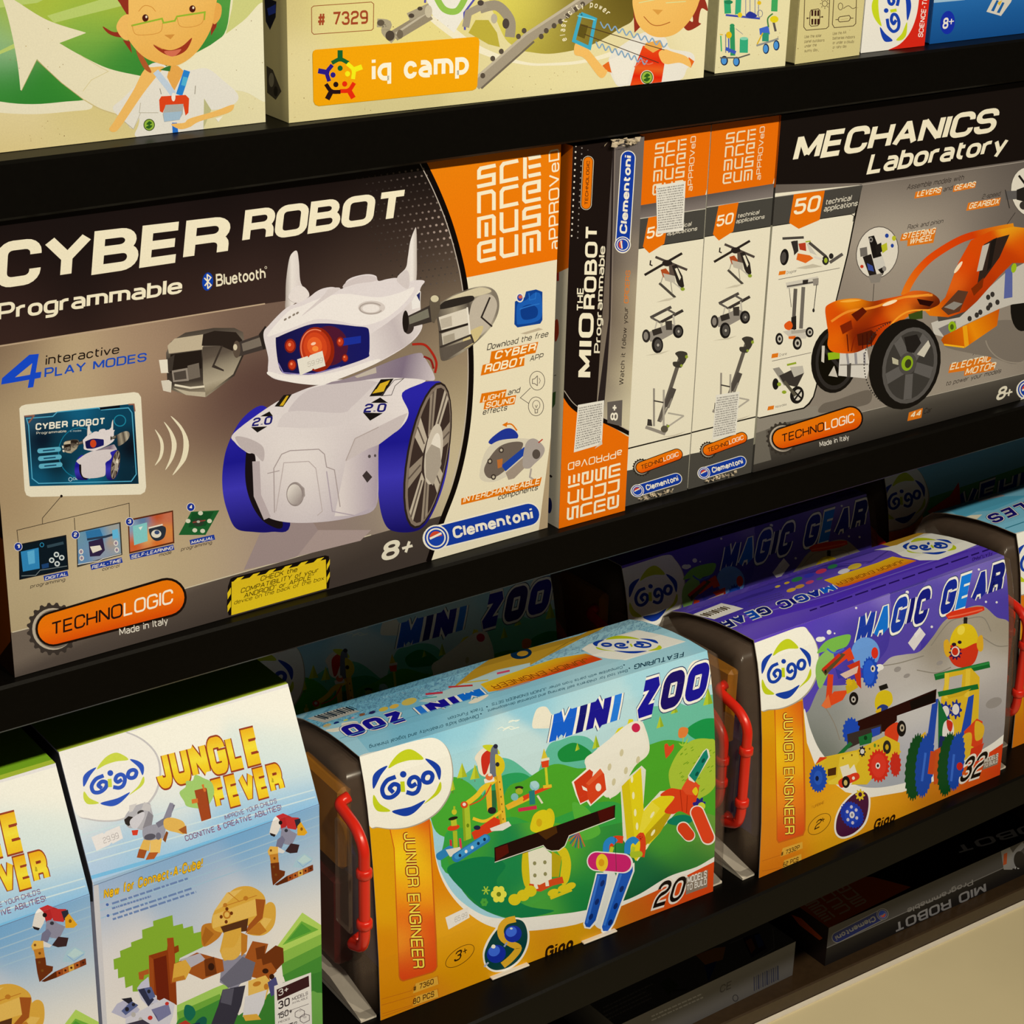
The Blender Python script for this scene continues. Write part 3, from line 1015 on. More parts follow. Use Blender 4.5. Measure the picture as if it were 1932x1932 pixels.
    if big:
        A.ell(520, 640, 135, 140, '#4d1a2e', -8)
        A.poly('600,590 745,570 745,620 620,640', '#1d2f8f')
        A.ell(437, 665, 122, 158, '#8a2412', -8); A.ell(430, 655, 104, 132, '#b2351a', -8); A.ell(425, 650, 82, 105, '#c9431e', -8); A.ring(430, 660, 105, 135, 8, '#e07a55', -8, 150, 300)
        A.ell(420, 640, 52, 62, '#dd5a26', -8); A.ell(412, 625, 18, 10, '#f0c3a0', -20); A.ell(425, 660, 22, 20, '#ee8a3c')
        for x, y, a, b_ in ((250, 640, 40, 50), (263, 775, 30, 38), (600, 612, 27, 36), (634, 726, 22, 28)):
            A.ell(x, y, a, b_, '#7d1f16'); A.ell(x, y, a * .75, b_ * .75, '#bb3a1e'); A.ell(x - 5, y - 8, a * .25, b_ * .25, '#eb8a5a')
        A.line('165,760 200,828 300,838 420,835 600,788', 7, '#8d7fb0')
    else:
        A.ell(430, 660, 110, 140, '#c4431f')
    # near hand (right)
    A.poly('1045,470 1075,430 1220,360 1245,340 1250,470 1060,520', '#3a322c'); A.poly('1080,440 1215,380 1225,440 1085,490', '#75705e')
    A.ell(1058, 470, 22, 78, '#211b18')
    A.blob('1270,370 1330,320 1460,255 1600,222 1690,260 1715,370 1670,490 1570,600 1450,690 1330,745 1300,700 1290,520', ('lin', [(1300, 500), (1700, 420)], [(0, '#5a5044'), (.3, '#9c9078'), (.55, '#4d443a'), (.8, '#b5a98e'), (1, '#7d7260')]))
    if big:
        A.blob('1420,280 1580,232 1660,260 1530,300 1370,345 1330,335', '#cbbd98')
        A.blob('1440,300 1530,290 1520,330 1360,375 1290,380 1330,330', '#2d2722')
        A.blob('1530,330 1650,280 1700,360 1640,510 1540,590 1500,520', '#b8ab94'); A.line('1650,300 1590,440 1665,505', 12, '#2f2823'); A.blob('1480,560 1600,500 1560,600 1460,660', '#c9b57c')
        A.poly('1290,440 1490,375 1505,430 1500,480 1310,530', '#d3c8b0'); A.poly('1300,455 1380,430 1385,500 1310,520', '#b5a992')
        A.poly('1310,555 1500,495 1510,560 1320,640', '#c4b9a2'); A.poly('1320,575 1400,550 1405,600 1325,630', '#a2967f')
        A.line('1295,545 1505,485', 16, '#2a231e'); A.line('1300,650 1515,565 1535,620', 14, '#3a322b'); A.poly('1310,660 1520,590 1530,620 1330,745', '#5b5145')
        A.poly('1225,330 1250,285 1300,290 1300,390 1260,480 1240,470', '#5d5242'); A.ell(1262, 310, 28, 24, '#c9bd97')
        A.line('1490,370 1510,560', 12, '#e2d8c2')

B_ = Box('robot_kit_box', 'wide dark toy robot kit box with a large white robot picture and orange corner', 'toy box',
         (28, 1279), (1033, 996), Z2, HC, 0.075, '#2a2220')
cy = B_
A = B_.left()
A.part('side_print').full('#2a1a12'); A.at()
A.poly('-40,980 20,1030 20,1210 -40,1290', '#7a3a10')
A = B_.front().at()
PX = [(-60, 660, '#38261f'), (0, 668, '#7c614c'), (0, 700, '#a08968'), (60, 760, '#b39c74'), (150, 700, '#b9a27a'), (260, 650, '#a68c6e'), (330, 610, '#8a705a'), (420, 585, '#6f5849'),
      (0, 850, '#a38b68'), (20, 950, '#a08763'), (300, 760, '#96795f'), (370, 800, '#5a4038'), (430, 760, '#4f3731'), (420, 840, '#684e43'), (330, 850, '#8a6e5a'), (290, 900, '#a68e6c'),
      (280, 700, '#a08467'), (150, 950, '#b9a47d'), (300, 960, '#b8a37c'), (400, 920, '#a8926e'), (30, 1100, '#b3a079'), (200, 1090, '#bfab83'), (40, 1200, '#a7946f'), (350, 1060, '#b5a07a'),
      (450, 1030, '#a8937a'), (560, 1010, '#8d7870'), (700, 1000, '#8a7a6c'), (800, 700, '#7d6a55'), (840, 800, '#b8a782'), (850, 900, '#c4b48e'), (830, 640, '#6f5d4c'), (860, 700, '#a8956f'), (830, 980, '#a89878')]
A.part('background_print').full('#a8926e')
A.poly('-120,600 900,450 900,1050 -120,1360', ('idw', 12, -62, PX))
HX = [(0, 430, '#171212'), (200, 410, '#171212'), (400, 380, '#171212'), (600, 350, '#130e0e'), (800, 320, '#0f0b0a'), (150, 490, '#1e1716'), (0, 560, '#281c1a'), (0, 640, '#3d2a24'), (300, 585, '#3b2923'), (300, 470, '#211817'), (500, 560, '#3d2c26'), (560, 450, '#241a19'),
      (700, 480, '#30241f'), (800, 450, '#261c1a'), (850, 500, '#4a3c33'), (860, 600, '#7d6b57'), (880, 660, '#a08c6b'), (700, 570, '#5a473b')]
A.poly('-120,380 830,240 900,560 900,700 760,640 640,553 500,573 363,594 0,651 -120,672', ('idw', 14, -75, HX))
A.line('-60,663 0,653 200,622 363,595 500,573', 2.6, '#b39a7a')
rnd = random.Random(3)
for i in range(-2, 22):
    for j in range(0, 20):
        x = 640 + i * 11.5 + j * 1.5 + (j % 2) * 5.7; y = 300 + j * 13.5 - i * 1.7
        edge = 812 + max(0, (y - 312)) * 0.36 - (max(0, y - 430) ** 2) * 0.0004
        q = max(0, 1 - (edge - x) / 190.0) * (0.35 + 0.65 * abs(math.sin(y * 0.021 + 1.9)))
        if x < edge - 3 and q > 0.12 and y < 590:
            v = int(45 + 150 * q ** 1.6)
            A.ell(x, y, 1.2 + 1.5 * q, 1.2 + 1.4 * q, '#%02x%02x%02x' % (v, int(v * .88), int(v * .78)), n=8)
# lower strip
A.poly('-80,1210 23,1193 346,1112 520,1063 700,1010 880,960 860,1060 860,1100 -80,1400', ('lin', [(300, 1120), (345, 1215)], [(0, '#6d6052'), (.25, '#54493f'), (1, '#3f362f')]))
A.line('23,1193 346,1111 520,1062 700,1009', 2, '#c2b596')
A.poly('500,985 590,985 620,1030 530,1060 460,1075', '#94827c'); A.poly('600,1000 700,1000 680,1020 560,1050', '#a08d84')
A.poly('1015,1010 1120,200 798,280 800,312 826,360 850,420 868,480 881,540 889,620 892,700 888,780 878,850 860,920 836,985 812,1054 780,1120', '#e0d4b0')
A.poly('1120,160 798,270 800,312 826,360 850,420 868,480 878,524 1120,476', ('lin', [(900, 300), (960, 510)], [(0, '#e07a10'), (1, '#e2700a')]))
A.line('798,303 824,357 848,418 866,480 878,540 886,620 889,700 885,780 875,850 858,918 833,985 808,1060', 9.5, '#120d0c', curve=True)
A.line('791,306 818,360 842,420 860,482 872,542 880,620 883,700 879,780 868,850 852,916', 1.6, '#b8ab98', curve=True)
A.part('museum_mark').at('a1'); museum(A, (1558, 1160), (474, -98), (-0, 702), 26, '#ecdfba')
A.part('title_lettering').at()
A.text('CYBER', (-10, 546), (429, 481), 87, '#e8dcb8', t=2.15, slant=0.14, h1=73, gap=.35)
A.text('ROBOT', (456, 460), (763, 414), 62, '#e8dcb8', t=2.1, slant=0.14, h1=56, gap=.35)
A.text('Programmable', (-5, 606), (343, 553), 33, '#e8dcb8', t=1.65, slant=0.1, h1=30, gap=.5)
A.part('wireless_mark').at('b0')
A.ell(1455, 190, 38, 64, '#123c9c', 6)
A.line('1432,165 1480,215 1456,240 1452,140 1478,162 1435,220', 9, '#e8dcb8')
A.text('Bluetooth', (1515, 226), (1862, 170), 88, '#e0d4b2', t=1.6, h1=82, rnd=2.6, gap=.6)
A.ring(1863, 92, 7, 8, 3, '#e0d4b2')
A.part('play_modes_lettering')
A.poly('8,912 14,868 205,703 272,697 250,828 290,822 284,864 243,872 233,930 194,936 204,878', '#1846bb'); A.poly('104,862 210,843 226,762', '#ad966f')
A.text('interactive', (318, 778), (834, 694), 72, '#1f1714', t=1.15, slant=0.14, h1=62)
A.text('PLAY MODES', (310, 866), (1026, 748), 68, '#1f48a8', t=1.55, slant=0.12, h1=60, gap=.9)
A.part('robot_picture').at('b1'); robot(A)
A.part('tablet_picture').at('b0')
A.poly(smooth(A.P('135,1075 160,1055 940,965 980,985 990,1030 1022,1640 1000,1680 960,1690 210,1700 175,1670 165,1620 132,1110'), True, 2) and '135,1080 150,1062 180,1052 940,965 970,972 988,1000 1024,1630 1015,1665 985,1683 215,1700 185,1688 172,1655', '#e0d6b8')
A.poly('168,1130 940,1045 972,1608 208,1625', ('idw', 8, 2.6, [(200, 1150, '#27485c'), (560, 1110, '#155a78'), (560, 1250, '#0e3a50'), (300, 1300, '#0a1c2a'), (400, 1450, '#0a2430'), (250, 1600, '#12506a'), (600, 1590, '#12607a'), (900, 1560, '#0c2a38'), (900, 1100, '#0f3f55'), (930, 1350, '#08151e'), (430, 1380, '#0d3b4c')]))
A.line('185,1150 370,1135 400,1105 690,1075 710,1090 900,1075 925,1110 955,1540 920,1590 270,1605 225,1570 200,1200', 7, '#4fa0b8', closed=True)
A.line('172,1135 240,1128 200,1180', 10, '#8a5a48'); A.line('900,1052 938,1050 945,1100', 10, '#8a5a48'); A.line('700,1082 840,1065', 16, '#0a1016')
A.ring(840, 1165, 40, 38, 7, '#1f7f95'); A.ring(560, 1390, 150, 175, 6, '#17708a')
A.text('CYBER ROBOT', (248, 1232), (735, 1192), 48, '#e4dcc4', t=2.1, slant=0.12)
A.text('Programmable', (255, 1262), (465, 1246), 18, '#c5c0ac', t=1.4); A.text('4 modes', (490, 1246), (570, 1240), 14, '#9db0ae', t=1.4)
for k in range(3): A.pill((278 + 5 * k, 1377 + 54 * k), (410 + 5 * k, 1365 + 54 * k), 17, '#5aa6b8'); A.line([(300 + 5 * k, 1376 + 54 * k), (385 + 5 * k, 1368 + 54 * k)], 9, '#17405a')
A.ring(493, 1576, 12, 13, 4, '#a8c8d0'); A.text('Clementoni', (512, 1582), (632, 1574), 18, '#b8cfd0', t=1.5)
A.ox, A.oy, A.k = 152.6, 801.5, 0.0535
robot(A, False)
A.at('b0')
for a in ('1085,1225 1135,1290 1148,1360 1130,1430 1085,1480 1115,1420 1125,1350 1115,1290', '1148,1172 1205,1240 1238,1330 1215,1430 1158,1512 1190,1430 1204,1340 1188,1250', '1195,1132 1270,1200 1322,1310 1310,1420 1265,1490 1208,1548 1262,1450 1285,1350 1272,1240'):
    A.blob(a, '#e0d4b0', 4)
A.part('programming_diagram')
A.ell(430, 1694, 9, 10, '#1a1310'); A.line('430,1694 297,1848 297,1890', 4, '#2a201a')
A.at('c0')
A.line('128,235 118,150 905,-40 908,60', 4, '#2a201a'); A.line('520,62 526,150', 4, '#2a201a')
A.poly('130,248 464,182 480,425 135,498', '#15181d'); A.poly('140,255 455,195 470,415 145,485', '#0e1a22'); A.poly('145,300 270,272 278,418 160,440', '#2f7fae'); A.poly('190,300 240,288 245,380 200,390', '#57a5c8')
for q in ((395, 320), (362, 360), (432, 342), (400, 385)): A.ell(q[0], q[1], 19, 19, '#c9cfc6'); A.ell(q[0], q[1], 10, 10, '#223038')
A.line('330,265 445,238', 20, '#31454e'); A.ring(293, 252, 13, 14, 4, '#2f93b8'); A.poly('290,390 340,378 342,410 295,420', '#1d3f6a'); A.line('150,470 250,465 280,430 470,400', 5, '#707a78')
A.poly('535,160 845,92 858,322 540,410', '#3a3630'); A.poly('542,168 835,103 848,310 548,395', ('idw', 8, 2.6, [(560, 200, '#6a8fa0'), (650, 150, '#3f7fa8'), (700, 200, '#4a8fb8'), (800, 130, '#9a9a90'), (780, 230, '#a8927c'), (700, 340, '#8a93a0'), (580, 350, '#5f86a8'), (830, 200, '#6fa8c0')]))
A.poly('600,160 700,140 720,190 610,210', '#2f6f9c'); A.poly('620,230 720,205 735,290 700,330 630,335', '#2f2440'); A.poly('630,265 700,255 715,285 650,310', '#dcd3bc'); A.line('610,215 740,195 790,180', 16, '#2b3a4c')
for q in ((568, 300), (572, 345), (812, 240), (818, 288)): A.ell(q[0], q[1], 16, 19, '#d9d0c0'); A.ell(q[0], q[1], 9, 11, '#8d7a8a')
A.poly('785,150 825,140 830,200 790,212', '#5fb0d0'); A.line('545,390 690,365 720,350 850,315', 5, '#d5d0c0')
A.poly('895,75 1213,10 1222,240 905,315', '#5a2a18'); A.poly('905,85 1205,22 1212,230 912,302', ('idw', 8, 2.6, [(930, 120, '#7a9ab0'), (1000, 80, '#58789a'), (1100, 50, '#b8502a'), (1190, 60, '#c06a4a'), (1180, 150, '#d0803a'), (1100, 240, '#d06a28'), (940, 260, '#c85a28'), (1040, 200, '#d8a058')]))
A.poly('930,120 1030,95 1035,225 940,255', '#7fc0b8'); A.poly('970,130 1000,122 985,150', '#d8e0d0'); A.blob('1045,140 1100,118 1160,130 1150,200 1100,225 1060,200', '#2a3038'); A.ell(1095, 175, 35, 28, '#d9d0b8'); A.ell(1100, 165, 18, 14, '#3a4a6a'); A.line('1040,135 1140,110', 10, '#e0d6c0')
A.poly('1340,20 1537,10 1440,183 1252,183', '#1f5a2c'); A.poly('1345,28 1500,18 1440,120 1320,130', '#174a24'); A.ell(1390, 95, 40, 28, '#2b3a2a'); A.line('1350,95 1440,80', 8, '#8a3a30')
for q in ((1318, 85), (1468, 85), (1405, 30), (1365, 150), (1420, 155)): A.ell(q[0], q[1], 17, 15, '#c8c6a8')
A.ell(1390, 90, 12, 9, '#a8a590')
for n_, x, y in (('1', 127, 265), ('2', 528, 182), ('3', 908, 90), ('4', 1337, -12)):
    A.ell(x, y, 30, 31, '#d8cfc0'); A.ell(x, y, 26, 27, '#1b3088'); A.text(n_, (x - 11, y + 13), (x + 11, y + 11), 28, '#e6dec8', t=2.1, slant=.1)
for body, x0, y0, x1, y1, h in (('DIGITAL', 312, 500, 472, 466, 30), ('REAL-TIME', 640, 422, 852, 372, 32), ('SELF-LEARNING', 914, 350, 1214, 282, 32), ('MANUAL', 1336, 248, 1500, 212, 30)):
    A.line([(x0 - 4, y0 - 12), (x1 + 4, y1 - 14)], h + 6, '#20398f')
    A.text(body, (x0 + 4, y0), (x1 - 4, y1), h - 8, '#e2dac6', t=1.5, slant=.25)
for body, x0, y0, x1, y1 in (('programming', 212, 562, 455, 508), ('control', 715, 442, 835, 410), ('mode', 1115, 342, 1200, 316), ('programming', 1268, 302, 1484, 248)):
    A.text(body, (x0, y0 - 6), (x1, y1 - 2), 24, '#2a211c', t=1.15, slant=.2)
A.part('technology_logo'); techno(A, (372, 842), (1170, 622), 108, 122, made=((838, 888), (1178, 806), 50))
A.part('notice_panel').at('c1')
A.poly('-186,545 -168,490 -150,480 495,326 522,332 530,480 522,556 -180,748 -195,690', '#141010')
A.poly('-160,512 500,354 505,558 -162,746', ('lin', [(0, 430), (60, 650)], [(0, '#d0ae1e'), (1, '#dcbc20')]))
for k in range(6):
    x = -120 + k * 112; y = 492 - 26.8 * k
    A.poly([(x, y - 8), (x + 48, y - 20), (x + 14, y + 13), (x - 36, y + 26)], '#d8b81e')
for y in (392, 480): A.poly([(507, y), (528, y - 40), (528, y - 5), (507, y + 40)], '#d8b81e')
for y in (590, 680): A.poly([(-190, y), (-165, y - 40), (-165, y + 5), (-188, y + 45)], '#d8b81e')
inkc = '#4a3a10'
A.text('CHECK the', (40, 508), (298, 440), 34, inkc, t=1.25, slant=.25)
A.text('COMPATIBILITY of your', (-98, 592), (446, 442), 33, inkc, t=1.25, slant=.25)
A.text('ANDROID" or APPLE"', (-76, 626), (410, 490), 33, inkc, t=1.25, slant=.25)
A.text('device on the back of the box', (-145, 672), (486, 498), 29, inkc, t=1.0, slant=.25)
A.part('age_mark'); A.text('8', (884, 370), (1008, 342), 130, '#d9cfb2', t=2.0, slant=.18, rnd=2.4); A.line('1035,278 1108,258', 18, '#d9cfb2'); A.line('1086,228 1060,305', 18, '#d9cfb2')
A.part('maker_logo'); maker(A, (1262, 205), (1920, 40), 74, 76)
A.part('feature_notes').at('b1')
A.at('b2'); A.poly('42,330 110,300 120,260 190,245 235,262 235,460 220,485 60,512 38,490', '#143f86'); A.blob('60,350 120,320 180,270 225,290 222,450 80,490 55,470', '#1d59a8'); A.blob('85,380 150,350 200,380 190,440 100,455', '#123a80'); A.line('75,385 100,375 150,360 215,345', 8, '#2a6cb8'); A.line('140,270 145,320 185,310 190,265', 6, '#2a6cb8')
A.ell(77, 303, 27, 33, '#e2dac2'); A.ell(77, 303, 19, 24, '#2a3f98'); A.ell(80, 298, 14, 12, '#c86048')
A.poly('80,555 210,515 240,525 120,560', '#b8a888')
A.at('b1'); A.text('Download the free', (1628, 672), (2056, 576), 44, '#2d241f', t=1.1, slant=.2)
A.poly('1660,680 1990,612 1970,690 1895,705 1890,780 1585,850 1600,775 1648,762', '#d9700f')
A.text('CYBER', (1680, 738), (1966, 676), 56, '#f0e2ba', t=1.8, slant=.25); A.text('ROBOT', (1608, 834), (1886, 774), 60, '#f0e2ba', t=1.8, slant=.25); A.text('APP', (1928, 752), (2020, 734), 42, '#2d241f', t=1.15, slant=.2)
A.poly('1592,975 1768,945 1756,1000 1835,985 1822,1050 1605,1088 1614,1035 1578,1042', '#d9700f'); A.text('LIGHT', (1598, 1034), (1752, 1002), 40, '#f0e2ba', t=1.6, slant=.25); A.text('SOUND', (1618, 1080), (1818, 1040), 42, '#f0e2ba', t=1.6, slant=.25)
A.text('and', (1774, 988), (1858, 968), 40, '#2d241f', t=1.15, slant=.2); A.text('effects', (1598, 1126), (1768, 1092), 42, '#2d241f', t=1.15, slant=.2)
A.at('b2'); A.ring(198, 885, 53, 66, 4, '#4a4038'); A.ring(190, 1065, 53, 66, 4, '#4a4038'); A.line('152,935 80,1005 140,1045', 4, '#4a4038'); A.line('165,875 180,872 200,850 200,920 180,905 165,905', 5, '#6d6254', closed=True); A.line('212,865 220,885 212,905', 4, '#6d6254'); A.ring(192, 1055, 26, 32, 4, '#6d6254'); A.line('182,1088 184,1112 200,1110 202,1086', 5, '#6d6254'); A.line('184,1056 192,1075 200,1054', 4, '#6d6254')
A.at('b1'); A.blob('1640,1320 1720,1240 1790,1218 1840,1250 1842,1290 1760,1340', '#23358c'); A.line('1745,1195 1800,1190 1840,1235', 10, '#d9700f', curve=True); A.poly('1735,1195 1775,1172 1768,1210', '#d9700f')
A.blob('1580,1520 1620,1380 1700,1310 1830,1290 1932,1295 2010,1330 1990,1400 1900,1450 1760,1560 1660,1595 1590,1580', '#cfc4a8'); A.blob('1610,1500 1690,1370 1780,1320 1880,1320 1850,1400 1750,1520 1650,1570', '#6a5d50')
for q in ((1730, 1372), (1650, 1450), (1675, 1560), (1720, 1470)): A.ell(q[0], q[1], 18, 20, '#40362e'); A.ell(q[0], q[1], 9, 10, '#b8aa90')
A.poly('1730,1480 1890,1350 1920,1380 1760,1520', '#1f3f94'); A.poly('1760,1530 1910,1400 1960,1430 1820,1570 1780,1580', '#9a8a76'); A.poly('1700,1440 1740,1430 1735,1490 1705,1500', '#b56a30')
A.blob('1900,1330 1960,1290 2030,1350 2020,1410 1960,1470 1925,1500 1880,1480', '#a3978a'); A.ell(1975, 1400, 28, 34, '#54493f'); A.line('1940,1500 1930,1560 1975,1590', 12, '#a89c8c'); A.line('1990,1320 2020,1295', 8, '#b03020')
A.poly('1450,1710 2014,1560 2000,1620 1448,1756', '#d9700f'); A.text('INTERCHANGEABLE', (1460, 1742), (1996, 1606), 42, '#f0e2ba', t=1.5, slant=.25); A.text('components', (1705, 1722), (1984, 1650), 40, '#2d241f', t=1.15, slant=.2)
A.part('price_sticker', 'small white price sticker on the robot visor')
A.poly('298,735 370,712 378,722 388,706 475,675 497,780 420,806 410,798 400,812 318,848', '#ddd5c0'); A.text('59.99', (372, 790), (478, 755), 36, '#b3aa98', t=.9)
A.flush()

# ------------------------------------------------------------------ middle shelf: narrow robot kit on end, two kits end-on, wide car kit
HM = 0.3090
def wrap_bits(root, pts, mat, name='torn_wrap', seed=1, r=0.004):
    """Crumpled scraps of clear wrapping along an edge (thing's own frame)."""
    rnd = random.Random(seed)
    m = MB()
    for p in pts:
        p = Vector(p)
        for k in range(5):
            q = p + Vector((rnd.uniform(-r, r) * 2, rnd.uniform(-r, r) * .5, rnd.uniform(-r, r) * .6))
            a = [q + Vector((rnd.uniform(-r, r) * 1.6, rnd.uniform(-r, r) * .5, rnd.uniform(-r, r))) for _ in range(4)]
            i = len(m.v); m.v += [tuple(v) for v in a]
            m.f += [(i, i + 1, i + 2), (i, i + 2, i + 3), (i, i + 3, i + 1), (i + 1, i + 3, i + 2)]
    return m.build(name, mat, root, 'crumpled clear wrapping')
WRAP = mat_plain('clear_wrap', (0.55, 0.48, 0.38), 0.12, 0.2, 100, Alpha=0.75)

B_ = Box('robot_kit_box', 'narrow black and orange robot kit box standing on end beside the wide robot box', 'toy box',
         (1054, 998), (1179, 964), Z2, HM, 0.33, '#221a18')
mio = B_
A = B_.left().at()
A.part('side_print').full('#ddd2b2')
A.poly('1030,250 1082,250 1073,505 1030,525', '#dd6c0c')
A.at('b2'); A.poly('335,130 352,125 352,185 337,188', '#c0392a'); A.blob('320,480 345,460 350,560 325,610', '#b8442a'); A.poly('305,970 330,960 325,1050 305,1080', '#4a6a35'); A.ell(285, 1760, 18, 55, '#232a5a'); A.line('290,1560 300,1550', 20, '#2a221c'); A.line('318,850 332,845', 5, '#5a4f44')
A = B_.front()
A.part('front_print').at().full('#1d1614')
A.at('b2')
A.poly([(735, -830), (1000, -830), (900, 1300), (600, 1300)], ('idw', 9, -26, [(730, -700, '#5c534c'), (900, -700, '#6b6158'), (720, -300, '#5a5049'), (880, -300, '#6e645a'), (700, 0, '#4a403a'), (860, 0, '#8a7c69'), (690, 300, '#4a3f38'), (740, 300, '#6a5a4c'), (850, 300, '#b3a382'), (680, 700, '#51453e'), (760, 700, '#9a8a70'), (850, 800, '#c6b892'), (680, 1000, '#7a6c5c'), (800, 1100, '#d2c6a0'), (640, 1150, '#8a7b66'), (740, 1200, '#cdc09a')]))
A.poly('728,-800 700,450 600,1200 640,1205 660,1150 690,800 712,450 740,-800', '#2a2220')
A.line('745,-790 722,300 700,900', 4, '#8b7c6c')
for j in range(16):
    for i in range(3):
        y = -760 + j * 42 + i * 14; x = 470 - j * 2 + i * 42
        if i * 26 < 78 - j * 3: A.ell(x, y, 6 - i * 1.2, 7 - i * 1.2, ('#d8cbb4', '#8f8477', '#5a5048')[i], n=8)
A.poly('300,900 384,985 440,1075 520,1130 660,1180 760,1230 830,1275 900,1290 900,2000 300,2000', '#df6a0e')
A.line('380,965 440,1055 520,1112 660,1163 760,1210 850,1255', 34, '#15100e', curve=True); A.line('388,955 450,1040 530,1095 665,1146 760,1192 850,1240', 5, '#a89a86', curve=True)
A.part('title_lettering')
A.text('MIO', (580, 862), (597, 412), 104, '#e8dcb8', t=2.0, up=(-1, -.02), gap=1.2)
A.text('THE', (522, 398), (524, 232), 46, '#e8dcb8', t=1.7, up=(-1, -.02))
A.text('ROBOT', (608, 384), (626, -205), 86, '#e8dcb8', t=2.0, up=(-1, -.02))
A.text('Programmable', (640, 692), (676, -58), 44, '#e0d4b2', t=1.5, up=(-1, -.03), gap=.6)
A.text('Watch it follow your ORDERS', (803, 915), (852, 112), 32, '#2a211c', t=1.1, up=(-1, -.03), cols=['#2a211c'] * 21 + ['#d9700f'] * 6)
A.part('technology_logo').at('a2')
A.pill((541, 1432), (556, 1132), 39, '#e6d8b8'); A.pill((541, 1432), (556, 1132), 36, '#3a2418'); A.pill((541, 1432), (556, 1132), 31, '#df700e')
A.text('TECHNOLOGIC', (553, 1436), (567, 1128), 22, '#4a2010', t=1.4, up=(-1, -.03))
A.part('maker_logo'); maker(A, (797, 1722), (836, 1108), 47)
A.part('age_mark').at('b2'); A.poly('690,1035 796,1020 790,1205 690,1180', '#5f574e'); A.text('8+', (762, 1165), (768, 1050), 52, '#e6dcc0', t=1.7, up=(-1, -.02), rnd=2.4)
A.part('museum_mark'); museum(A, (398, 1872), (14, -335), (378, -98), 15, '#ecdfba')
A.part('price_label', 'white label full of tiny print'); A.at('b2'); sticker(A, [(484, 1055), (668, 1022), (652, 1330), (455, 1388)], 17, 4)
A.poly('600,1362 652,1300 655,1330', '#c9c0aa')
A.flush()
wrap_bits(B_.root, [(0.035 + 0.004 * k, -0.0035, HM - 0.001) for k in range(6)] + [(0.055, -0.002, HM - 0.002)], WRAP, 'torn_wrap', 5, 0.0024)

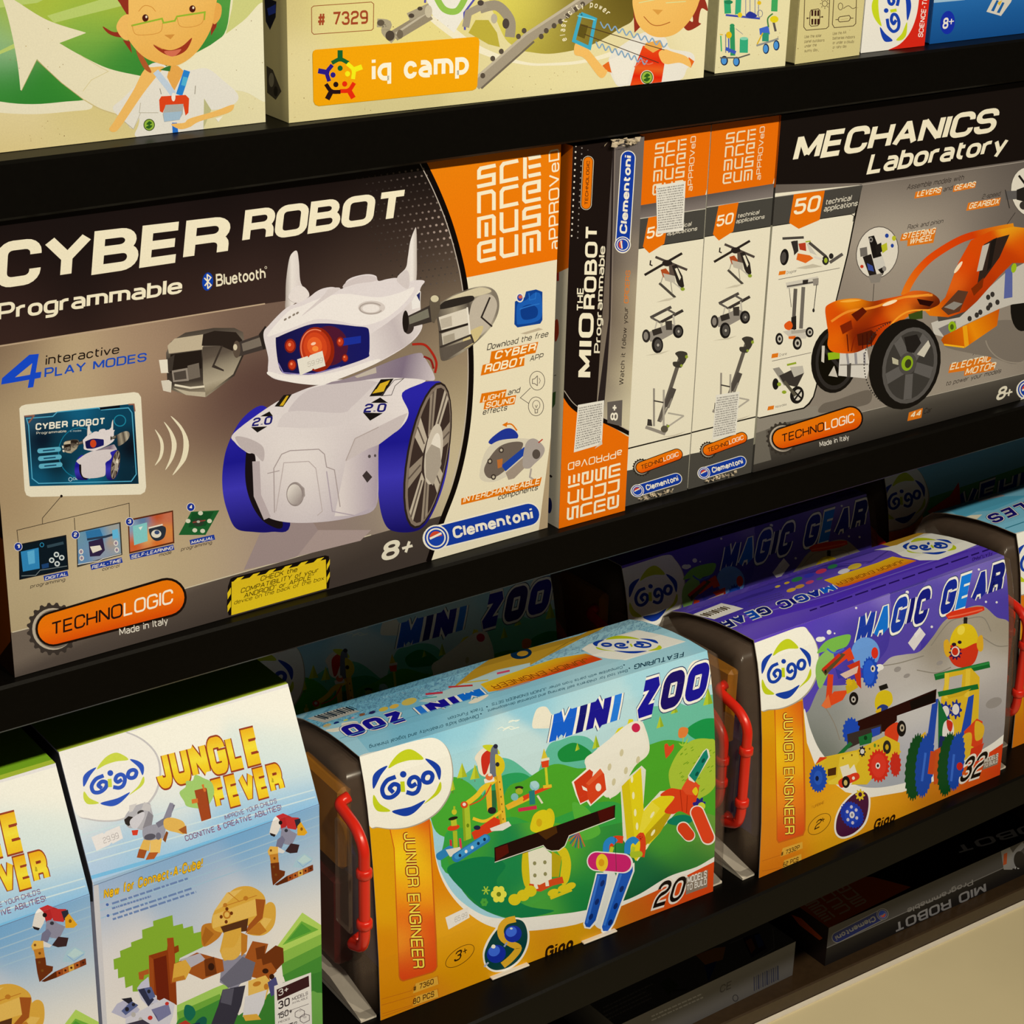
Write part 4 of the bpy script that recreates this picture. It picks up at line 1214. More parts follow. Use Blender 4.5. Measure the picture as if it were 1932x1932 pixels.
def side_art(A):
    A.at('a2')
    A.part('front_print').full('#e0d6b6')
    A.poly('1300,700 2000,700 1850,1291 1390,1366', '#dc680e')
    A.poly('1380,1364 1870,1285 1860,1382 1370,1456', ('lin', [(1600, 1330), (1620, 1425)], [(0, '#5a5049'), (1, '#7d7268')])); A.line('1370,1454 1860,1380', 4, '#a8a090')
    A.poly('1370,1458 1860,1384 1850,1583 1350,1664', '#45423a')
    A.line('1340,1665 1850,1584', 5, '#1b1815')
    A.at('b2'); A.line('1260,1254 1740,1136', 9, '#15120f')
    A.poly('1255,1402 1330,1388 1420,1370 1700,1290 1760,1270 1760,1700 1200,1700', '#49453c')
    A.part('museum_mark').at('a2'); museum(A, (1524, 925), (222, -34), (-30, 376), 11, '#e0cfa8')
    A.part('count_arrow'); A.poly('1470,1442 1610,1418 1572,1622 1472,1686 1430,1642', '#dd6c10'); A.text('50', (1452, 1592), (1566, 1566), 78, '#ecdfba', t=1.6, slant=.12)
    A.text('technical', (1602, 1528), (1752, 1500), 30, '#d5cbb0', t=1.25, slant=.15); A.text('applications', (1590, 1566), (1790, 1532), 30, '#d5cbb0', t=1.25, slant=.15)
    A.part('helicopter_picture')
    A.line('1438,1836 1690,1688', 17, '#2c2520'); A.line('1512,1712 1722,1802', 17, '#4a4038'); A.line('1480,1735 1476,1765 1492,1772', 9, '#2c2520')
    A.ell(1590, 1755, 34, 22, '#2a231f'); A.poly('1545,1800 1580,1790 1610,1830 1600,1870 1560,1850', '#a84a22'); A.poly('1600,1770 1640,1760 1640,1850 1605,1860', '#57493e')
    A.at('b2'); A.poly('1620,-10 1650,-20 1690,60 1700,130 1680,160 1650,100 1640,60', '#2b2520'); A.poly('1640,10 1655,5 1680,70 1670,90', '#e0d6b6')
    A.line('1535,108 1640,208', 17, '#4a443a'); A.line('1590,70 1690,155', 9, '#b5ad98'); A.line('1560,60 1545,110', 6, '#a09882'); A.line('1610,90 1620,180', 6, '#a09882'); A.poly('1560,40 1640,60 1640,110 1575,90', '#b8ae97'); A.ell(1690, 150, 14, 12, '#8a9a30')
    A.poly('1510,240 1580,215 1650,205 1600,228', '#c4b99c')
    A.part('buggy_picture')
    A.line('1472,345 1612,272', 20, '#4b443c'); A.line('1535,380 1690,296', 20, '#3a332d'); A.line('1480,345 1540,380', 14, '#5b544a'); A.line('1580,285 1640,320', 14, '#5b544a')
    A.line('1545,380 1548,460', 14, '#b9b09a'); A.line('1625,330 1632,400', 12, '#b9b09a'); A.line('1515,370 1500,430', 9, '#b9b09a')
    A.poly('1440,450 1520,420 1600,380 1640,400 1650,440 1540,500 1470,510', '#8d8475'); A.poly('1480,430 1540,410 1550,450 1490,470', '#332d27'); A.poly('1570,370 1615,365 1615,430 1575,430', '#3a342d')
    A.ell(1442, 470, 27, 45, '#2f2a25'); A.ell(1440, 470, 15, 28, '#857c6e'); A.ell(1655, 440, 35, 46, '#1f1c1a'); A.ell(1658, 440, 22, 30, '#4c4740'); A.ell(1516, 533, 38, 56, '#1f1c1a'); A.ell(1520, 533, 25, 40, '#4c4740')
    A.ell(1658, 440, 7, 9, '#a8a090'); A.ell(1520, 533, 8, 10, '#a8a090'); A.poly('1430,605 1530,585 1600,570 1540,595', '#c4b99c')
    A.part('crane_picture')
    A.ox += 126; A.oy -= 27
    A.line('1205,700 1130,930 1050,1160', 26, '#5f574b'); A.line('1150,930 1100,1060', 40, '#4d463d'); A.line('1140,1000 1060,1160', 12, '#7d7566')
    A.blob('1165,690 1200,675 1245,690 1235,740 1215,770 1200,790 1155,780 1150,750 1190,745 1180,715', '#3d382f'); A.ell(1240, 715, 10, 12, '#8a9a30'); A.ell(1205, 775, 9, 9, '#8a9a30')
    A.line('1020,930 1016,1190', 13, '#8f8675'); A.line('1085,940 1080,1200', 13, '#a39a86'); A.line('1018,1015 1082,1028', 9, '#3a342e')
    A.line('1110,1100 1215,1120 1100,1200', 11, '#a89f8b'); A.line('960,1195 1080,1240 1110,1180', 22, '#8d8474'); A.poly('975,1140 1000,1145 1005,1190 970,1185', '#3a342e'); A.ell(1085, 1210, 24, 24, '#57503f'); A.ell(1110, 1190, 9, 9, '#8a9a30')
    A.poly('1040,1270 1160,1260 1230,1225 1150,1250', '#c4b99c')
    A.part('technology_logo').at('b2'); techno(A, (1398, 1372), (1632, 1285), 36, gearc='#2c2720')
    A.part('maker_logo'); maker(A, (1362, 1534), (1625, 1452), 36)

B_ = Box('building_kit_box', 'building kit box end-on beside the car kit box, label near its bottom', 'toy box',
         (1298, 924), (1417, 892), Z2, HM, 0.42, '#d8ceb0', 'kit boxes standing end-on')
kb = B_
A = B_.front(); side_art(A); A.flush()
a_loc = on_z(1183, 962, Z2)
ka = copy_tree(B_.root)
ka.location = (mio.loc[0] + 0.0035 + mio.w, kb.loc[1], Z2 + 0.0003)
ka.location.x = kb.loc[0] - kb.w - 0.0012
ka['label'] = 'building kit box end-on beside the narrow robot box, label near its top'
A.part('price_label', 'white label full of tiny print').at('b2'); sticker(A, [(1452, 985), (1618, 960), (1592, 1262), (1425, 1300)], 17, 9); A.flush()
S2 = Surf(tuple(ka.location), kb.yaw, (1, 0, 0), [(0, 0, 0), (0, 0, HM)], kb.w)
S2.inks.append((0, 1, 0, 1, 40))
A2 = Art(S2, ka); A2.part('price_label', 'white label full of tiny print').at('a2'); sticker(A2, [(1030, 1300), (1238, 1268), (1222, 1615), (1038, 1640)], 18, 11); A2.flush()
for r_, sd in ((kb.root, 21), (ka, 22)):
    wrap_bits(r_, [(kb.w * (.3 + .07 * k), -0.0016, 0.0042) for k in range(7)], WRAP, 'torn_wrap', sd, 0.0017)

B_ = Box('car_kit_box', 'wide dark box with a large orange toy car on its front', 'toy box',
         (1420.5, 892), (1932, 753), Z2, HM, 0.075, '#1d1815', None, 0.43)
mech = B_
A = B_.left().at()
A.part('side_print').full('#d9cfae'); A.poly('1400,200 1490,200 1470,352 1400,366', '#dc680e'); A.poly('1400,366 1470,352 1462,424 1400,436', '#4a453d'); A.poly('1400,850 1440,830 1430,900 1400,900', '#5a554a')
A = B_.front().at('b3')
A.part('front_print').full('#1a1513')
A.poly('160,-490 800,-500 1880,-655 2100,-690 2100,1100 -100,1700 -60,-400', ('idw', 12, -45,
    [(810, -480, '#5c5248'), (1100, -520, '#4a413a'), (1400, -560, '#4d443c'), (1800, -600, '#5d544a'), (900, -350, '#9c8f7d'), (1200, -400, '#8d8070'), (1500, -430, '#978a78'), (1750, -400, '#6d6358'), (1000, -150, '#b0a38c'), (1250, -200, '#a99b85'), (1500, -250, '#8d8070'), (1700, -300, '#5d544b'), (900, 100, '#978a78'), (1100, 0, '#9a8d7a'), (700, 250, '#8a7d6c'),
     (1250, 100, '#8d8070'), (560, 850, '#7a6f60'), (650, 960, '#8d8271'), (800, 980, '#8a7f6e'), (550, 1050, '#857a6a'), (1500, 620, '#7d7263'), (1650, 650, '#9a8d79'), (1850, 600, '#8d806f'), (1350, 900, '#9a8e7a'), (1700, 850, '#a89b86'), (1850, 800, '#958976'), (1450, 750, '#8f8270'), (1900, 700, '#7d7263'), (450, 1080, '#8d8270')]))
A.poly('700,1130 800,1104 1932,832 2100,795 2100,1300 -60,1760 -60,1160 200,1150', ('lin', [(1000, 1060), (1060, 1280)], [(0, '#5d564a'), (.3, '#4a443a'), (1, '#2b2722')]))
A.line('790,1106 1932,834', 3, '#b5aa94')
A.poly('-60,1160 480,1060 500,1130 250,1180 120,1230 -60,1290', '#8a8170'); A.poly('-60,1290 120,1230 160,1440 -60,1500', '#6b6456')
A.poly('-80,-400 800,-490 790,-440 745,-225 700,0 620,320 540,640 480,930 460,1000 430,1050 390,1082 80,1150 40,1135 -80,1190', '#15120f')
A.poly('-60,-404 780,-487 735,-225 690,0 612,318 530,640 470,930 452,995 420,1042 386,1072 76,1142 40,1128 -60,1180', '#e2d8ba')
A.poly('-60,-370 166,-398 790,-486 800,-480 790,-440 745,-290 735,-285 150,-196 -60,-180', '#46423a'); A.line('160,-398 796,-486', 4, '#8f8678'); A.line('-60,-180 150,-196 720,-282 740,-270 732,-230', 5, '#15120f')
A.line('796,-488 1860,-640 2000,-662', 4, '#a89c8a')
A.part('title_lettering').at('a3')
A.text('MECHANICS', (306, 1138), (1722, 926), 192, '#e8dcb8', t=1.95, slant=.17, h1=172, gap=.5)
A.text('Laboratory', (826, 1224), (1800, 1066), 150, '#e8dcb8', t=1.75, slant=.17, h1=132, gap=.5)
A.part('count_arrow'); A.poly('318,1362 535,1335 498,1542 352,1604 285,1562', '#dd6c10'); A.text('50', (312, 1508), (490, 1478), 112, '#ecdfba', t=1.6, slant=.14)
A.text('technical', (538, 1436), (718, 1405), 40, '#d5cbb0', t=1.3, slant=.15); A.text('applications', (526, 1484), (762, 1442), 40, '#d5cbb0', t=1.3, slant=.15)
A.part('feature_notes')
A.text('Assemble models with', (1108, 1332), (1506, 1262), 40, '#3a322b', t=1.1, slant=.2)
A.poly('1172,1345 1360,1312 1348,1364 1162,1392', '#d9731a'); A.text('LEVERS', (1178, 1380), (1344, 1350), 42, '#ecdcb2', t=1.6, slant=.25); A.text('and', (1364, 1344), (1426, 1330), 34, '#3a322b', t=1.1, slant=.2); A.poly('1440,1302 1598,1275 1588,1316 1432,1346', '#d9731a'); A.text('GEARS', (1440, 1336), (1584, 1310), 40, '#ecdcb2', t=1.6, slant=.25)
A.text('2-speed', (1635, 1396), (1762, 1372), 34, '#3a322b', t=1.1, slant=.2); A.poly('1540,1422 1770,1384 1758,1440 1526,1478', '#d9731a'); A.text('GEARBOX', (1542, 1466), (1752, 1430), 42, '#ecdcb2', t=1.6, slant=.25)
A.text('Rack and pinion', (1112, 1610), (1362, 1564), 34, '#3a322b', t=1.1, slant=.2); A.poly('1076,1640 1318,1596 1296,1702 1112,1726 1116,1684 1062,1690', '#d9731a'); A.text('STEERING', (1076, 1678), (1302, 1638), 44, '#ecdcb2', t=1.6, slant=.25); A.text('WHEEL', (1124, 1716), (1288, 1684), 44, '#ecdcb2', t=1.6, slant=.25)
A.at('b3'); A.text('A real', (1570, 710), (1680, 682), 36, '#3a322b', t=1.1, slant=.2); A.poly('1415,770 1705,705 1695,755 1740,760 1720,810 1510,852 1515,815 1400,832', '#d9731a')
A.text('ELECTRIC', (1410, 812), (1692, 752), 50, '#ecdcb2', t=1.6, slant=.25); A.text('MOTOR', (1516, 846), (1724, 802), 48, '#ecdcb2', t=1.6, slant=.25); A.text('to power your models', (1382, 922), (1768, 830), 34, '#3a322b', t=1.1, slant=.2)
A.poly('1125,1108 1222,1076 1212,1145 1114,1168', '#d9731a'); A.text('44', (1132, 1148), (1206, 1130), 42, '#ecdcb2', t=1.7, slant=.2); A.text('Car', (1225, 1120), (1280, 1106), 40, '#2a241e', t=1.2, slant=.2)
A.part('gearbox_picture').at('a3'); A.ell(1975, 1345, 138, 180, '#5d544a', -10); A.ell(1975, 1345, 132, 174, '#dcd2ba', -10); A.line('1800,1370 1900,1365', 60, '#5d5852'); A.line('1895,1230 1940,1290', 16, '#1f1b18'); A.poly('1880,1330 1960,1300 1960,1420 1880,1400', '#26221e'); A.ell(1930, 1440, 30, 30, '#3a342e'); A.line('1800,1330 1830,1460', 7, '#3a342e')
A.line('1870,1490 1800,1590', 4, '#3a322b')
A.part('steering_picture'); A.ell(903, 1770, 148, 186, '#5d544a', 14); A.ell(903, 1770, 142, 180, '#d9cfb8', 14)
A.poly('840,1660 880,1650 930,1780 960,1880 940,1930 900,1880 870,1800', '#1c1917'); A.poly('800,1800 860,1780 900,1930 850,1940', '#241f1c'); A.poly('890,1720 930,1700 940,1760 900,1790', '#221e1b'); A.poly('780,1740 830,1730 835,1790 785,1800', '#6d665c'); A.poly('930,1720 970,1700 975,1750 940,1775', '#b5b52a'); A.ell(1020, 1670, 14, 18, '#b5b52a'); A.ell(970, 1652, 13, 15, '#24408f'); A.ell(1008, 1722, 11, 14, '#24408f'); A.ell(795, 1868, 12, 12, '#c03a20'); A.ell(858, 1680, 14, 18, '#8a8378'); A.ell(858, 1680, 7, 9, '#1c1917')
A.at('b3'); A.poly('830,60 870,80 880,120 840,110', '#3a4a8a'); A.poly('870,30 940,10 960,80 900,110', '#c9c2b0'); A.ell(952, 100, 14, 18, '#8a8378'); A.poly('840,150 940,130 920,195 860,200', '#857c6e'); A.line('880,205 866,420', 4, '#3a322b')
A.part('dragster_picture').at('a3')
A.line('238,1672 388,1664', 18, '#4a443c'); A.line('310,1690 330,1760', 26, '#2c2722'); A.poly('310,1690 345,1685 350,1760 320,1790', '#332d28'); A.poly('350,1708 400,1700 405,1760 360,1750', '#b03a22'); A.poly('345,1775 430,1790 455,1810 400,1845 335,1820', '#d9641e'); A.line('425,1700 545,1800', 20, '#4a443c'); A.poly('405,1700 430,1720 480,1790 430,1770', '#c4bca8'); A.line('400,1695 435,1690', 9, '#9aa82a')
A.ell(252, 1802, 30, 58, '#1d1a18', 6); A.ell(246, 1805, 18, 40, '#4c463f', 6); A.ell(540, 1825, 24, 33, '#2a2622'); A.ell(542, 1825, 12, 18, '#9aa82a'); A.ell(580, 1795, 16, 20, '#2a2622'); A.line('570,1840 660,1780', 22, '#5a534a'); A.line('460,1800 520,1820', 14, '#d5ccb8'); A.poly('330,1880 450,1850 520,1868 400,1885', '#bfb498')
A.poly('216,1902 262,1896 258,1922 210,1930', '#d9731a')
A.at('b3'); A.text('Dragster', (266, 138), (338, 122), 20, '#6d655a', t=1.1); A.line('210,176 640,95', 4, '#6d655a')
A.part('tower_crane_picture'); A.line('265,220 490,175', 44, '#c9c0aa'); A.line('270,225 480,190', 12, '#5a534a'); A.poly('450,172 492,165 490,215 455,220', '#8f8676'); A.poly('380,180 420,175 415,205 380,210', '#2f2a25')
A.line('330,240 312,545', 26, '#5d564b'); A.line('385,228 368,520', 26, '#6d665a'); A.line('357,240 340,530', 10, '#e2d8ba'); A.line('285,235 300,370', 4, '#5d564b'); A.line('478,210 458,385', 5, '#3a342e'); A.ell(456, 392, 8, 14, '#2a2520'); A.poly('300,440 335,430 335,525 300,530', '#26221e')
A.blob('252,490 290,465 310,500 290,530 258,520', '#d9561a'); A.poly('240,540 310,525 420,560 400,590 300,590', '#c4bba6'); A.poly('280,575 330,570 330,595 282,592', '#d9641e'); A.line('300,545 450,530', 24, '#a89f8c')
for x, y, a, b2 in ((216, 592, 27, 42), (342, 622, 32, 46), (428, 545, 28, 36)): A.ell(x, y, a, b2, '#1f1c19'); A.ell(x + 2, y, a * .6, b2 * .6, '#b8b09c'); A.ell(x + 2, y, a * .3, b2 * .3, '#26221e')
A.poly('165,698 210,690 206,720 160,728', '#d9731a'); A.text('Crane', (214, 716), (268, 704), 20, '#6d655a', t=1.1); A.line('165,748 440,688', 4, '#6d655a')
A.part('motorbike_picture'); A.poly('170,800 215,790 300,900 250,920', '#8f8878'); A.poly('215,850 300,810 390,830 340,930 250,910', '#3a342e'); A.poly('290,790 380,780 390,830 320,860', '#b8b09c'); A.line('270,775 335,760', 14, '#8fa02a'); A.ell(190, 908, 22, 40, '#1f1c19'); A.ell(340, 985, 48, 62, '#1f1c19', 12); A.ell(346, 985, 28, 40, '#cfc6ae', 12); A.line('320,960 372,1010', 12, '#1f1c19'); A.line('372,950 322,1020', 12, '#1f1c19'); A.line('250,890 330,990', 22, '#57503f'); A.ell(215, 910, 14, 14, '#8fa02a'); A.ell(250, 965, 16, 12, '#8fa02a')
A.poly('138,1066 180,1058 176,1085 132,1094', '#d9731a'); A.text('Motorbike', (188, 1078), (266, 1058), 18, '#6d655a', t=1.1)
A.part('car_picture')
A.blob('520,1050 620,1020 840,950 850,1040 700,1080 500,1110', '#6b6153')
A.blob('1370,640 1600,560 1720,470 1900,470 2060,560 1900,760 1700,720', '#7a6f60'); A.ring(1880, 570, 220, 190, 8, '#958976', 0, 20, 170)
A.ell(605, 735, 165, 238, '#1b1815', 8); A.ell(612, 735, 140, 215, '#2f2b27', 8); A.ell(612, 735, 120, 185, '#15130f', 8); A.poly('560,850 600,780 625,860', '#c4bba6'); A.line('510,640 700,860', 26, '#2f2b27'); A.poly('515,640 535,640 530,760 510,750', '#c9c0aa')
A.poly('640,690 830,660 850,780 830,870 730,860 630,850', '#d0c8b6'); A.line('640,775 840,770', 10, '#8d8577'); A.poly('690,770 720,760 715,860 690,860', '#4a443c'); A.line('690,690 700,770', 16, '#8f8a86'); A.line('750,690 755,770', 18, '#8f8a86'); A.line('810,690 815,770', 14, '#8f8a86'); A.poly('555,690 640,680 640,730 560,740', '#8fb01e')
A.ell(1940, 330, 100, 210, '#1b1815', 8)
A.poly('1280,480 1500,400 1800,130 1932,60 2020,60 2000,330 1850,350 1760,380 1500,500 1370,580 1300,560', '#c3bba9'); A.poly('1320,400 1420,340 1600,270 1600,330 1480,440 1330,470', '#4b453d'); A.poly('1340,370 1420,330 1480,350 1400,400', '#9a9385')
for x, y in ((1550, 450), (1600, 425), (1625, 405), (1680, 375), (1695, 355), (1745, 335), (1680, 300), (1710, 280), (1830, 170), (1825, 240)): A.ell(x, y, 15, 19, '#37322c')
A.poly('1330,520 1450,465 1460,520 1370,575', '#77706a'); A.ell(1428, 508, 28, 40, '#8fb01e'); A.ell(1426, 508, 13, 20, '#4a5a1a'); A.poly('1800,110 1850,90 1850,300 1790,310', '#5b6498')
A.poly('1350,600 1370,570 1500,505 1760,380 1742,500 1515,655 1375,640', ('lin', [(1370, 600), (1760, 420)], [(0, '#b8520a'), (.35, '#d9690a'), (.5, '#e88a12'), (1, '#c9560c')])); A.poly('1500,505 1515,655 1545,635 1530,495', '#e9a01a'); A.line('1370,632 1512,650', 12, '#f0b020')
A.line('1090,290 1130,200 1200,100 1310,0 1500,-110 1700,-165 1860,-195', 50, ('lin', [(1090, 290), (1860, -195)], [(0, '#e0741a'), (.3, '#dc4a10'), (.7, '#cf3c0c'), (1, '#e08a1a')]), curve=True)
A.poly('1380,300 1470,60 1560,-100 1700,-165 1860,-195 1990,-180 2000,60 1850,60 1760,150 1680,240 1600,330 1520,400 1400,440 1270,430 1240,400 1330,350', ('idw', 7, -15, [(1400, 380, '#c94a0c'), (1500, 100, '#d9480e'), (1450, 180, '#e0641a'), (1600, 200, '#b8380a'), (1650, -100, '#d44a0e'), (1850, -190, '#e8a01c'), (1900, -100, '#d9500e'), (1800, 40, '#c23e0a'), (1300, 420, '#e07a14'), (1550, 330, '#a8340a')]))
A.poly('1650,-70 1720,-110 1830,-140 1760,20 1660,160 1600,230', '#33261f'); A.poly('1640,-60 1690,-80 1640,110 1600,120', '#bdb3a0'); A.poly('1560,240 1650,160 1640,230 1580,290', '#7a2c0c'); A.poly('1350,380 1470,250 1540,260 1480,400 1400,425', '#5a3a28'); A.poly('1370,370 1440,330 1500,345 1440,390', '#8d8577'); A.ell(1470, 90, 12, 50, '#f0d8b0', 35)
A.ell(1860, 95, 18, 34, '#9ab81e', 12)
A.poly('1700,-90 1740,-120 1700,90 1670,120', '#1f1a17')
A.blob('538,385 560,350 640,318 760,308 860,328 960,310 1080,285 1150,255 1260,262 1330,305 1335,350 1260,385 1160,410 1050,490 960,590 930,620 860,640 740,690 600,685 555,640 560,560 548,480', ('idw', 6, -13, [(560, 400, '#d9520c'), (700, 330, '#e88a14'), (780, 330, '#e07a10'), (650, 430, '#cf440a'), (880, 350, '#8f2808'), (800, 450, '#98300a'), (1000, 330, '#d9500c'), (1200, 280, '#e0641a'), (1250, 340, '#5d1c08'), (1050, 420, '#e0741a'), (950, 500, '#c43e0a'), (850, 570, '#6a1c08'), (750, 600, '#7c2408'), (600, 600, '#e0660e'), (580, 520, '#d9560c'), (900, 620, '#d4480c'), (640, 670, '#dc5a10')]))
A.line('580,470 700,400 880,370 1090,300 1290,285', 16, '#e88a2a', curve=True); A.line('960,590 1010,480 1120,400 1270,390', 12, '#f0982a', curve=True); A.line('720,680 760,560 900,500 1000,470', 8, '#7a220a', curve=True); A.poly('760,560 860,530 900,560 860,630 770,640', '#4a1a0c'); A.ell(990, 340, 55, 12, '#f5dcb0', -20)
A.poly('1120,420 1220,390 1220,450 1130,460', '#3a4a1c'); A.poly('720,420 800,370 830,400 760,470', '#5a1a0a'); A.poly('1180,310 1300,330 1270,365 1200,350', '#2a100a'); A.poly('640,500 720,460 730,520 660,560', '#7a240a'); A.line('690,560 700,680', 8, '#5a1a0a'); A.line('800,560 800,660', 6, '#3a120a'); A.line('830,550 832,655', 6, '#3a120a'); A.line('860,545 862,645', 6, '#3a120a'); A.blob('1090,300 1180,285 1270,275 1180,300', '#f09a30'); A.blob('640,330 720,315 790,320 700,335', '#f2a83a')
A.ell(1095, 768, 248, 322, '#1b1815', 14)
for k in range(34):
    t = math.radians(120 + 4.2 * k)
    A.ell(1095 + 225 * math.cos(t) - 60, 768 + 300 * math.sin(t) * .98, 5, 6, '#2f2b26', n=6)
A.ell(1130, 778, 188, 272, '#57524b', 14); A.ell(1130, 778, 164, 245, '#3d3933', 14)
for t in (75, 147, 219, 291, 3):
    t = math.radians(t); c, s_ = math.cos(math.radians(14)), math.sin(math.radians(14))
    def e(t, m):
        x, y = 164 * m * math.cos(t), 245 * m * math.sin(t); return (1130 + x * c - y * s_, 778 + x * s_ + y * c)
    A.poly([e(t - .17, 1), e(t + .17, 1), e(t + .55, .3), e(t - .55, .3)], '#5f5a53')
A.poly('1180,700 1260,600 1275,640 1230,720', '#c9c0a8'); A.poly('1090,580 1180,560 1210,620 1160,690 1110,680', '#24201d'); A.poly('1005,720 1050,740 1050,775 1010,765', '#b8b090')
A.ell(1115, 765, 62, 78, '#4d4842', 14); A.ell(1112, 762, 40, 54, '#8aa81e', 14); A.ell(1118, 765, 22, 32, '#3a3a20', 14)
A.part('technology_logo'); techno(A, (240, 1290), (715, 1150), 68, 78, gearc='#39332b', made=((500, 1350), (706, 1298), 38))
A.part('age_mark'); A.text('8', (1730, 1028), (1796, 1010), 92, '#ddd2b2', t=1.9, slant=.18, rnd=2.4); A.line('1805,975 1850,962', 11, '#ddd2b2'); A.line('1833,945 1822,992', 11, '#ddd2b2')
A.part('maker_logo'); maker(A, (1945, 950), (2500, 810), 60)
A.poly('1880,1050 1930,990 2050,960 2050,1030 1910,1060', '#e0d6b8')
A.flush()

# ------------------------------------------------------------------ top shelf
REF[0] = (238, 226, 198)
KID = dict(skin='#e6b25c', skin2='#dda04a', hair='#8e3020', coat='#ddd6c2')

def speckle(A, x0, y0, x1, y1, n, seed, slope=-0.11):
    rnd = random.Random(seed)
    for _ in range(n):
        x, y = rnd.uniform(x0, x1), rnd.uniform(y0, y1)
        A.ell(x, y, rnd.uniform(1.5, 4), rnd.uniform(1.5, 5), rnd.choice(['#8a7448', '#a8925c', '#7a5a38', '#b59a60']), n=6)

def green_dot(A, x, y, rx, ry):
    A.ell(x, y, rx, ry, '#3a4a1a'); A.ell(x, y, rx * .86, ry * .86, '#8fae3a')
    A.blob([(x - rx * .5, y - ry * .1), (x, y - ry * .6), (x + rx * .5, y - ry * .3), (x + rx * .1, y), (x + rx * .55, y + ry * .15), (x, y + ry * .65), (x - rx * .6, y + ry * .4), (x - rx * .1, y + ry * .05)], '#2f5a1e')

B_ = Box('science_kit_box', 'cream kit box with a green disc and cartoon boy in a lab coat, top shelf', 'toy box',
         (-300, 323.7), (501, 231), Z1, 0.30, 0.085, '#cfc08c')
A = B_.front().at('a0')
A.part('front_print').full('#d9cb95')
A.poly('-1200,-300 1900,-300 1840,0 1866,860 0,1075 -1200,1230', ('idw', 13, -38, [(0, 900, '#dccb94'), (0, 1050, '#d2bb78'), (600, 1000, '#d6c488'), (1200, 900, '#d0c184'), (1800, 850, '#dccf9e'), (1700, 600, '#ddd29e'), (1500, 700, '#d9cf98'), (1800, 200, '#e0d8b0'), (700, 850, '#d2c07c'), (1500, 350, '#e2dab0')]))
A.blob('-500,600 -200,760 0,790 250,800 500,780 640,760 600,700 300,715 0,705 -300,640', '#e2d8b4')
GR = ('idw', 13, -38, [(50, 150, '#8fae4a'), (0, 330, '#8fb58a'), (200, 50, '#a9b53a'), (400, 50, '#a5b83e'), (700, 100, '#7fa83c'), (600, 200, '#8ab04a'), (600, 350, '#55983a'), (850, 450, '#3f8a34'), (900, 500, '#35802f'), (300, 600, '#35852f'), (250, 720, '#2f7a2c'), (-50, 600, '#3f8f38'), (0, 700, '#2f7a2c'), (1500, 200, '#3a8a38'), (1580, 80, '#5a9a40'), (700, 0, '#b5b838'), (1450, 330, '#2f7a32')])
A.blob('-700,-300 -700,300 -350,640 0,712 230,730 460,712 640,690 850,600 1000,530 1200,450 1440,335 1570,240 1610,60 1615,-200 1500,-500 300,-600', GR, 4)
for a in ('-50,60 260,20 420,-60 -60,-60', '330,110 760,-20 860,-20 860,40 380,160', '-50,380 110,300 120,330 -50,400'): A.poly(a, '#b3c466')
A.poly('1580,250 1625,60 1640,-60 1900,-60 1840,30 1700,150', '#c5c478')
A.blob('985,535 1240,470 1440,340 1700,150 1850,20 1900,300 1890,700 1700,640 1400,620 1000,620', '#e2dab4')
A.poly(smooth([(980, 530)], False) and smooth([(-10, -60), (100, -0), (330, 140), (600, 228)], False) + [(600, 232), (415, 302)] + smooth([(415, 302), (560, 385), (760, 480), (985, 532)], False) + [(1010, 560), (960, 640), (870, 810)] + smooth([(830, 802), (700, 760), (580, 695), (420, 570), (260, 416)], False) + [(258, 416), (150, 636), (143, 630)] + smooth([(143, 630), (120, 430), (70, 180), (20, 0), (-10, -60)], False), '#e0d5ae')
A.line('258,420 430,580 590,702', 5, '#b8a468'); A.line('830,805 700,762 590,700', 7, '#c9b67c', curve=True); A.line('150,636 258,418', 4, '#a8a060'); A.line('560,385 700,470 760,500 640,560 580,640', 4, '#cfc088')
speckle(A, 60, 100, 460, 480, 12, 1); speckle(A, 20, 820, 560, 1000, 12, 2); speckle(A, 1600, 100, 1840, 820, 8, 3)
A.part('boy_picture')
A.blob('790,760 860,690 985,560 1010,490 1080,440 1160,460 1190,520 1100,640 1000,700 900,860 930,905 870,850', KID['coat'])
A.blob('985,600 1090,500 1200,480 1330,492 1450,480 1560,560 1668,665 1630,735 1480,770 1430,700 1425,910 1240,935 960,962 975,850', KID['coat'])
A.poly('870,850 985,600 1020,560 1040,700 935,905', KID['coat']); A.line('870,850 935,905 985,790', 4, '#b8ae94'); A.poly('1430,690 1480,770 1425,905', '#b5b07a')
A.blob('765,905 800,925 850,880 1000,660 1110,520 1150,470 1080,470 1010,490 930,640 800,850', KID['skin'])
A.poly('1190,460 1245,460 1290,500 1220,640 1170,540', KID['skin2']); A.poly('1160,470 1200,455 1190,500 1120,490', '#35702f')
A.line('1090,500 1170,600 1215,660', 44, '#b9c6cc'); A.line('1310,495 1280,590 1255,665', 46, '#2a7cc0'); A.line('1300,540 1285,600', 34, '#4fa8c4')
A.poly('1205,860 1240,860 1250,935 1210,945', '#2568b8')
A.poly('1115,700 1130,675 1300,665 1325,690 1320,790 1300,810 1285,740 1160,740 1140,790 1120,780', '#d6431c'); A.poly('1160,735 1285,728 1280,800 1255,840 1150,855 1140,800', '#a8a79a'); A.poly('1145,790 1275,780 1260,838 1150,852', '#9db4be'); A.ell(1215, 680, 14, 30, '#e8dcc8')
A.blob('1200,870 1290,860 1330,830 1500,780 1620,735 1640,745 1600,790 1400,850 1330,890 1260,905', KID['skin']); A.poly('1510,830 1560,815 1530,855', '#e6dec6')
A.line('985,720 975,790 1110,790', 4, '#b0a78c'); A.line('1120,620 1130,660', 5, '#8f8672'); A.line('1370,600 1365,660', 5, '#8f8672')
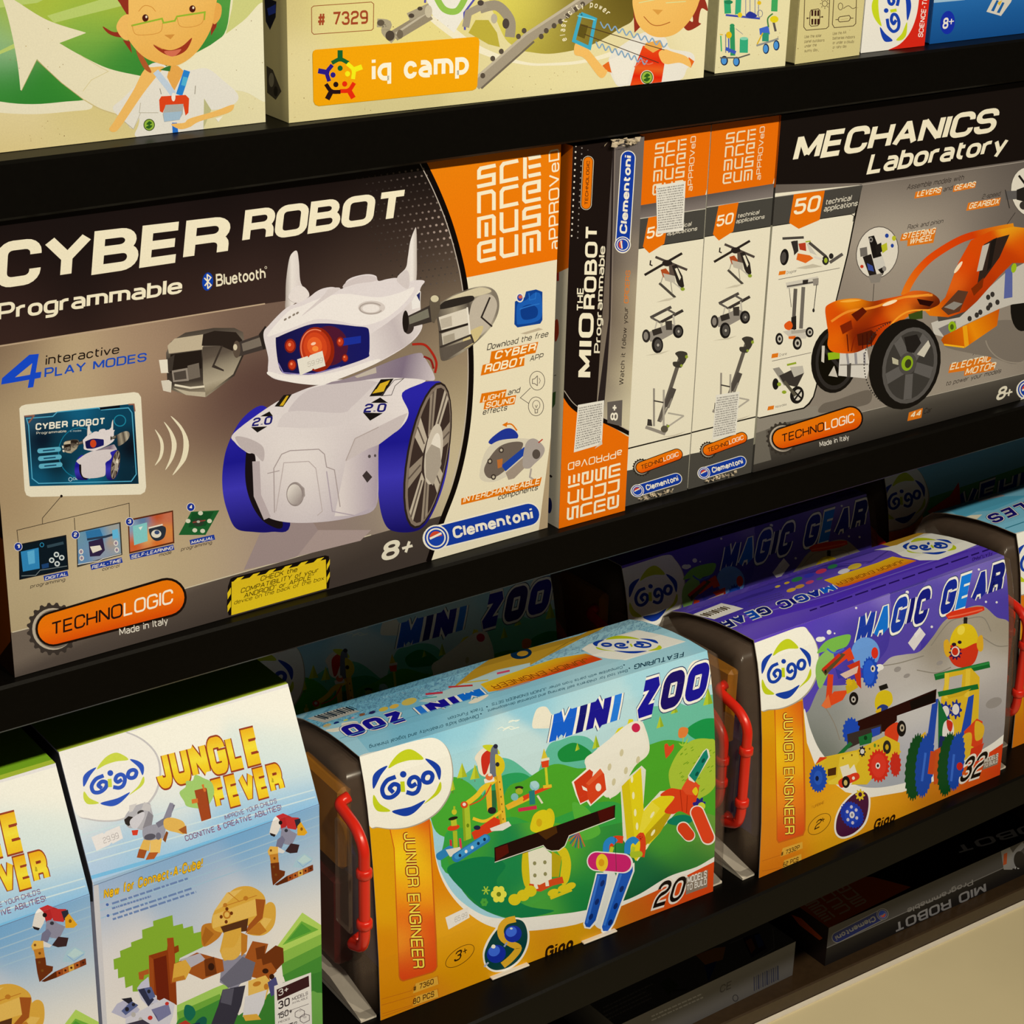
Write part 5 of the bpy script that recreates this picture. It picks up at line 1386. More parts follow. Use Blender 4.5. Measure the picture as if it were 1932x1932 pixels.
green_dot(A, 1045, 875, 40, 42)
A.blob('960,330 1060,500 1010,480 960,380', '#a8552a')
A.blob('720,185 760,235 830,260 900,250 950,120 905,0 900,-120 800,-60 850,40 900,130 880,200 800,225', KID['hair']); A.poly('860,280 910,290 925,375', KID['hair']); A.poly('1480,160 1525,130 1515,190 1478,250', KID['hair'])
A.blob('815,190 850,120 905,105 920,200 900,280 850,260', KID['skin']); A.blob('1480,100 1500,20 1550,40 1545,120 1500,170', KID['skin2'])
A.blob('905,-60 900,120 890,240 930,320 1010,400 1100,440 1210,462 1300,430 1390,350 1470,220 1500,100 1500,-120 1200,-300 960,-200', ('idw', 13, -38, [(1000, 100, '#e8b862'), (1300, 0, '#e8b862'), (1400, 150, '#dfa548'), (1100, 300, '#e0a54a'), (1250, 200, '#eabb62'), (950, 50, '#e6b45a'), (1350, 330, '#dca044')]))
A.line('970,80 1010,40 1060,48 1090,80', 5, '#c98a3a', curve=True)
A.blob('905,-40 880,-160 960,-300 1120,-370 1330,-360 1470,-280 1540,-150 1500,-40 1440,-130 1330,-190 1180,-160 1040,-190 950,-120', KID['hair'])
A.ell(1018, 126, 22, 26, '#4a1c14'); A.ell(1025, 118, 7, 9, '#e8d8b8'); A.ell(1348, 62, 22, 25, '#4a1c14'); A.ell(1354, 54, 7, 9, '#e8d8b8')
A.line('920,180 1135,130 1145,160 1225,145 1240,115 1435,85 1430,140', 12, '#8fae2f'); A.line('925,175 945,235 1010,245 1120,225 1138,160', 4, '#c98a3a', curve=True); A.line('1240,120 1260,180 1330,190 1410,165 1430,110', 4, '#c98a3a', curve=True)
A.poly('1150,245 1225,240 1195,275', '#c98a3a')
A.blob('1075,315 1150,345 1210,350 1280,320 1345,265 1310,345 1250,385 1190,392 1120,360', '#98341f'); A.blob('1150,360 1210,355 1270,345 1225,392 1180,390', '#cc6a4c')
A.line('1075,312 1140,345', 5, '#c07a3a')
A.flush()

B_ = Box('science_kit_box', 'cream kit box with an orange badge and cartoon girl stretching a spring, top shelf', 'toy box',
         (545, 233), (1327, 147), Z1, 0.27, 0.10, '#d2c48c')
A = B_.left().at('a1')
A.part('side_print').full('#cbbb82')
A.poly('70,-20 155,10 150,120 110,210 80,150', '#15182a'); A.poly('90,60 150,30 150,90 100,110', '#2a3f9c'); A.poly('85,460 130,490 190,640 150,700 90,650', '#4a4236'); A.ell(120, 560, 18, 50, '#8a8068'); A.ell(150, 640, 14, 36, '#2a2520')
A = B_.front().at('a1')
A.part('front_print').full('#d4c588')
A.poly('180,-200 3200,-200 3200,545 240,870', ('idw', 13, -38, [(220, 700, '#d8c88c'), (220, 100, '#c9b878'), (600, 100, '#d8ca80'), (1000, 150, '#dccd80'), (1000, 800, '#cdbf84'), (1700, 700, '#d6c88c'), (300, 400, '#d9ca90'), (2400, 600, '#dccf96'), (2800, 500, '#d8ca94'), (1900, 600, '#dccf94'), (3150, 300, '#e0d4a4')]))
A.blob('1640,-100 1932,-100 2650,-100 2660,120 2560,200 2350,320 2100,375 1932,365 1850,340 1740,240', ('idw', 13, -38, [(1850, 150, '#d0c24a'), (1960, 250, '#a89a3a'), (2100, 350, '#9c8c34'), (2000, 100, '#c9ba58'), (2350, 250, '#6f5f22'), (2300, 50, '#7a6a28'), (2550, 100, '#5d4e1c'), (2150, 150, '#8a7a30'), (1750, 50, '#d8cb5a'), (2450, 280, '#8a7830')]))
A.blob('1220,130 1330,125 1420,210 1560,310 1740,390 1932,440 2100,440 2300,420 2500,360 2700,270 2820,180 2830,240 2650,340 2450,410 2250,450 2050,460 1900,455 1650,400 1440,300', '#e6dcb8')
A.poly('1190,-40 1560,-40 1480,100 1400,230 1250,110', '#e2dcc8'); A.line('1270,-30 1330,65 1420,75 1480,-20', 44, '#8fb84a', curve=True); A.line('1200,-40 1195,20', 14, '#5a5098'); A.line('1560,-30 1470,90 1475,210', 14, '#54509c')
A.poly('1500,230 1550,140 1640,140 1700,230 1720,330 1640,310', '#b5a53a'); A.line('1580,60 1700,40 1790,140 1790,260', 70, '#968a72', curve=True); A.line('1480,190 1500,90 1620,30', 50, '#9c9078'); A.ell(1762, 165, 24, 36, '#4a4038'); A.ell(1680, 130, 22, 34, '#b3a88e'); A.ell(1585, 20, 22, 20, '#4a4038')
A.line('980,250 1080,190 1230,100', 80, '#8f8268'); A.line('990,235 1200,95', 14, '#b8ac90'); A.line('1080,120 1230,50', 60, '#a09478'); A.line('860,160 930,170 920,220 980,280', 60, '#a39778', curve=True); A.ell(885, 160, 26, 22, '#5d5240'); A.ell(950, 250, 32, 36, '#4a4034'); A.ell(1020, 240, 22, 32, '#6d614c'); A.ell(1100, 110, 20, 16, '#4a4034'); A.ell(1160, 60, 18, 14, '#4a4034'); A.ell(1220, 80, 26, 44, '#c0b494')
A.line('1550,600 1932,255 2400,-60', 72, '#9c8f76'); A.line('1520,575 1900,240 2360,-60', 18, '#b8ab8e'); A.line('1590,620 1960,290', 14, '#6d6250')
for x, y in ((1600, 530), (1670, 410), (1730, 360), (1850, 255), (1890, 215), (2010, 255), (2045, 215), (2100, 180), (2145, 150), (2195, 110), (2250, 65), (2300, 30)): A.ell(x, y, 17, 19, '#554a3c')
speckle(A, 260, 250, 400, 840, 8, 5); speckle(A, 900, 100, 1400, 250, 6, 6); speckle(A, 500, 760, 2400, 800, 14, 7); speckle(A, 1700, 480, 2500, 640, 12, 8)
A.line('415,42 820,14 836,28 833,200 820,212 415,240 402,226 400,55', 5, '#8f4a24', closed=True)
A.text('# 7329', (440, 186), (796, 166), 96, '#9c4526', t=1.65)
A.part('badge_print')
A.poly('425,352 1545,262 1568,270 1576,295 1562,600 1552,622 1530,634 450,745 424,735 412,712 405,380 410,360', '#b5860a'); A.poly('428,348 1548,258 1570,268 1577,290 1562,600 1552,620 1530,632 450,742 426,732 414,710 408,376 414,356', '#e89d0e')
def figure(x0, y0, cx, cy, col, hx, hy):
    d = Vector((cx - x0, cy - y0)).normalized(); n = Vector((-d.y, d.x))
    b = Vector((x0, y0)) + d * 55
    A.line([(x0 + d.x * 12, y0 + d.y * 12), tuple(b)], 36, col, cap=True)
    A.line([tuple(b + n * 46 + d * 22), tuple(b + d * 2), tuple(b - n * 46 + d * 22)], 28, col, curve=True, cap=True)
    A.ell(hx, hy, 18, 19, col)
figure(600, 358, 600, 525, '#1a5c2a', 600, 478); figure(748, 470, 600, 525, '#e8e01a', 652, 517); figure(690, 682, 600, 525, '#dc2a12', 632, 588); figure(512, 690, 600, 525, '#241416', 570, 592); figure(452, 497, 600, 525, '#2a1c78', 550, 525)
A.text('iq camp', (822, 572), (1502, 520), 168, '#efe6c8', t=1.95, rnd=2.8, gap=.9)
A.part('girl_picture').at('a2')
def arc_text(A, body, cx, cy, r, a0, a1, h, col, t=1.3):
    n = len(body)
    for i, ch in enumerate(body):
        if ch == ' ': continue
        th = math.radians(a0 + (a1 - a0) * i / (n - 1)); hw = abs(a1 - a0) / n * math.pi / 180 * r * .36
        p = (cx + r * math.cos(th), cy + r * math.sin(th)); tg = (-math.sin(th), math.cos(th)); u = (math.cos(th), math.sin(th))
        if ch in 'il': hw *= .2
        A.text(ch, (p[0] - tg[0] * hw, p[1] - tg[1] * hw), (p[0] + tg[0] * hw, p[1] + tg[1] * hw), h, col, t=t, up=u)
arc_text(A, 'elasticity power', 560, 215, 165, 160, 318, 44, '#e8dcb4', 1.5)
A.poly('870,0 850,-40 900,-40 930,60 920,190 880,230', KID['hair']); A.blob('1290,60 1360,-20 1395,75 1350,60 1330,150 1345,170 1260,215 1220,175 1255,140 1290,150', KID['hair'])
A.blob('700,410 880,260 1000,220 1100,270 1130,340 1280,370 1300,440 1250,480 1200,560 1000,590 830,600 750,590', KID['coat'])
A.poly('940,320 1070,330 1090,450 1070,575 850,600 890,450', ('lin', [(980, 320), (960, 590)], [(0, '#dc4a1a'), (.4, '#d42a14'), (.6, '#dc5a20'), (.8, '#d42210'), (1, '#dc4a1a')]))
A.poly('700,420 905,340 830,590 750,590', '#e2dac4'); A.poly('655,460 700,430 720,510 690,500', '#d9641e'); A.poly('1260,400 1300,430 1275,475 1255,460', '#d9641e')
A.blob('470,300 460,380 530,410 640,545 690,500 660,470 560,350 540,330', KID['skin']); A.blob('1050,370 1090,345 1140,360 1250,400 1275,470 1200,440 1110,450 1070,430', KID['skin'])
A.poly('960,300 1060,280 1080,330 1010,370 950,330', KID['skin2'])
A.blob('875,-40 880,100 920,190 1000,250 1090,260 1180,230 1270,140 1330,20 1340,-120 1000,-200', ('idw', 13, -38, [(950, 80, '#e6b45c'), (1150, 50, '#eabc64'), (1250, 100, '#dca248'), (1080, 230, '#dfa54a'), (1050, 0, '#e8b860')]))
A.blob('878,-30 855,-140 930,-260 1080,-310 1240,-270 1340,-160 1345,-30 1290,-120 1180,-170 1040,-140 940,-110', KID['hair'])
A.line('945,115 1000,170 1060,178 1130,155', 6, '#a8602a', curve=True); A.poly('1005,65 1080,70 1045,105', '#d09440'); A.line('910,20 1060,-10', 6, '#cfd08a'); A.line('1100,20 1240,10', 6, '#cfd08a')
A.line('505,95 605,135 565,335 455,285 505,95', 24, '#3fa0b4'); A.poly('500,165 555,180 530,270 480,250', '#5d4f1c')
A.line('480,110 605,140', 6, '#7fd0d8')
for (x0, y0), (x1, y1), nn in (((640, 170), (1110, 320), 9), ((610, 310), (970, 440), 8)):
    p = []
    for k in range(nn * 2 + 1):
        f = k / (nn * 2); p.append((x0 + (x1 - x0) * f, y0 + (y1 - y0) * f + (18 if k % 2 else -18)))
    A.line(p, 9, '#7f9db0', curve=True)
A.line('505,175 1090,350', 5, '#4a3420'); A.line('530,240 1050,440', 5, '#4a3420'); A.line('880,470 940,420 970,450 1010,440', 8, '#d8694a', curve=True)
green_dot(A, 968, 542, 42, 46); A.ring(968, 542, 44, 48, 5, '#d9d0b0')
A.line('1330,320 1350,290', 0.1, KID['coat'])
A.flush()

B_ = Box('science_kit_box', 'narrow cream kit box with small blue and green water carts pictured, top shelf', 'toy box',
         (1348, 139.5), (1481, 125), Z1, 0.24, 0.09, '#d8cc98')
A = B_.front().at('a2')
A.part('front_print').full('#dcd09c'); speckle(A, 1430, 0, 1900, 480, 12, 12)
A.part('carts_picture')
def cart(x, y, s_):
    A.ell(x + 30 * s_, y + 205 * s_, 26 * s_, 34 * s_, '#1b2036'); A.ell(x + 28 * s_, y + 205 * s_, 19 * s_, 26 * s_, '#4a8cc4'); A.ell(x + 115 * s_, y + 212 * s_, 24 * s_, 34 * s_, '#1b2036'); A.ell(x + 113 * s_, y + 212 * s_, 18 * s_, 26 * s_, '#4a8cc4')
    A.line([(x, y + 185 * s_), (x + 130 * s_, y + 185 * s_), (x + 210 * s_, y + 160 * s_)], 10 * s_, '#5d5a50'); A.line([(x + 5 * s_, y + 30 * s_), (x + 10 * s_, y + 140 * s_)], 9 * s_, '#3fa860'); A.line([(x - 2 * s_, y + 20 * s_), (x + 20 * s_, y + 24 * s_)], 6 * s_, '#d0a81e')
    A.line([(x + 85 * s_, y - 30 * s_), (x + 90 * s_, y + 170 * s_)], 34 * s_, '#2f8a54'); A.ell(x + 85 * s_, y - 40 * s_, 17 * s_, 14 * s_, '#2f8a54'); A.line([(x + 40 * s_, y + 20 * s_), (x + 40 * s_, y + 150 * s_)], 6 * s_, '#6d7080'); A.line([(x + 60 * s_, y + 20 * s_), (x + 62 * s_, y + 150 * s_)], 9 * s_, '#3a54a8')
    A.ell(x + 62 * s_, y + 25 * s_, 20 * s_, 24 * s_, '#d8b01a'); A.line([(x + 40 * s_, y + 120 * s_), (x + 110 * s_, y + 150 * s_)], 24 * s_, '#3a54a8')
    A.line([(x + 168 * s_, y + 50 * s_), (x + 166 * s_, y + 150 * s_)], 58 * s_, '#35a070'); A.ell(x + 168 * s_, y + 50 * s_, 29 * s_, 11 * s_, '#7fc4a0'); A.line([(x + 110 * s_, y - 20 * s_), (x + 160 * s_, y + 20 * s_)], 4 * s_, '#8a8a88')
cart(1480, 220, 1.0)
A.line('1735,320 1850,285 1890,270', 14, '#8a8a80'); A.ell(1802, 342, 22, 36, '#1b2a4a'); A.ell(1800, 342, 16, 28, '#4a8cc4'); A.ell(1875, 318, 22, 36, '#1b2a4a'); A.ell(1873, 318, 16, 28, '#4a8cc4'); A.poly('1755,200 1820,180 1830,240 1760,245', '#3f62b8'); A.line('1800,230 1798,290', 46, '#2f8a6a'); A.line('1850,130 1870,220', 16, '#57504a'); A.ell(1860, 135, 30, 24, '#d8c41e'); A.line('1820,190 1815,130 1850,95', 10, '#3f7a3a', curve=True); A.line('1865,-40 1860,80', 44, '#3f9c54'); A.line('1740,310 1780,230', 9, '#d0a81e')
A.line('1530,0 1535,95', 46, '#2f9a64'); A.line('1610,-10 1605,100', 40, '#35a070'); A.ell(1540, 15, 30, 14, '#247a4c'); A.line('1520,105 1760,130', 14, '#3f4a9c'); 
for x in (1660, 1690, 1725, 1750): A.line([(x, -20), (x, 110)], 5, '#7a7f90')
A.blob('1660,110 1690,80 1740,110 1700,130', '#2a348a'); A.ell(1755, 20, 14, 14, '#d8b01a'); A.ring(1760, 95, 18, 24, 4, '#6d7080'); A.ell(1620, 105, 16, 18, '#d8c01e')
A.flush()

B_ = Box('science_kit_box', 'plain beige kit box with printed brown line diagrams, top shelf', 'toy box',
         (1499, 122), (1621, 104.5), Z1, 0.24, 0.16, '#c9b97c')
A = B_.front().at('a3')
A.part('front_print').full('#ccbd7e')
A.part('diagram_print')
IN = '#4a3420'
A.line('395,-40 388,190 405,212 545,200 562,185 570,-40', 5, IN); A.line('600,-40 588,170 602,194 735,182 752,165 758,-40', 5, IN)
A.line('440,70 490,62 502,75 498,165 485,180 440,184 428,172 432,85', 5, IN, closed=True)
for x in (448, 470, 490):
    for y in (92, 152): A.line([(x, y - 20), (x - 1, y + 20)], 14, '#3a1f18')
A.line('408,128 432,126', 5, IN); A.line('500,120 522,118', 5, IN); A.ell(413, 128, 6, 6, IN); A.ell(518, 118, 6, 6, IN); A.ring(535, 25, 18, 20, 4, IN)
for k in range(8):
    t = k * math.pi / 4; A.line([(535 + 24 * math.cos(t), 25 + 26 * math.sin(t)), (535 + 34 * math.cos(t), 25 + 38 * math.sin(t))], 4, IN)
A.line('640,118 705,108 715,120 710,140 700,148 640,154 630,145 632,125', 5, IN, closed=True); A.line('610,138 632,136', 5, IN); A.line('714,128 736,126', 5, IN); A.ring(645, 45, 16, 24, 4, IN); A.line('665,60 700,40 730,60 755,50', 4, IN, curve=True); A.line('645,138 700,130', 3, '#b09c62')
for i, tx in enumerate(('Use the solar', 'panel outdoors', 'under the', 'sunny day.')): A.text(tx, (392, 268 + 33 * i), (392 + (120, 140, 85, 95)[i], 258 + 33 * i), 22, '#5d4a2c', t=1.1)
for i, tx in enumerate(('Use the AA', 'batteries indoors', 'or under a cloudy', 'or rainy day.')): A.text(tx, (590, 246 + 32 * i), (590 + (95, 155, 150, 100)[i], 236 + 32 * i), 22, '#5d4a2c', t=1.1)
speckle(A, 340, 50, 780, 380, 8, 15)
A.flush()

B_ = Box('science_kit_box', 'white kit box with round letter emblem and red corner, top shelf', 'toy box',
         (1623.5, 101), (1744, 87), Z1, 0.24, 0.12, '#e2dac2')
A = B_.front().at('a3')
A.part('front_print').full('#e4dcc6')
A.blob('970,360 1060,310 1130,230 1175,120 1195,0 1200,-100 1330,-100 1320,340 1100,370', '#d0281a')
A.text('SCIENCE-TOY', (1222, 262), (1262, -60), 34, '#ecdcc8', t=1.6, up=(-1, -.1))
A.part('emblem_print'); gigo(A, (1002, 45), (-6, -245), (138, -16))
A.flush()

B_ = Box('science_kit_box', 'blue kit box with a round age mark, top shelf right end', 'toy box',
         (1753, 84), (2100, 43.5), Z1, 0.24, 0.09, '#1b4f86')
A = B_.front().at('a3')
A.part('front_print').full('#1f5a94')
A.poly('1240,-80 2900,-80 2900,200 1240,320', ('lin', [(1400, -50), (1440, 300)], [(0, '#2a6aa4'), (.5, '#1f5a92'), (1, '#184a80')])); A.poly('1290,-10 1420,-40 1520,0 1300,20', '#9ab8c4')
A.part('age_mark'); A.ell(1396, 158, 51, 82, '#1a2f9c', 6); A.text('8', (1358, 205), (1398, 200), 80, '#e6dec8', t=1.9, rnd=2.4); A.line('1405,152 1440,148', 7, '#e6dec8'); A.line('1424,132 1420,170', 7, '#e6dec8')
A.part('model_picture'); A.poly('1668,82 1720,-20 1860,-40 1840,15 1770,112', '#d2c8b0'); A.poly('1700,75 1740,0 1755,5 1720,80', '#1f5a94'); A.poly('1740,88 1780,15 1795,20 1760,92', '#1f5a94'); A.poly('1745,20 1780,0 1760,40', '#d8b02a')
A.flush()

# ------------------------------------------------------------------ lower shelf: two white block-set cartons with a sloping front
REF[0] = (251, 240, 211)

def gabled(name, label, x0, x1, y0, z, hc, ht, dy, dt, group):
    root = thing(name, label, 'toy box', (x0, y0, z + 0.0003), 0, group)
    W = x1 - x0
    D = dy + dt
    m = MB()
    m.prism([(0, 0), (0, hc), (dy, ht), (D, ht), (D, 0)], 0, W)
    m.build('carton', card('#e8e2d6'), root)
    return root, Surf((x0, y0, z + 0.0003), 0, (1, 0, 0), [(0, 0, 0), (0, 0, hc), (0, dy, ht), (0, D, ht)], W), W

y0 = 1.1526
pl, pr = on_y(175, 1672, y0), on_y(602, 1514, y0)
hc = (pl.z + pr.z) / 2 - Z3
tl_, tr_ = ray(113, 1415), ray(540, 1295)
ytop = (pl.x / tl_.x * tl_.y + pr.x / tr_.x * tr_.y) / 2
ztop = EYE.z + (pl.x / tl_.x * tl_.z + pr.x / tr_.x * tr_.z) / 2
jf, SJ, WJ = gabled('block_set_box', 'white block set box with sloping front and a small monkey model, second from the left', pl.x, pr.x, y0, Z3, hc, ztop - Z3, ytop - y0, 0.11, 'white block set boxes')
A = Art(SJ, jf).at('d0')
def jside(A):
    A.part('side_print').full('#d6d2cc')
m = MB(); D_ = ytop - y0 + 0.11
m.poly([(-0.0002, 0, 0.0), (-0.0002, 0, hc), (-0.0002, ytop - y0, ztop - Z3), (-0.0002, D_, ztop - Z3), (-0.0002, D_, 0)])
m.build('side_print', card('#b8b8bc'), jf)
m = MB(); m.poly([(-0.0004, 0.0005, hc * .93), (-0.0004, 0.0005, hc), (-0.0004, ytop - y0, ztop - Z3 - .001), (-0.0004, D_, ztop - Z3 - .001), (-0.0004, D_, hc * .55)])
m.build('side_panel', card('#15151c'), jf)
A.part('front_print').full('#ece6da')
BLUE = ('idw', 12, -42, [(430, 20, '#f8f2e4'), (1100, -100, '#faf5ea'), (2000, -450, '#faf5ea'), (500, 350, '#f6f1e8'), (1200, 350, '#f2f0ec'), (1950, 150, '#e6eef4'), (560, 560, '#dfe6ec'), (1200, 560, '#cfe0ee'), (1900, 330, '#c3dcee'),
        (620, 800, '#b4cfe6'), (1000, 760, '#a5cbea'), (1500, 640, '#8fc3ea'), (2000, 480, '#7ab9e8'), (640, 900, '#a8c4de'), (1200, 780, '#86bce6'), (2000, 540, '#6ab2e8')])
A.poly('380,40 2120,-460 2260,380 655,960', BLUE)
for (a, b_) in (((600, 740), (2200, 290)), ((615, 800), (2210, 340)), ((560, 610), (2150, 180))):
    A.line([a, b_], 9, '#cfe2ee')
A.line('640,905 1200,745 2250,400', 26, '#78bcea')
LOW = ('idw', 12, -42, [(680, 980, '#8fb0d2'), (1200, 820, '#86b0d8'), (1900, 580, '#6fa8d8'), (700, 1080, '#9fb8d0'), (1300, 960, '#94b4d4'), (2000, 700, '#86b2da'), (720, 1200, '#d2d0cc'), (1300, 1130, '#b8c4cc'), (2100, 800, '#b4c8d8'), (1500, 1150, '#d8d6d0'), (2100, 950, '#d9d8d4'), (900, 1400, '#e4dcd0'), (1500, 1700, '#eae2d6'), (2200, 1200, '#ece4d8'), (800, 1900, '#e9e1d4'), (700, 1600, '#dfd8ce')])
REF[0] = (238, 227, 199)
A.poly('640,962 2260,380 2300,2500 640,2500', LOW)
for k in range(4): A.line([(660 + 10 * k, 1040 + 52 * k), (2250, 470 + 62 * k)], 8, '#a4c2dc')
A.poly('655,955 690,955 750,1932 760,2400 690,2400', '#cdc9c4')
A.line('655,962 2260,382', 4, '#6a7f95')
REF[0] = (251, 240, 211)
A.part('emblem_print').at('d0')
A.blob('430,60 450,-40 560,-120 760,-140 960,-90 1090,20 1130,160 1100,310 1000,430 860,500 740,515 620,500 540,460 470,250', '#c9c4bc'); A.blob('420,45 440,-40 560,-115 760,-132 950,-82 1078,25 1116,160 1086,305 990,420 855,490 740,504 620,490 535,455 460,250', '#f6f0e4')
gigo(A, (796, 218), (214, -48), (6, 184), '#2a55b8', '#cfd944')
A.part('top_print').at()
LT = SJ.seg[2][3]
A.poly([A.uv(0, LT), A.uv(WJ, LT), A.uv(WJ, SJ.L), A.uv(0, SJ.L)], '#86b828'); A.poly([A.uv(0, LT), A.uv(WJ, LT), A.uv(WJ, LT + .006), A.uv(0, LT + .006)], '#c4d840')
A.at('d0')
A.part('title_lettering')
YG = ('lin', [(1400, -60), (1470, 230)], [(0, '#f0b414'), (.45, '#f8e238'), (.6, '#f6d424'), (1, '#f0b818')])
A.text('JUNGLE', (1120, 292), (1850, 98), 268, YG, t=3.2, rnd=2.0, gap=.9, slant=.03, h1=258, out=.55, outc='#9c3a1a')
YG2 = ('lin', [(1700, 180), (1750, 400)], [(0, '#f0b414'), (.45, '#f8e238'), (.6, '#f6d424'), (1, '#f0b818')])
A.text('FEVER', (1525, 438), (2000, 304), 218, YG2, t=3.2, rnd=2.0, gap=.9, slant=.03, h1=210, out=.6, outc='#9c3a1a')
A.part('slogan_lettering')
A.text("IMPROVE YOUR CHILD'S", (1578, 503), (1942, 382), 34, '#7d4468', t=1.2); A.text('COGNITIVE & CREATIVE ABILITIES!', (1302, 652), (1976, 430), 40, '#7d4468', t=1.3, cols=['#7d4468'] * 10 + ['#a02448'] + ['#7d4468'] * 21)
A.part('tree_picture')
A.blob('1258,310 1300,270 1305,230 1350,225 1370,185 1430,210 1480,235 1500,290 1490,350 1440,420 1380,420 1310,405 1290,370', '#a4cc6a'); A.poly('1362,295 1440,275 1478,490 1412,512', '#a34418'); A.poly('1412,255 1428,250 1432,280 1450,278 1448,300 1430,305', '#d8742a'); A.poly('1342,358 1385,350 1388,380 1345,388', '#d8742a'); A.poly('1440,275 1450,290 1480,480 1478,490', '#7a3010')
A.part('dog_picture')
A.blob('870,500 900,440 950,400 1040,380 1060,420 1070,500 1010,570 950,560 900,555', '#b5b2b0'); A.poly('870,500 900,475 930,480 940,520 900,545 878,530', '#26201e'); A.poly('905,400 960,385 930,440 905,450', '#d5cfc4'); A.poly('1010,375 1060,400 1050,440 990,430', '#c9c4bc'); A.ell(985, 448, 24, 14, '#3a3634', -20); A.blob('915,500 1000,445 1010,480 960,560 920,550', '#d2cecb'); A.poly('922,575 970,570 962,608 930,610', '#d63a20')
A.poly('1040,440 1075,470 1060,560 1000,560', '#8a8688'); A.blob('1000,570 1050,540 1130,530 1160,560 1140,630 1060,650 1010,640', '#9c9aa0'); A.line('1100,540 1165,500 1210,390', 38, '#77747f'); A.poly('1145,490 1190,380 1215,385 1200,480', '#8b8894'); A.blob('1150,500 1200,485 1280,510 1300,560 1290,600 1240,590 1180,575 1150,550', '#e3b452'); A.poly('1250,570 1305,540 1310,600 1280,595', '#a55a20'); A.poly('1140,640 1165,580 1180,590 1160,660', '#8a4a1e')
A.poly('1005,640 1055,645 1045,720 975,710', '#e3b452'); A.poly('1055,645 1135,630 1120,735 1050,735', '#eabf62'); A.poly('975,705 1030,715 1010,772 958,765', '#a04e1e'); A.poly('1045,730 1110,728 1080,775 1020,782', '#b3581f'); A.ell(1050, 620, 40, 22, '#55525a', -10); A.ell(1110, 615, 18, 26, '#6d6a74')
A.part('price_sticker', 'small white price sticker under the round emblem')
A.poly('640,622 720,590 728,600 745,582 838,542 862,630 790,668 780,660 765,678 676,718', '#ece5d8'); A.text('29.99', (728, 668), (836, 628), 42, '#b8b0a8', t=1.0)
REF[0] = (238, 227, 199)
A.part('feature_notes')
A.text('New for Connect-A-Cube!', (728, 1058), (1418, 836), 72, '#f0ba1e', t=2.1, rnd=2.4, slant=.1, out=.45, outc='#4a3f22', gap=1.2)
A.ell(752, 1095, 10, 10, '#4a6aa8'); A.ell(757, 1172, 10, 10, '#4a6aa8')
fine(A, (785, 1088), (1395, 885), 26, 1, '#6d86b0', 1); fine(A, (785, 1122), (1060, 1035), 26, 1, '#6d86b0', 2); fine(A, (790, 1165), (1420, 955), 26, 1, '#6d86b0', 3); fine(A, (790, 1198), (1450, 980), 26, 1, '#6d86b0', 4)
A.part('large_tree_picture')
A.poly('795,1478 845,1462 840,1420 920,1388 918,1360 998,1330 995,1272 1075,1245 1072,1210 1208,1168 1215,1245 1280,1228 1286,1262 1350,1243 1358,1296 1415,1282 1425,1390 1260,1470 1240,1560 1100,1620 1040,1700 930,1705 928,1660 880,1680 872,1600 828,1612 825,1545 800,1552', '#86ae30')
A.poly('1042,1452 1170,1412 1180,1330 1215,1325 1222,1390 1250,1378 1255,1422 1225,1438 1240,1800 1070,1720', '#8f3a12'); A.poly('1075,1478 1165,1450 1190,1790 1100,1760', '#6d1f0a'); A.poly('1042,1452 1075,1478 1080,1720 1050,1700', '#a04a1a'); A.poly('970,1570 1042,1545 1044,1580 1010,1590 1005,1620 975,1620', '#b05a24'); A.poly('1170,1330 1215,1325 1235,1640 1195,1650', '#a3481a')
A.part('hills_print')
A.poly('1240,1800 1500,1680 1600,1640 1600,1932 1240,1932', '#a3cc5a'); A.poly('1240,1850 1540,1720 1560,1760 1250,1900', '#6fa83a'); A.poly('1250,1900 1560,1750 1700,1900 1700,2400 1000,2400', '#3f8a34')
A.at('d1'); A.poly('150,1400 335,1150 470,1240 470,1300 190,1440', '#b4d45e'); A.poly('195,1380 330,1210 450,1270', '#6fae3a'); A.poly('230,1350 330,1225 400,1280', '#4f9a34')
A.poly('165,1440 470,1300 475,1380 195,1530', '#8cba48'); A.poly('190,1510 475,1370 475,1460 200,1600', '#5f9c38'); A.poly('200,1590 475,1450 480,1560 400,1600 220,1650', '#458a32'); A.poly('100,1720 200,1640 480,1560 500,2400 -300,2400 -150,1900', '#3a7f2e'); A.blob('395,1720 440,1712 490,1740 500,1950 395,1950', '#6fa84a')
A.part('monkey_picture').at('d0')
G1, G2, G3, BR, BR2, GR, DK = '#dca83e', '#e6ba58', '#c07a26', '#a3541e', '#6f3312', '#77747f', '#3a3236'
A.poly('1555,1480 1720,1440 1750,1560 1650,1700 1540,1640', '#8d8a96'); A.poly('1770,1350 1880,1370 1840,1500 1900,1640 1760,1600 1700,1500', BR); A.poly('1700,1460 1790,1500 1760,1620 1600,1680 1540,1620 1600,1560', '#6a6874'); A.poly('1790,1400 1860,1380 1850,1470 1800,1480', BR2)
A.poly('1220,1510 1380,1430 1560,1480 1570,1560 1420,1620 1310,1570', BR); A.poly('1260,1480 1400,1435 1440,1480 1330,1540', '#b5b0b4'); A.poly('1220,1510 1300,1480 1340,1540 1300,1620 1205,1640', G1); A.poly('1205,1640 1300,1620 1290,1590 1215,1610', G3); A.poly('1430,1480 1500,1460 1520,1580 1440,1600', BR2); A.ell(1480, 1530, 22, 26, '#33160a')
A.poly('1830,1460 1932,1380 1985,1400 1990,1500 1932,1560 1850,1560', BR2); A.poly('1780,1540 1900,1500 1940,1560 1880,1620 1800,1600', BR); A.ell(1860, 1560, 22, 18, '#33160a'); A.ell(1905, 1600, 18, 20, '#33160a')
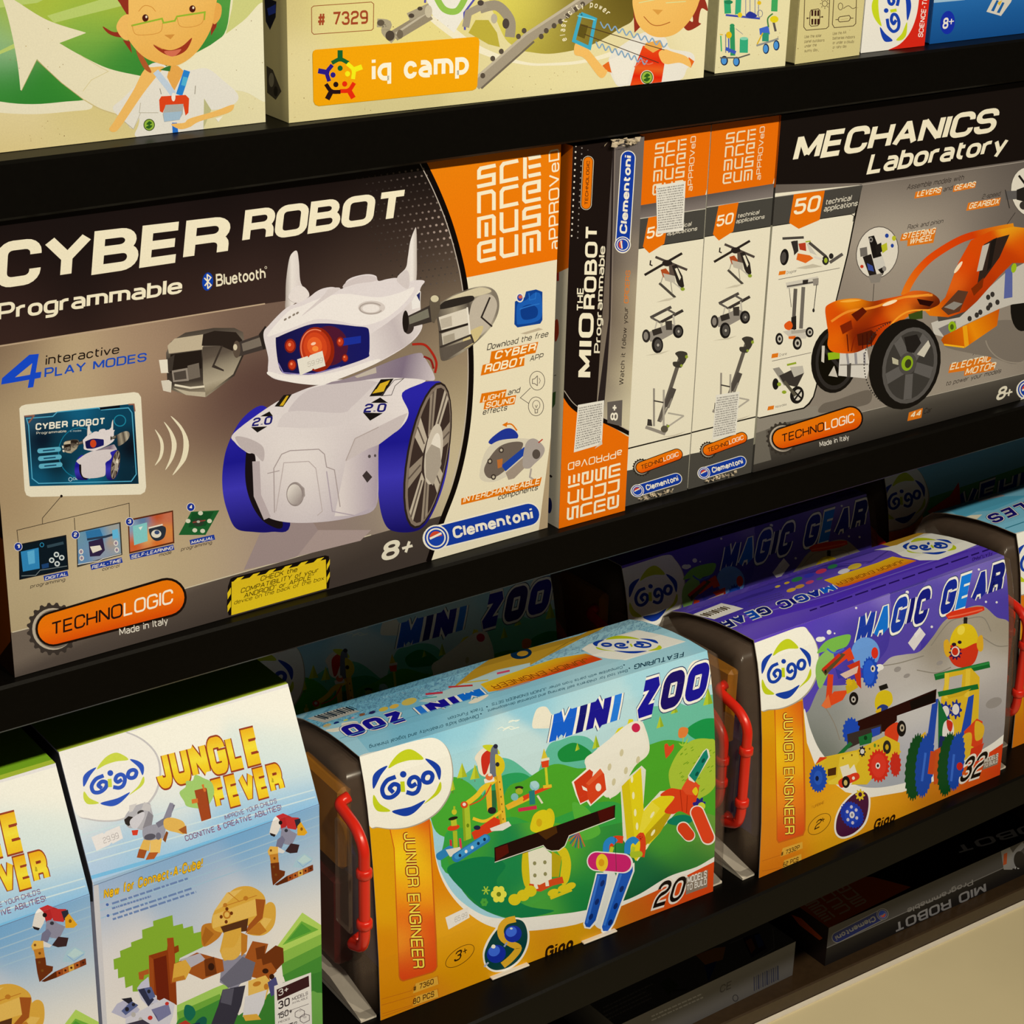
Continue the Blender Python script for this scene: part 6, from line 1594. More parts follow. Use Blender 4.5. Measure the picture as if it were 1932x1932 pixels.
A.poly('1740,1630 1860,1590 1900,1640 1860,1760 1740,1740', G2); A.ell(1800, 1650, 30, 16, G3, -20); A.ell(1865, 1670, 16, 22, G3); A.poly('1720,1740 1870,1690 1850,1790 1800,1900 1700,1880', '#d8d4d6'); A.poly('1700,1870 1800,1860 1830,1900 1720,1910', G1)
A.poly('1560,1690 1720,1660 1690,1800 1640,1932 1480,1932 1530,1800', '#34323e'); A.poly('1560,1690 1640,1680 1620,1800 1545,1780', '#55535e'); A.poly('1875,1640 1932,1600 1960,1700 1900,1740', '#4a4a78')
A.blob('1420,1240 1500,1225 1560,1260 1530,1330 1430,1390 1410,1320', G3); A.poly('1440,1250 1500,1300 1430,1385 1415,1330', '#a8641e'); A.blob('1730,1290 1800,1180 1880,1080 1930,1110 1920,1240 1840,1310', G1); A.poly('1820,1180 1905,1195 1840,1290', G2); A.poly('1730,1300 1800,1190 1870,1280 1820,1310', G3)
A.blob('1490,1170 1545,1080 1640,985 1740,965 1820,1000 1860,1060 1850,1180 1790,1230 1640,1260 1560,1290 1490,1260', G1); A.poly('1490,1170 1790,1055 1800,1170 1640,1215 1490,1262', G2); A.poly('1790,1055 1860,1060 1840,1190 1720,1300 1740,1240 1800,1170', BR); A.poly('1500,1140 1590,1010 1700,985 1560,1110', '#e6bc5e'); A.line('1560,1110 1800,1030', 5, G3); A.line('1600,1010 1680,1075', 5, G3)
A.ell(1590, 1165, 28, 30, G3); A.ell(1590, 1165, 17, 19, G2)
for q in ((1550, 1180), (1622, 1155), (1585, 1215), (1590, 1125)): A.ell(q[0], q[1], 11, 13, BR2)
A.ell(1578, 1098, 15, 15, G3); A.ell(1722, 1050, 17, 16, G3); A.poly('1545,1250 1740,1190 1730,1280 1570,1300', '#55301a'); A.poly('1540,1420 1570,1290 1690,1255 1690,1400 1640,1470 1570,1490', G1); A.blob('1560,1400 1640,1390 1690,1300 1690,1420 1640,1480 1560,1470', '#e0b04a'); A.poly('1690,1290 1735,1310 1730,1420 1690,1460', G3)
A.part('zebra_picture')
A.poly('780,1850 820,1790 900,1750 980,1830 930,1900 870,1890', '#b8b6c4'); A.poly('850,1840 920,1770 970,1800 880,1870', '#55608a'); A.poly('850,1755 920,1745 930,1770 900,1790', '#22222c'); A.ell(890, 1828, 14, 16, '#22222c'); A.ell(935, 1795, 12, 12, '#22222c')
A.poly('960,1680 990,1640 1040,1600 1050,1680 1120,1790 1050,1820 990,1760', '#c4c2ce'); A.poly('965,1690 1010,1680 1080,1760 1040,1810', '#2c3048'); A.poly('1010,1680 1060,1670 1090,1740 1050,1760', '#55608a'); A.ell(1043, 1703, 12, 14, '#22222c'); A.ell(1070, 1800, 12, 14, '#b8b2a8')
A.poly('880,1890 980,1840 1150,1750 1225,1790 1210,1880 1180,1960 1000,2060 880,1990', '#d2ced8'); A.poly('1060,1830 1180,1790 1200,1860 1110,1915', '#7a7a9c'); A.poly('1060,1830 1110,1915 1100,1880', '#55557a'); A.ell(1170, 1788, 14, 12, '#c8342c', -20); A.ell(1052, 1888, 17, 15, '#c8342c', -20); A.ell(935, 1865, 16, 18, '#b8b2a8'); A.ell(985, 1900, 14, 16, '#b8b2a8'); A.poly('880,1932 1000,1900 1100,1960 1000,2080 860,2060', '#3a3644')
A.blob('1300,1800 1350,1810 1370,1860 1330,1910 1290,1870', '#0f6a50'); A.blob('1370,1920 1420,1880 1450,1900 1430,1960 1360,1980', '#0f5a48'); A.poly('1250,1930 1300,1905 1340,1932 1300,1990 1250,1980', '#b83428'); A.poly('1340,1932 1400,1920 1420,2020 1340,2040', '#1a2a4a')
A.part('bird_picture').at('d1')
R_ = '#b8282a'
A.blob('105,590 130,500 165,470 200,478 190,530 150,610 110,600', '#e8e0d4'); A.poly('150,475 200,455 260,480 215,560 190,580 175,500', R_); A.ell(182, 520, 13, 15, '#1c1618'); A.poly('215,480 310,485 320,520 290,570 230,560', '#c43030'); A.poly('280,500 320,490 325,530 295,560', '#2c2c38'); A.poly('300,545 325,515 372,590 350,610 300,610', '#e6a824'); A.ell(330, 565, 9, 12, '#8a5a14'); A.poly('105,590 150,605 140,620 115,610', '#241c1e')
A.poly('190,560 225,550 260,580 300,600 260,680 210,670 180,640', '#8f8d9c'); A.poly('160,640 195,610 215,640 190,700 150,690', '#77758a'); A.ell(222, 575, 12, 12, '#34343c'); A.poly('215,720 255,665 315,675 300,730 250,735', '#3a2426')
A.poly('92,720 110,685 170,690 165,740 100,750', '#e6b450'); A.poly('165,690 215,720 200,735 165,730', '#dedad8'); A.poly('105,745 165,735 170,800 115,810', '#c8842e'); A.poly('112,805 172,798 175,850 215,860 210,890 130,960 120,900', '#6d2f12'); A.poly('140,955 225,895 405,815 412,855 230,935 160,960', '#5d260e')
for k, c in enumerate(('#a04a1e', '#b8642a', '#dca84a', '#b05a26', '#7a3418')): A.poly([(232 + 36 * k, 893 - 16 * k), (266 + 36 * k, 878 - 16 * k), (268 + 36 * k, 918 - 16 * k), (234 + 36 * k, 933 - 16 * k)], c); A.ell(250 + 36 * k, 905 - 16 * k, 7, 8, '#4a1c0c', n=10)
for x, y in ((115, 715), (140, 770), (135, 830), (150, 885)): A.ell(x, y, 8, 9, '#7a4a1a', n=10)
A.poly('270,830 300,760 350,735 410,770 400,800 330,840', '#a9c8ea'); A.poly('300,790 350,745 400,780 340,810', '#bcd6f0'); A.line('300,790 340,830 400,785', 4, '#86aad4')
A.part('info_panel')
A.poly('138,1665 396,1570 402,1900 408,2100 150,2200', '#e8e0d2'); A.poly('155,1690 380,1592 384,1668 160,1768', '#3a1a1e'); A.text('3+', (168, 1738), (240, 1706), 46, '#e8e0d2', t=1.2)
A.text('30', (167, 1832), (248, 1798), 56, '#2c2226', t=1.7); A.text('MODELS', (264, 1770), (374, 1726), 24, '#3a2c30', t=1.3); A.text('AVAILABLE', (264, 1794), (374, 1752), 16, '#3a2c30', t=1.1); A.line('160,1868 380,1790', 3, '#55484a'); A.text('150+', (164, 1900), (266, 1860), 44, '#2c2226', t=1.5); A.text('PIECES', (167, 1928), (248, 1900), 14, '#3a2c30', t=1.2)
A.line('160,1962 270,1920', 3, '#55484a'); A.line('285,1850 320,1825 350,1840 350,1870 310,1890 285,1880', 4, '#55484a', closed=True); A.line('320,1880 350,1860 385,1870 385,1905 345,1925 320,1910', 4, '#55484a', closed=True); A.ell(318, 1835, 12, 9, '#c9c0b4'); A.ell(352, 1882, 14, 10, '#c9c0b4')
A.text('CUBES', (165, 1995), (300, 1945), 34, '#2c2226', t=1.4)
A.flush()

jf2 = copy_tree(jf)
jf2.location = (pl.x - WJ - 0.0085, y0 - 0.0135, Z3 + 0.0003)
jf2['label'] = 'white sloping block set box cut off by the left edge of the picture'
for ch in list(jf2.children):
    if ch.name.startswith('price_sticker'):
        bpy.data.objects.remove(ch)

# ------------------------------------------------------------------ lower shelf: clear carry cases in printed card sleeves
REF[0] = (240, 229, 204)
PROF = [(0, 0), (0.0030, 0.060), (0.0085, 0.117), (0.0120, 0.148), (0.0165, 0.178), (0.0210, 0.202), (0.0262, 0.2225), (0.0335, 0.2432),
        (0.060, 0.2426), (0.085, 0.2405), (0.108, 0.2370), (0.131, 0.2320), (0.150, 0.2255), (0.162, 0.2150), (0.170, 0.195), (0.176, 0.150), (0.180, 0.060), (0.182, 0.0)]

def mat_clear():
    m = bpy.data.materials.new('smoky_clear_plastic')
    n, l, p = nodes(m)
    setp(p, Base_Color=(0.22, 0.16, 0.125, 1), Roughness=0.18, IOR=1.45)
    t = n.new('ShaderNodeTexNoise'); t.inputs['Scale'].default_value = 18
    r = n.new('ShaderNodeMapRange'); r.inputs[3].default_value = 0.22; r.inputs[4].default_value = 0.32
    l.new(t.outputs['Fac'], r.inputs[0]); l.new(r.outputs[0], p.inputs['Alpha'])
    return m
CLEAR = mat_clear()
REDP = mat_plain('red_plastic', (0.62, 0.018, 0.008), 0.28, 0.03, 40)
AMBER = mat_plain('amber_plastic_bricks', (0.55, 0.22, 0.01), 0.4, 0.1, 30)
MAROON = mat_plain('dark_red_bricks', (0.13, 0.012, 0.012), 0.4, 0.1, 30)
BLUEP = mat_plain('blue_brick', (0.02, 0.05, 0.25), 0.4, 0.1, 30)
GREENP = mat_plain('green_brick', (0.02, 0.16, 0.05), 0.4, 0.1, 30)
CARDIN = mat_plain('plain_white_card', (0.62, 0.58, 0.52), 0.4, 0.04, 80)

def carry_case(label, loc, yaw, W, hL, hR, group=None, seed=1):
    """hL / hR: bar y, back y, top z, bottom z of the red handles, in the case's own frame."""
    root = thing('carry_case', label, 'toy case', loc, yaw, group)
    m = MB()
    prof = PROF + [(y - (0.0006 if y > 0.1 else -0.0006), z - (0.0006 if z > 0.2 else 0)) for y, z in reversed(PROF)]
    m.prism(prof, 0, W)
    m.build('card_sleeve', CARDIN, root)
    # clear case, wider than its sleeve
    m = MB()
    ins = []
    for y, z in PROF:
        ins.append((0.091 + (y - 0.091) * 0.955, max(0.004, z * 0.972)))
    n = len(ins)
    xs = [(-0.0185, 0.90), (-0.0170, 0.965), (-0.012, 1.0), (W + 0.012, 1.0), (W + 0.0170, 0.965), (W + 0.0185, 0.90)]
    for x, sc in xs:
        m.v += [(x, 0.091 + (y - 0.091) * sc, 0.12 + (z - 0.12) * (sc if z > 0.05 else 1 - (1 - sc) * .3)) for y, z in ins]
    for a in range(len(xs) - 1):
        for k in range(n):
            j = (k + 1) % n
            m.smooth.append(len(m.f)); m.f.append((a * n + k, (a + 1) * n + k, (a + 1) * n + j, a * n + j))
    m.f.append(tuple(range(n))); m.f.append(tuple((len(xs) - 1) * n + k for k in reversed(range(n))))
    m.build('clear_case', CLEAR, root, 'smoky clear plastic case')
    # seam ribs and latch plates
    for sx, x in ((-1, -0.0185), (1, W + 0.0185)):
        m = MB(); lo, hi = (x - 0.004, x) if sx < 0 else (x, x + 0.004)
        h = hL if sx < 0 else hR
        m.quadbox((lo, max(0.012, h[0] + 0.012), h[3] - 0.004), (hi, max(0.012, h[0] + 0.012) + 0.026, h[2] - 0.016), 0.0018)
        m.build('latch', CLEAR, root)
        m = MB()
        hx = x + sx * (0.002 if sx > 0 else 0.006)
        yb, yk, zt, zb = h
        pts = arc([(x - sx * 0.004, yk, zt + 0.007), (hx, yk, zt + 0.004), (hx, yb + 0.012, zt - 0.004), (hx, yb, zt - 0.016), (hx, yb, zb + 0.012), (hx, yb + 0.004, zb), (hx, yk * .55 + yb * .45, zb - 0.008), (x - sx * 0.004, yk * .55 + yb * .45, zb - 0.004)], 0.010, 5)
        m.tube(pts, 0.0048, 14)
        hd = m.build('handle', REDP, root, 'red plastic handle')
        for z in (zt - 0.040, zb + 0.026):
            m = MB()
            m.tube([(hx, yb, z - 0.0042), (hx, yb, z - 0.0030), (hx, yb, z + 0.0030), (hx, yb, z + 0.0042)], 0.006, 14, True, [0.0056, 0.0068, 0.0068, 0.0056])
            m.build('collar', REDP, hd)
    # added white strip per end, imitating reflections in the clear case's bottom
    for x0_, x1_ in ((-0.016, -0.0005), (W + 0.0005, W + 0.016)):
        m = MB()
        m.prism([(0.006, 0.0), (0.006, 0.0022), (0.060, 0.014), (0.120, 0.014), (0.120, 0.0)], x0_, x1_)
        m.build('card_lip', CARDIN, root)
    # what shows through the clear ends
    rnd = random.Random(seed)
    for mt, nm, boxes in ((AMBER, 'yellow_brick', [(-0.010, 0.050, 0.125, 0.003, 0.125, 0.205), (W - 0.01, 0.05, 0.12, W + 0.006, 0.12, 0.20)]), (MAROON, 'red_brick', [(-0.009, 0.060, 0.020, 0.010, 0.150, 0.110), (W * .3, 0.03, 0.03, W * .7, 0.14, 0.10)]),
                          (BLUEP, 'blue_brick', [(0.02, 0.030, 0.02, 0.10, 0.15, 0.12)]), (GREENP, 'green_brick', [(W - 0.10, 0.030, 0.02, W - 0.02, 0.15, 0.12)])):
        for x0, y0, z0, x1, y1, z1 in boxes:
            m = MB(); m.quadbox((x0, y0, z0), (x1, y1, z1), 0.004)
            m.build(nm, mt, root)
    return root, Surf(loc, yaw, (1, 0, 0), [(0, y, z) for y, z in PROF[:14]], W)

def edge_text(A, body, p0, p1, h, up, h1, cols, t=2.2, slant=0.0, gap=.9, o1=.7, o2=.4):
    A.text(body, p0, p1, h, '#f2ecda', t=t, up=up, h1=h1, slant=slant, gap=gap, cols=cols, out=o1 + o2, outc='#3a4a6a')
    A.text(body, p0, p1, h, '#f2ecda', t=t, up=up, h1=h1, slant=slant, gap=gap, cols=cols, out=o1, outc='#f2ecda')

def logo_patch(A, pts, o, r, d):
    A.blob([(x + 8, y + 6) for x, y in pts], '#a8a08c', 6); A.blob(pts, '#f2ecdc', 6)
    gigo(A, o, r, d)

def sleeve_strip(A, quad, tx):
    pass

# ---- animals case
zl, zr = on_z(718, 1926, Z3), on_z(1345, 1682, Z3)
zyaw = math.atan2(zr.y - zl.y, zr.x - zl.x)
zw = math.hypot(zr.x - zl.x, zr.y - zl.y)
zoo, SZ = carry_case('clear carry case in a light blue and green animal sleeve, front of the lower shelf', (zl.x, zl.y, Z3 + 0.0003), zyaw, zw, (-0.016, 0.026, 0.207, 0.092), (0.0236, 0.050, 0.166, 0.076), 'animal sleeve cases')
A = Art(SZ, zoo)
A.part('front_print').full('#9fcdd6')
A.at('d1')
SKY = ('idw', 13, -26, [(700, -20, '#8cc4d2'), (1400, -150, '#96ccd8'), (2200, -400, '#a8d2dc'), (2900, -650, '#a5d2da'), (1400, 150, '#a8d4dc'), (1750, 60, '#c4dce0'), (2300, -250, '#b8d8e0'), (1200, -180, '#7cbcce'), (600, -100, '#7abccc'), (2000, -420, '#8ec6d2'), (3200, -700, '#8ecad4'), (3150, -500, '#b8d8de')])
A.poly('200,-700 3300,-1300 3400,200 1200,500', SKY)
hills = '#5ab58a'
A.blob('1360,260 1450,200 1560,120 1680,70 1800,80 1932,180 2000,250 1932,500 1300,500', '#5fb894'); A.blob('2050,0 2150,-60 2260,-90 2360,-60 2420,60 2400,300 2000,300', '#62b898'); A.blob('2750,-250 2850,-300 2950,-330 3050,-300 3250,-360 3300,100 2700,100', '#6cbc9c')
A.blob('1600,330 1700,210 1830,170 1932,200 2050,330 2000,600 1500,600', '#2c9c58'); A.blob('1750,330 1900,220 2100,110 2300,140 2500,60 2750,-20 2900,-60 3100,-40 3300,-120 3400,900 1700,900', '#4ea42a'); A.blob('2130,20 2230,-40 2330,0 2370,60 2250,90 2150,90', '#1f8a3c'); A.blob('3030,-130 3130,-200 3230,-210 3300,-180 3300,0 3100,-60', '#1f9448')
A.blob('1220,300 1290,230 1400,200 1500,240 1600,330 1750,380 1800,520 1700,600 1330,620 1230,470', '#4aa832'); A.blob('1330,640 1400,560 1560,560 1800,480 2000,520 2400,380 2600,420 2700,700 2300,900 1400,900', '#36a040')
A.blob('1340,720 1500,640 1700,560 1900,520 2100,520 2350,560 2700,500 3250,480 3300,900 2900,1150 2300,1250 1800,1200 1500,1050', ('idw', 15, -30, [(1400, 750, '#3f9c34'), (1600, 1000, '#137a40'), (1800, 850, '#1a8448'), (2000, 1150, '#4ba43a'), (2150, 700, '#58ac30'), (2400, 800, '#2f8c3c'), (2300, 1050, '#15803c'), (2700, 900, '#1a6a3c'), (2900, 1050, '#0f4a32'), (3100, 800, '#2f7a34'), (2900, 600, '#4a9a32'), (3200, 600, '#6a9a3a'), (2600, 1150, '#16502f'), (1500, 850, '#3fa03a')]))
A.blob('1350,860 1480,780 1650,760 1760,820 1700,950 1900,1100 2100,1140 1800,1190 1560,1080', '#127a44'); A.blob('2230,380 2330,420 2400,520 2420,600 2300,640 2250,520', '#58b03a')
A.blob('1240,520 1262,700 1300,850 1390,1010 1500,1110 1640,1180 1830,1190 2100,1165 2290,1140 2550,1080 2700,1020 2900,900 3100,830 3250,750 3300,800 3300,900 3100,1000 2800,1100 2500,1200 2300,1270 1900,1290 1700,1260 1560,1200 1420,1080 1320,930 1268,760', '#ece6d6')
ORG = ('idw', 15, -30, [(830, 600, '#dca012'), (870, 1000, '#e0a012'), (900, 1500, '#d98a10'), (900, 1900, '#d98612'), (1320, 1000, '#e0860e'), (1350, 1200, '#e8a824'), (1400, 1400, '#e09a10'), (1500, 1650, '#dc9410'), (1800, 1400, '#e8a812'), (2000, 1350, '#d9901a'), (2300, 1300, '#dca014'), (2500, 1350, '#c07a1a'), (2700, 1250, '#c8641a'), (3000, 1100, '#d8501a'), (3200, 900, '#dc4a1a'), (3150, 1050, '#d8461a'), (1300, 1800, '#d9861a'), (1700, 1800, '#dc9a12'), (2200, 1550, '#dc9a12')])
A.poly(smooth([(790, 540), (1000, 555), (1180, 500), (1240, 520), (1268, 760), (1320, 930), (1420, 1080), (1560, 1200), (1700, 1260), (1900, 1280), (2250, 1235), (2500, 1135), (2800, 1005), (3000, 905), (3150, 830), (3270, 770)], False, 4) + [(3300, 1300), (2200, 1800), (800, 2200)], ORG)
A.part('range_strip')
A.poly('945,560 1000,552 1190,480 1228,480 1245,800 1284,1530 1270,1558 1250,1572 1040,1635 1020,1625 1010,1600 990,1100 975,700', '#c9601a')
A.poly('952,562 1000,552 1190,482 1220,482 1238,800 1276,1528 1262,1552 1246,1564 1046,1624 1028,1616 1018,1596 998,1100 982,700', ('idw', 13, -26, [(1000, 600, '#f0901a'), (1180, 520, '#d8401a'), (1020, 750, '#f4d01e'), (1100, 700, '#f6e020'), (1210, 700, '#e0681a'), (1020, 1000, '#f09a1a'), (1200, 1000, '#f0901a'), (1060, 1200, '#e8641a'), (1220, 1300, '#e04a1a'), (1060, 1350, '#f0a82a'), (1060, 1550, '#dc401a'), (1240, 1500, '#e0481a'), (1150, 900, '#f4c81e'), (1160, 1450, '#e2561a')]))
A.text('JUNIOR ENGINEER', (1045, 592), (1108, 1540), 84, '#f4dc4a', t=1.3, up=(1, -.03), gap=1.1, out=.75, outc='#8f2a1a', rnd=1.6)
A.part('emblem_print')
logo_patch(A, [(728, 62), (900, 10), (1150, -60), (1270, -70), (1350, 0), (1385, 140), (1372, 290), (1300, 420), (1200, 500), (1080, 548), (960, 562), (860, 550), (806, 540), (775, 350), (745, 180)], (1068, 240), (240, -40), (6, 232))
A.part('number_print')
for (x0, y0, x1, y1, tx, q) in ((890, 1758, 1290, 1600, '# 7360', 1112), (895, 1860, 1290, 1690, '80 PCS', 1112)):
    A.line([(x0, y0), (1100, y0 - 60), (1130, y1 + 50), (1285, y1 - 5), (1292, y1 + 50), (1130, y1 + 100)], 3, '#b8641a'); A.poly([(1130, y1 + 48), (1280, y1 - 2), (1290, y1 + 52), (1110, y1 + 118)], '#e0a83a')
A.text('# 7360', (1112, 1706), (1256, 1650), 38, '#4a2a12', t=1.5); A.text('80 PCS', (1112, 1796), (1260, 1738), 40, '#4a2a12', t=1.6)
A.line('895,1880 1285,1745', 3, '#b8641a'); A.line('890,1800 1130,1730', 3, '#b8641a')
A.part('age_mark'); A.ring(1440, 1455, 118, 52, 4, '#5a3a12', -36); A.text('3', (1395, 1500), (1445, 1478), 68, '#2a1a0a', t=1.4, slant=.3); A.line('1462,1425 1490,1412', 6, '#2a1a0a'); A.line('1474,1402 1478,1436', 6, '#2a1a0a')
A.part('price_sticker', 'small white price sticker on the orange corner'); A.poly('1338,1185 1496,1110 1508,1185 1360,1270', '#e8e0d0'); A.text('65.99', (1405, 1222), (1492, 1182), 38, '#b8b0a4', t=1.0)
A.part('round_picture')
A.blob('1600,1450 1615,1380 1660,1300 1730,1220 1810,1185 1890,1200 1925,1280 1920,1380 1870,1480 1790,1545 1690,1568 1620,1530', '#efe8d6'); A.blob('1612,1450 1630,1385 1672,1308 1738,1232 1810,1198 1880,1212 1912,1285 1906,1376 1860,1470 1784,1532 1692,1554 1630,1522', '#0f3f3c')
A.line('1830,1195 1760,1215 1725,1270 1740,1330 1800,1370 1850,1400 1800,1470 1740,1520', 46, '#dca82a', curve=True); A.ell(1812, 1300, 62, 58, '#1a2f9c', -30); A.ell(1800, 1285, 40, 34, '#3f6ad8', -30); A.ell(1695, 1440, 68, 62, '#1a2f9c', -30); A.ell(1680, 1420, 42, 36, '#3f6ad8', -30); A.line('1750,1390 1770,1360', 12, '#8f9ab8'); A.line('1610,1530 1640,1500', 12, '#a8b0c0'); A.ell(1800, 1262, 10, 7, '#d8e4f8'); A.ell(1670, 1392, 12, 8, '#d8e4f8'); A.ell(1675, 1388, 14, 14, '#f0ecd8')
A.part('mountain_pass_picture').at('d1')
for x, y, h, w in ((1455, 210, 110, 36), (1545, 220, 110, 34), (1390, 300, 80, 16)): A.poly([(x - w, y), (x, y - h), (x + w, y - 12)], '#c2cc34'); A.poly([(x, y - h), (x + w, y - 12), (x, y - 8)], '#a8b428'); A.line([(x, y), (x, y + 14)], 4, '#7a5a2a')
A.at('d2'); 
A.line('-120,160 -60,330', 0.1, '#ffffff')
A.at('d1')
A.blob('1545,60 1600,0 1660,10 1680,60 1640,190 1580,180 1560,110', '#e8dcc0'); A.blob('1590,60 1640,10 1665,40 1640,130 1620,180 1600,170', '#c8301f'); A.blob('1600,-20 1680,-20 1720,40 1640,20', '#c9cc2a'); A.blob('1660,0 1700,-20 1705,130 1690,200 1655,210 1650,100', '#6a6f7a'); A.blob('1690,40 1745,80 1750,150 1700,200 1690,120', '#d9c022'); A.ell(1703, 112, 14, 16, '#2a2a30'); A.ell(1690, -15, 16, 16, '#2a2a3a')
A.poly('1640,300 1700,290 1695,420 1640,430', '#2f6a3a'); A.poly('1618,280 1660,262 1665,430 1632,440', '#e2b02c'); A.poly('1680,200 1730,180 1765,520 1716,552', '#e4b430'); A.poly('1680,200 1700,192 1738,545 1716,552', '#c99a22')
for k in range(6): A.ell(1718 + 5 * k, 235 + 52 * k, 4, 8, '#7a5a1a', n=8)
A.line('1490,385 1560,330 1600,280 1660,240 1690,215', 34, '#e6c02c', curve=True); A.line('1500,400 1600,350 1660,250', 8, '#d8441f', curve=True); A.line('1610,230 1680,215', 30, '#e8e0cc'); A.ell(1645, 200, 26, 24, '#e0703a'); A.ell(1650, 185, 14, 10, '#e8dcc8')
A.line('1530,490 1600,510 1660,490 1730,440', 22, '#e6c02c', curve=True); A.poly('1520,590 1680,480 1720,500 1720,560 1540,640', '#d63c1c'); A.poly('1650,560 1780,510 1800,540 1740,575 1660,580', '#e4decc'); A.ell(1665, 435, 30, 24, '#2a2226'); A.ell(1560, 555, 24, 16, '#1f2a40')
A.line('1770,420 1932,345', 26, '#e4b430'); A.line('1880,360 1932,330', 22, '#d8441f')
A.poly('1455,410 1505,385 1520,630 1465,650', '#a8c030'); A.poly('1455,410 1470,402 1482,645 1465,650', '#8aa424'); A.ell(1470, 395, 26, 24, '#d84a20'); A.ell(1470, 392, 12, 12, '#e8dcc8'); A.ell(1495, 540, 10, 14, '#6a8a1a')
A.ell(1395, 555, 44, 20, '#d8421c', -14); A.poly('1375,500 1415,495 1420,540 1380,545', '#b8c030'); A.ell(1392, 490, 34, 12, '#22221a', -14); A.ell(1400, 445, 18, 20, '#c9c02c'); A.line('1400,430 1400,405', 14, '#a8b828'); A.poly('1390,580 1420,575 1425,690 1395,700', '#a8b828'); A.line('1375,640 1380,720', 16, '#c8303a'); A.line('1440,630 1448,700', 16, '#d83a50')
A.pill((1300, 755), (1370, 710), 28, '#2f80b4'); A.poly('1340,710 1440,690 1460,740 1370,760', '#dcd6c4'); A.pill((1415, 765), (1620, 632), 32, '#2a78b0'); A.pill((1420, 757), (1618, 626), 20, '#3f94c8')
for k, c in enumerate(('#14304a', '#e8e4d4', '#e8e4d4', '#14304a', '#14304a')): A.ell(1440 + 43 * k, 750 - 28 * k, 10, 12, c)
A.at('d2')
A.line('-20,410 100,345', 24, '#e2b02c'); A.line('100,345 290,265', 24, '#d8441f'); A.line('240,270 300,262', 22, '#e2b82c'); A.line('258,130 268,260', 18, '#c9c82c'); A.poly('225,90 280,80 278,130 232,135', '#d8441f'); A.poly('225,85 245,0 275,75', '#d8c034'); A.poly('222,75 282,62 285,80 228,92', '#e4dcc0'); A.ell(180, 262, 34, 34, '#8fc0c0'); A.poly('140,300 180,290 185,390 145,395', '#2a7a74'); A.ell(40, 340, 26, 26, '#7fb8b0'); A.ell(72, 275, 30, 12, '#2a2420'); A.ell(72, 300, 26, 22, '#a8b030'); A.line('65,432 195,412', 26, '#cc2f4a'); A.line('200,330 235,385', 14, '#e2d8b8'); A.blob('150,240 190,228 210,260 180,280', '#a8d0cc')
A.part('scenery_print')
A.at('c2')
A.blob('165,1530 170,1470 200,1400 260,1388 300,1440 340,1470 320,1530 200,1540', '#e8e0c4'); A.blob('1255,1130 1290,1070 1350,1062 1395,1100 1410,1160 1430,1220 1390,1230 1290,1180', '#efe6cc')
for q in ('-80,1545 -50,1530 -30,1540 10,1525 40,1535', '0,1490 30,1482 50,1490 75,1478'): A.line(q, 5, '#eef0ec', curve=True)
A.at('c1'); A.line('1740,1555 1780,1535 1800,1545 1855,1530', 6, '#eef0ec', curve=True); A.line('1780,1500 1810,1488 1850,1480', 5, '#eef0ec', curve=True)
A.at('c2')
for x, y, h, w in ((610, 1685, 100, 26), (1060, 1540, 90, 26), (1395, 1380, 130, 34), (1345, 1350, 60, 18), (1160, 1440, 70, 26), (480, 1700, 60, 16)): A.poly([(x - w, y), (x, y - h), (x + w, y - 16)], '#b4c834'); A.poly([(x, y - h), (x + w, y - 16), (x + 2, y - 8)], '#93ac28')
A.blob('1190,1600 1190,1550 1215,1530 1255,1540 1250,1580 1225,1605', '#e0803a'); A.line('1222,1600 1218,1650', 6, '#a8c83a'); A.blob('1190,1640 1225,1650 1255,1605 1245,1645 1215,1665', '#a8c83a'); A.blob('1090,1660 1110,1645 1125,1665 1155,1650 1150,1690 1110,1742 1098,1740', '#d84a26')
A.blob('1120,1880 1140,1790 1200,1690 1290,1620 1400,1612 1450,1650 1450,1932 1300,2040 1160,2000', '#a8c038')
rnd = random.Random(8)
for _ in range(46):
    x, y = rnd.uniform(1180, 1430), rnd.uniform(1640, 1990)
    if (x - 1330) ** 2 / 22000 + (y - 1810) ** 2 / 36000 < 1: A.line([(x, y), (x + 16, y - 12)], 5, '#6f9a1e')
A.at('d1'); 
def flower(A, x, y, r, c, c2):
    for k in range(6):
        t = k * math.pi / 3; A.ell(x + r * .62 * math.cos(t), y + r * .7 * math.sin(t), r * .42, r * .46, c, n=12)
    A.ell(x, y, r * .6, r * .65, c, n=12); A.ell(x, y, r * .3, r * .32, c2, n=10)
flower(A, 1712, 1022, 54, '#e2dc4a', '#6a7a1a')
for k in range(6):
    t = k * math.pi / 3; A.line([(1622, 995), (1622 + 28 * math.cos(t), 995 + 32 * math.sin(t))], 8, '#a8c83a')
flower(A, 1610, 1078, 26, '#4aa03a', '#3a8a34')
A.part('title_lettering').at('c2')
edge_text(A, 'MINI ZOO', (272, 1680), (1372, 1318), 268, (0.03, -1), 244, ['#1a5fc8', '#1a1a6a', '#1f1a8a', '#2a7ad8', '#000000', '#1f1a8f', '#1f1560', '#1f1a8c'], 3.5, .17, 1.5, .85, .3)
A.part('horse_picture').at('d2')
Y1, Y2, YD = '#e2cf1e', '#d6c01a', '#b89c14'
O_ = '#e8e2cc'
A.poly('780,250 930,120 960,150 940,430 1060,300 1160,290 1180,440 1040,600 900,790 800,640', '#e0dcc4')
A.at('c2'); A.poly('740,1580 765,1540 800,1525 815,1560 840,1475 870,1475 880,1540 800,1610 750,1650', '#dcd020'); A.at('d2')
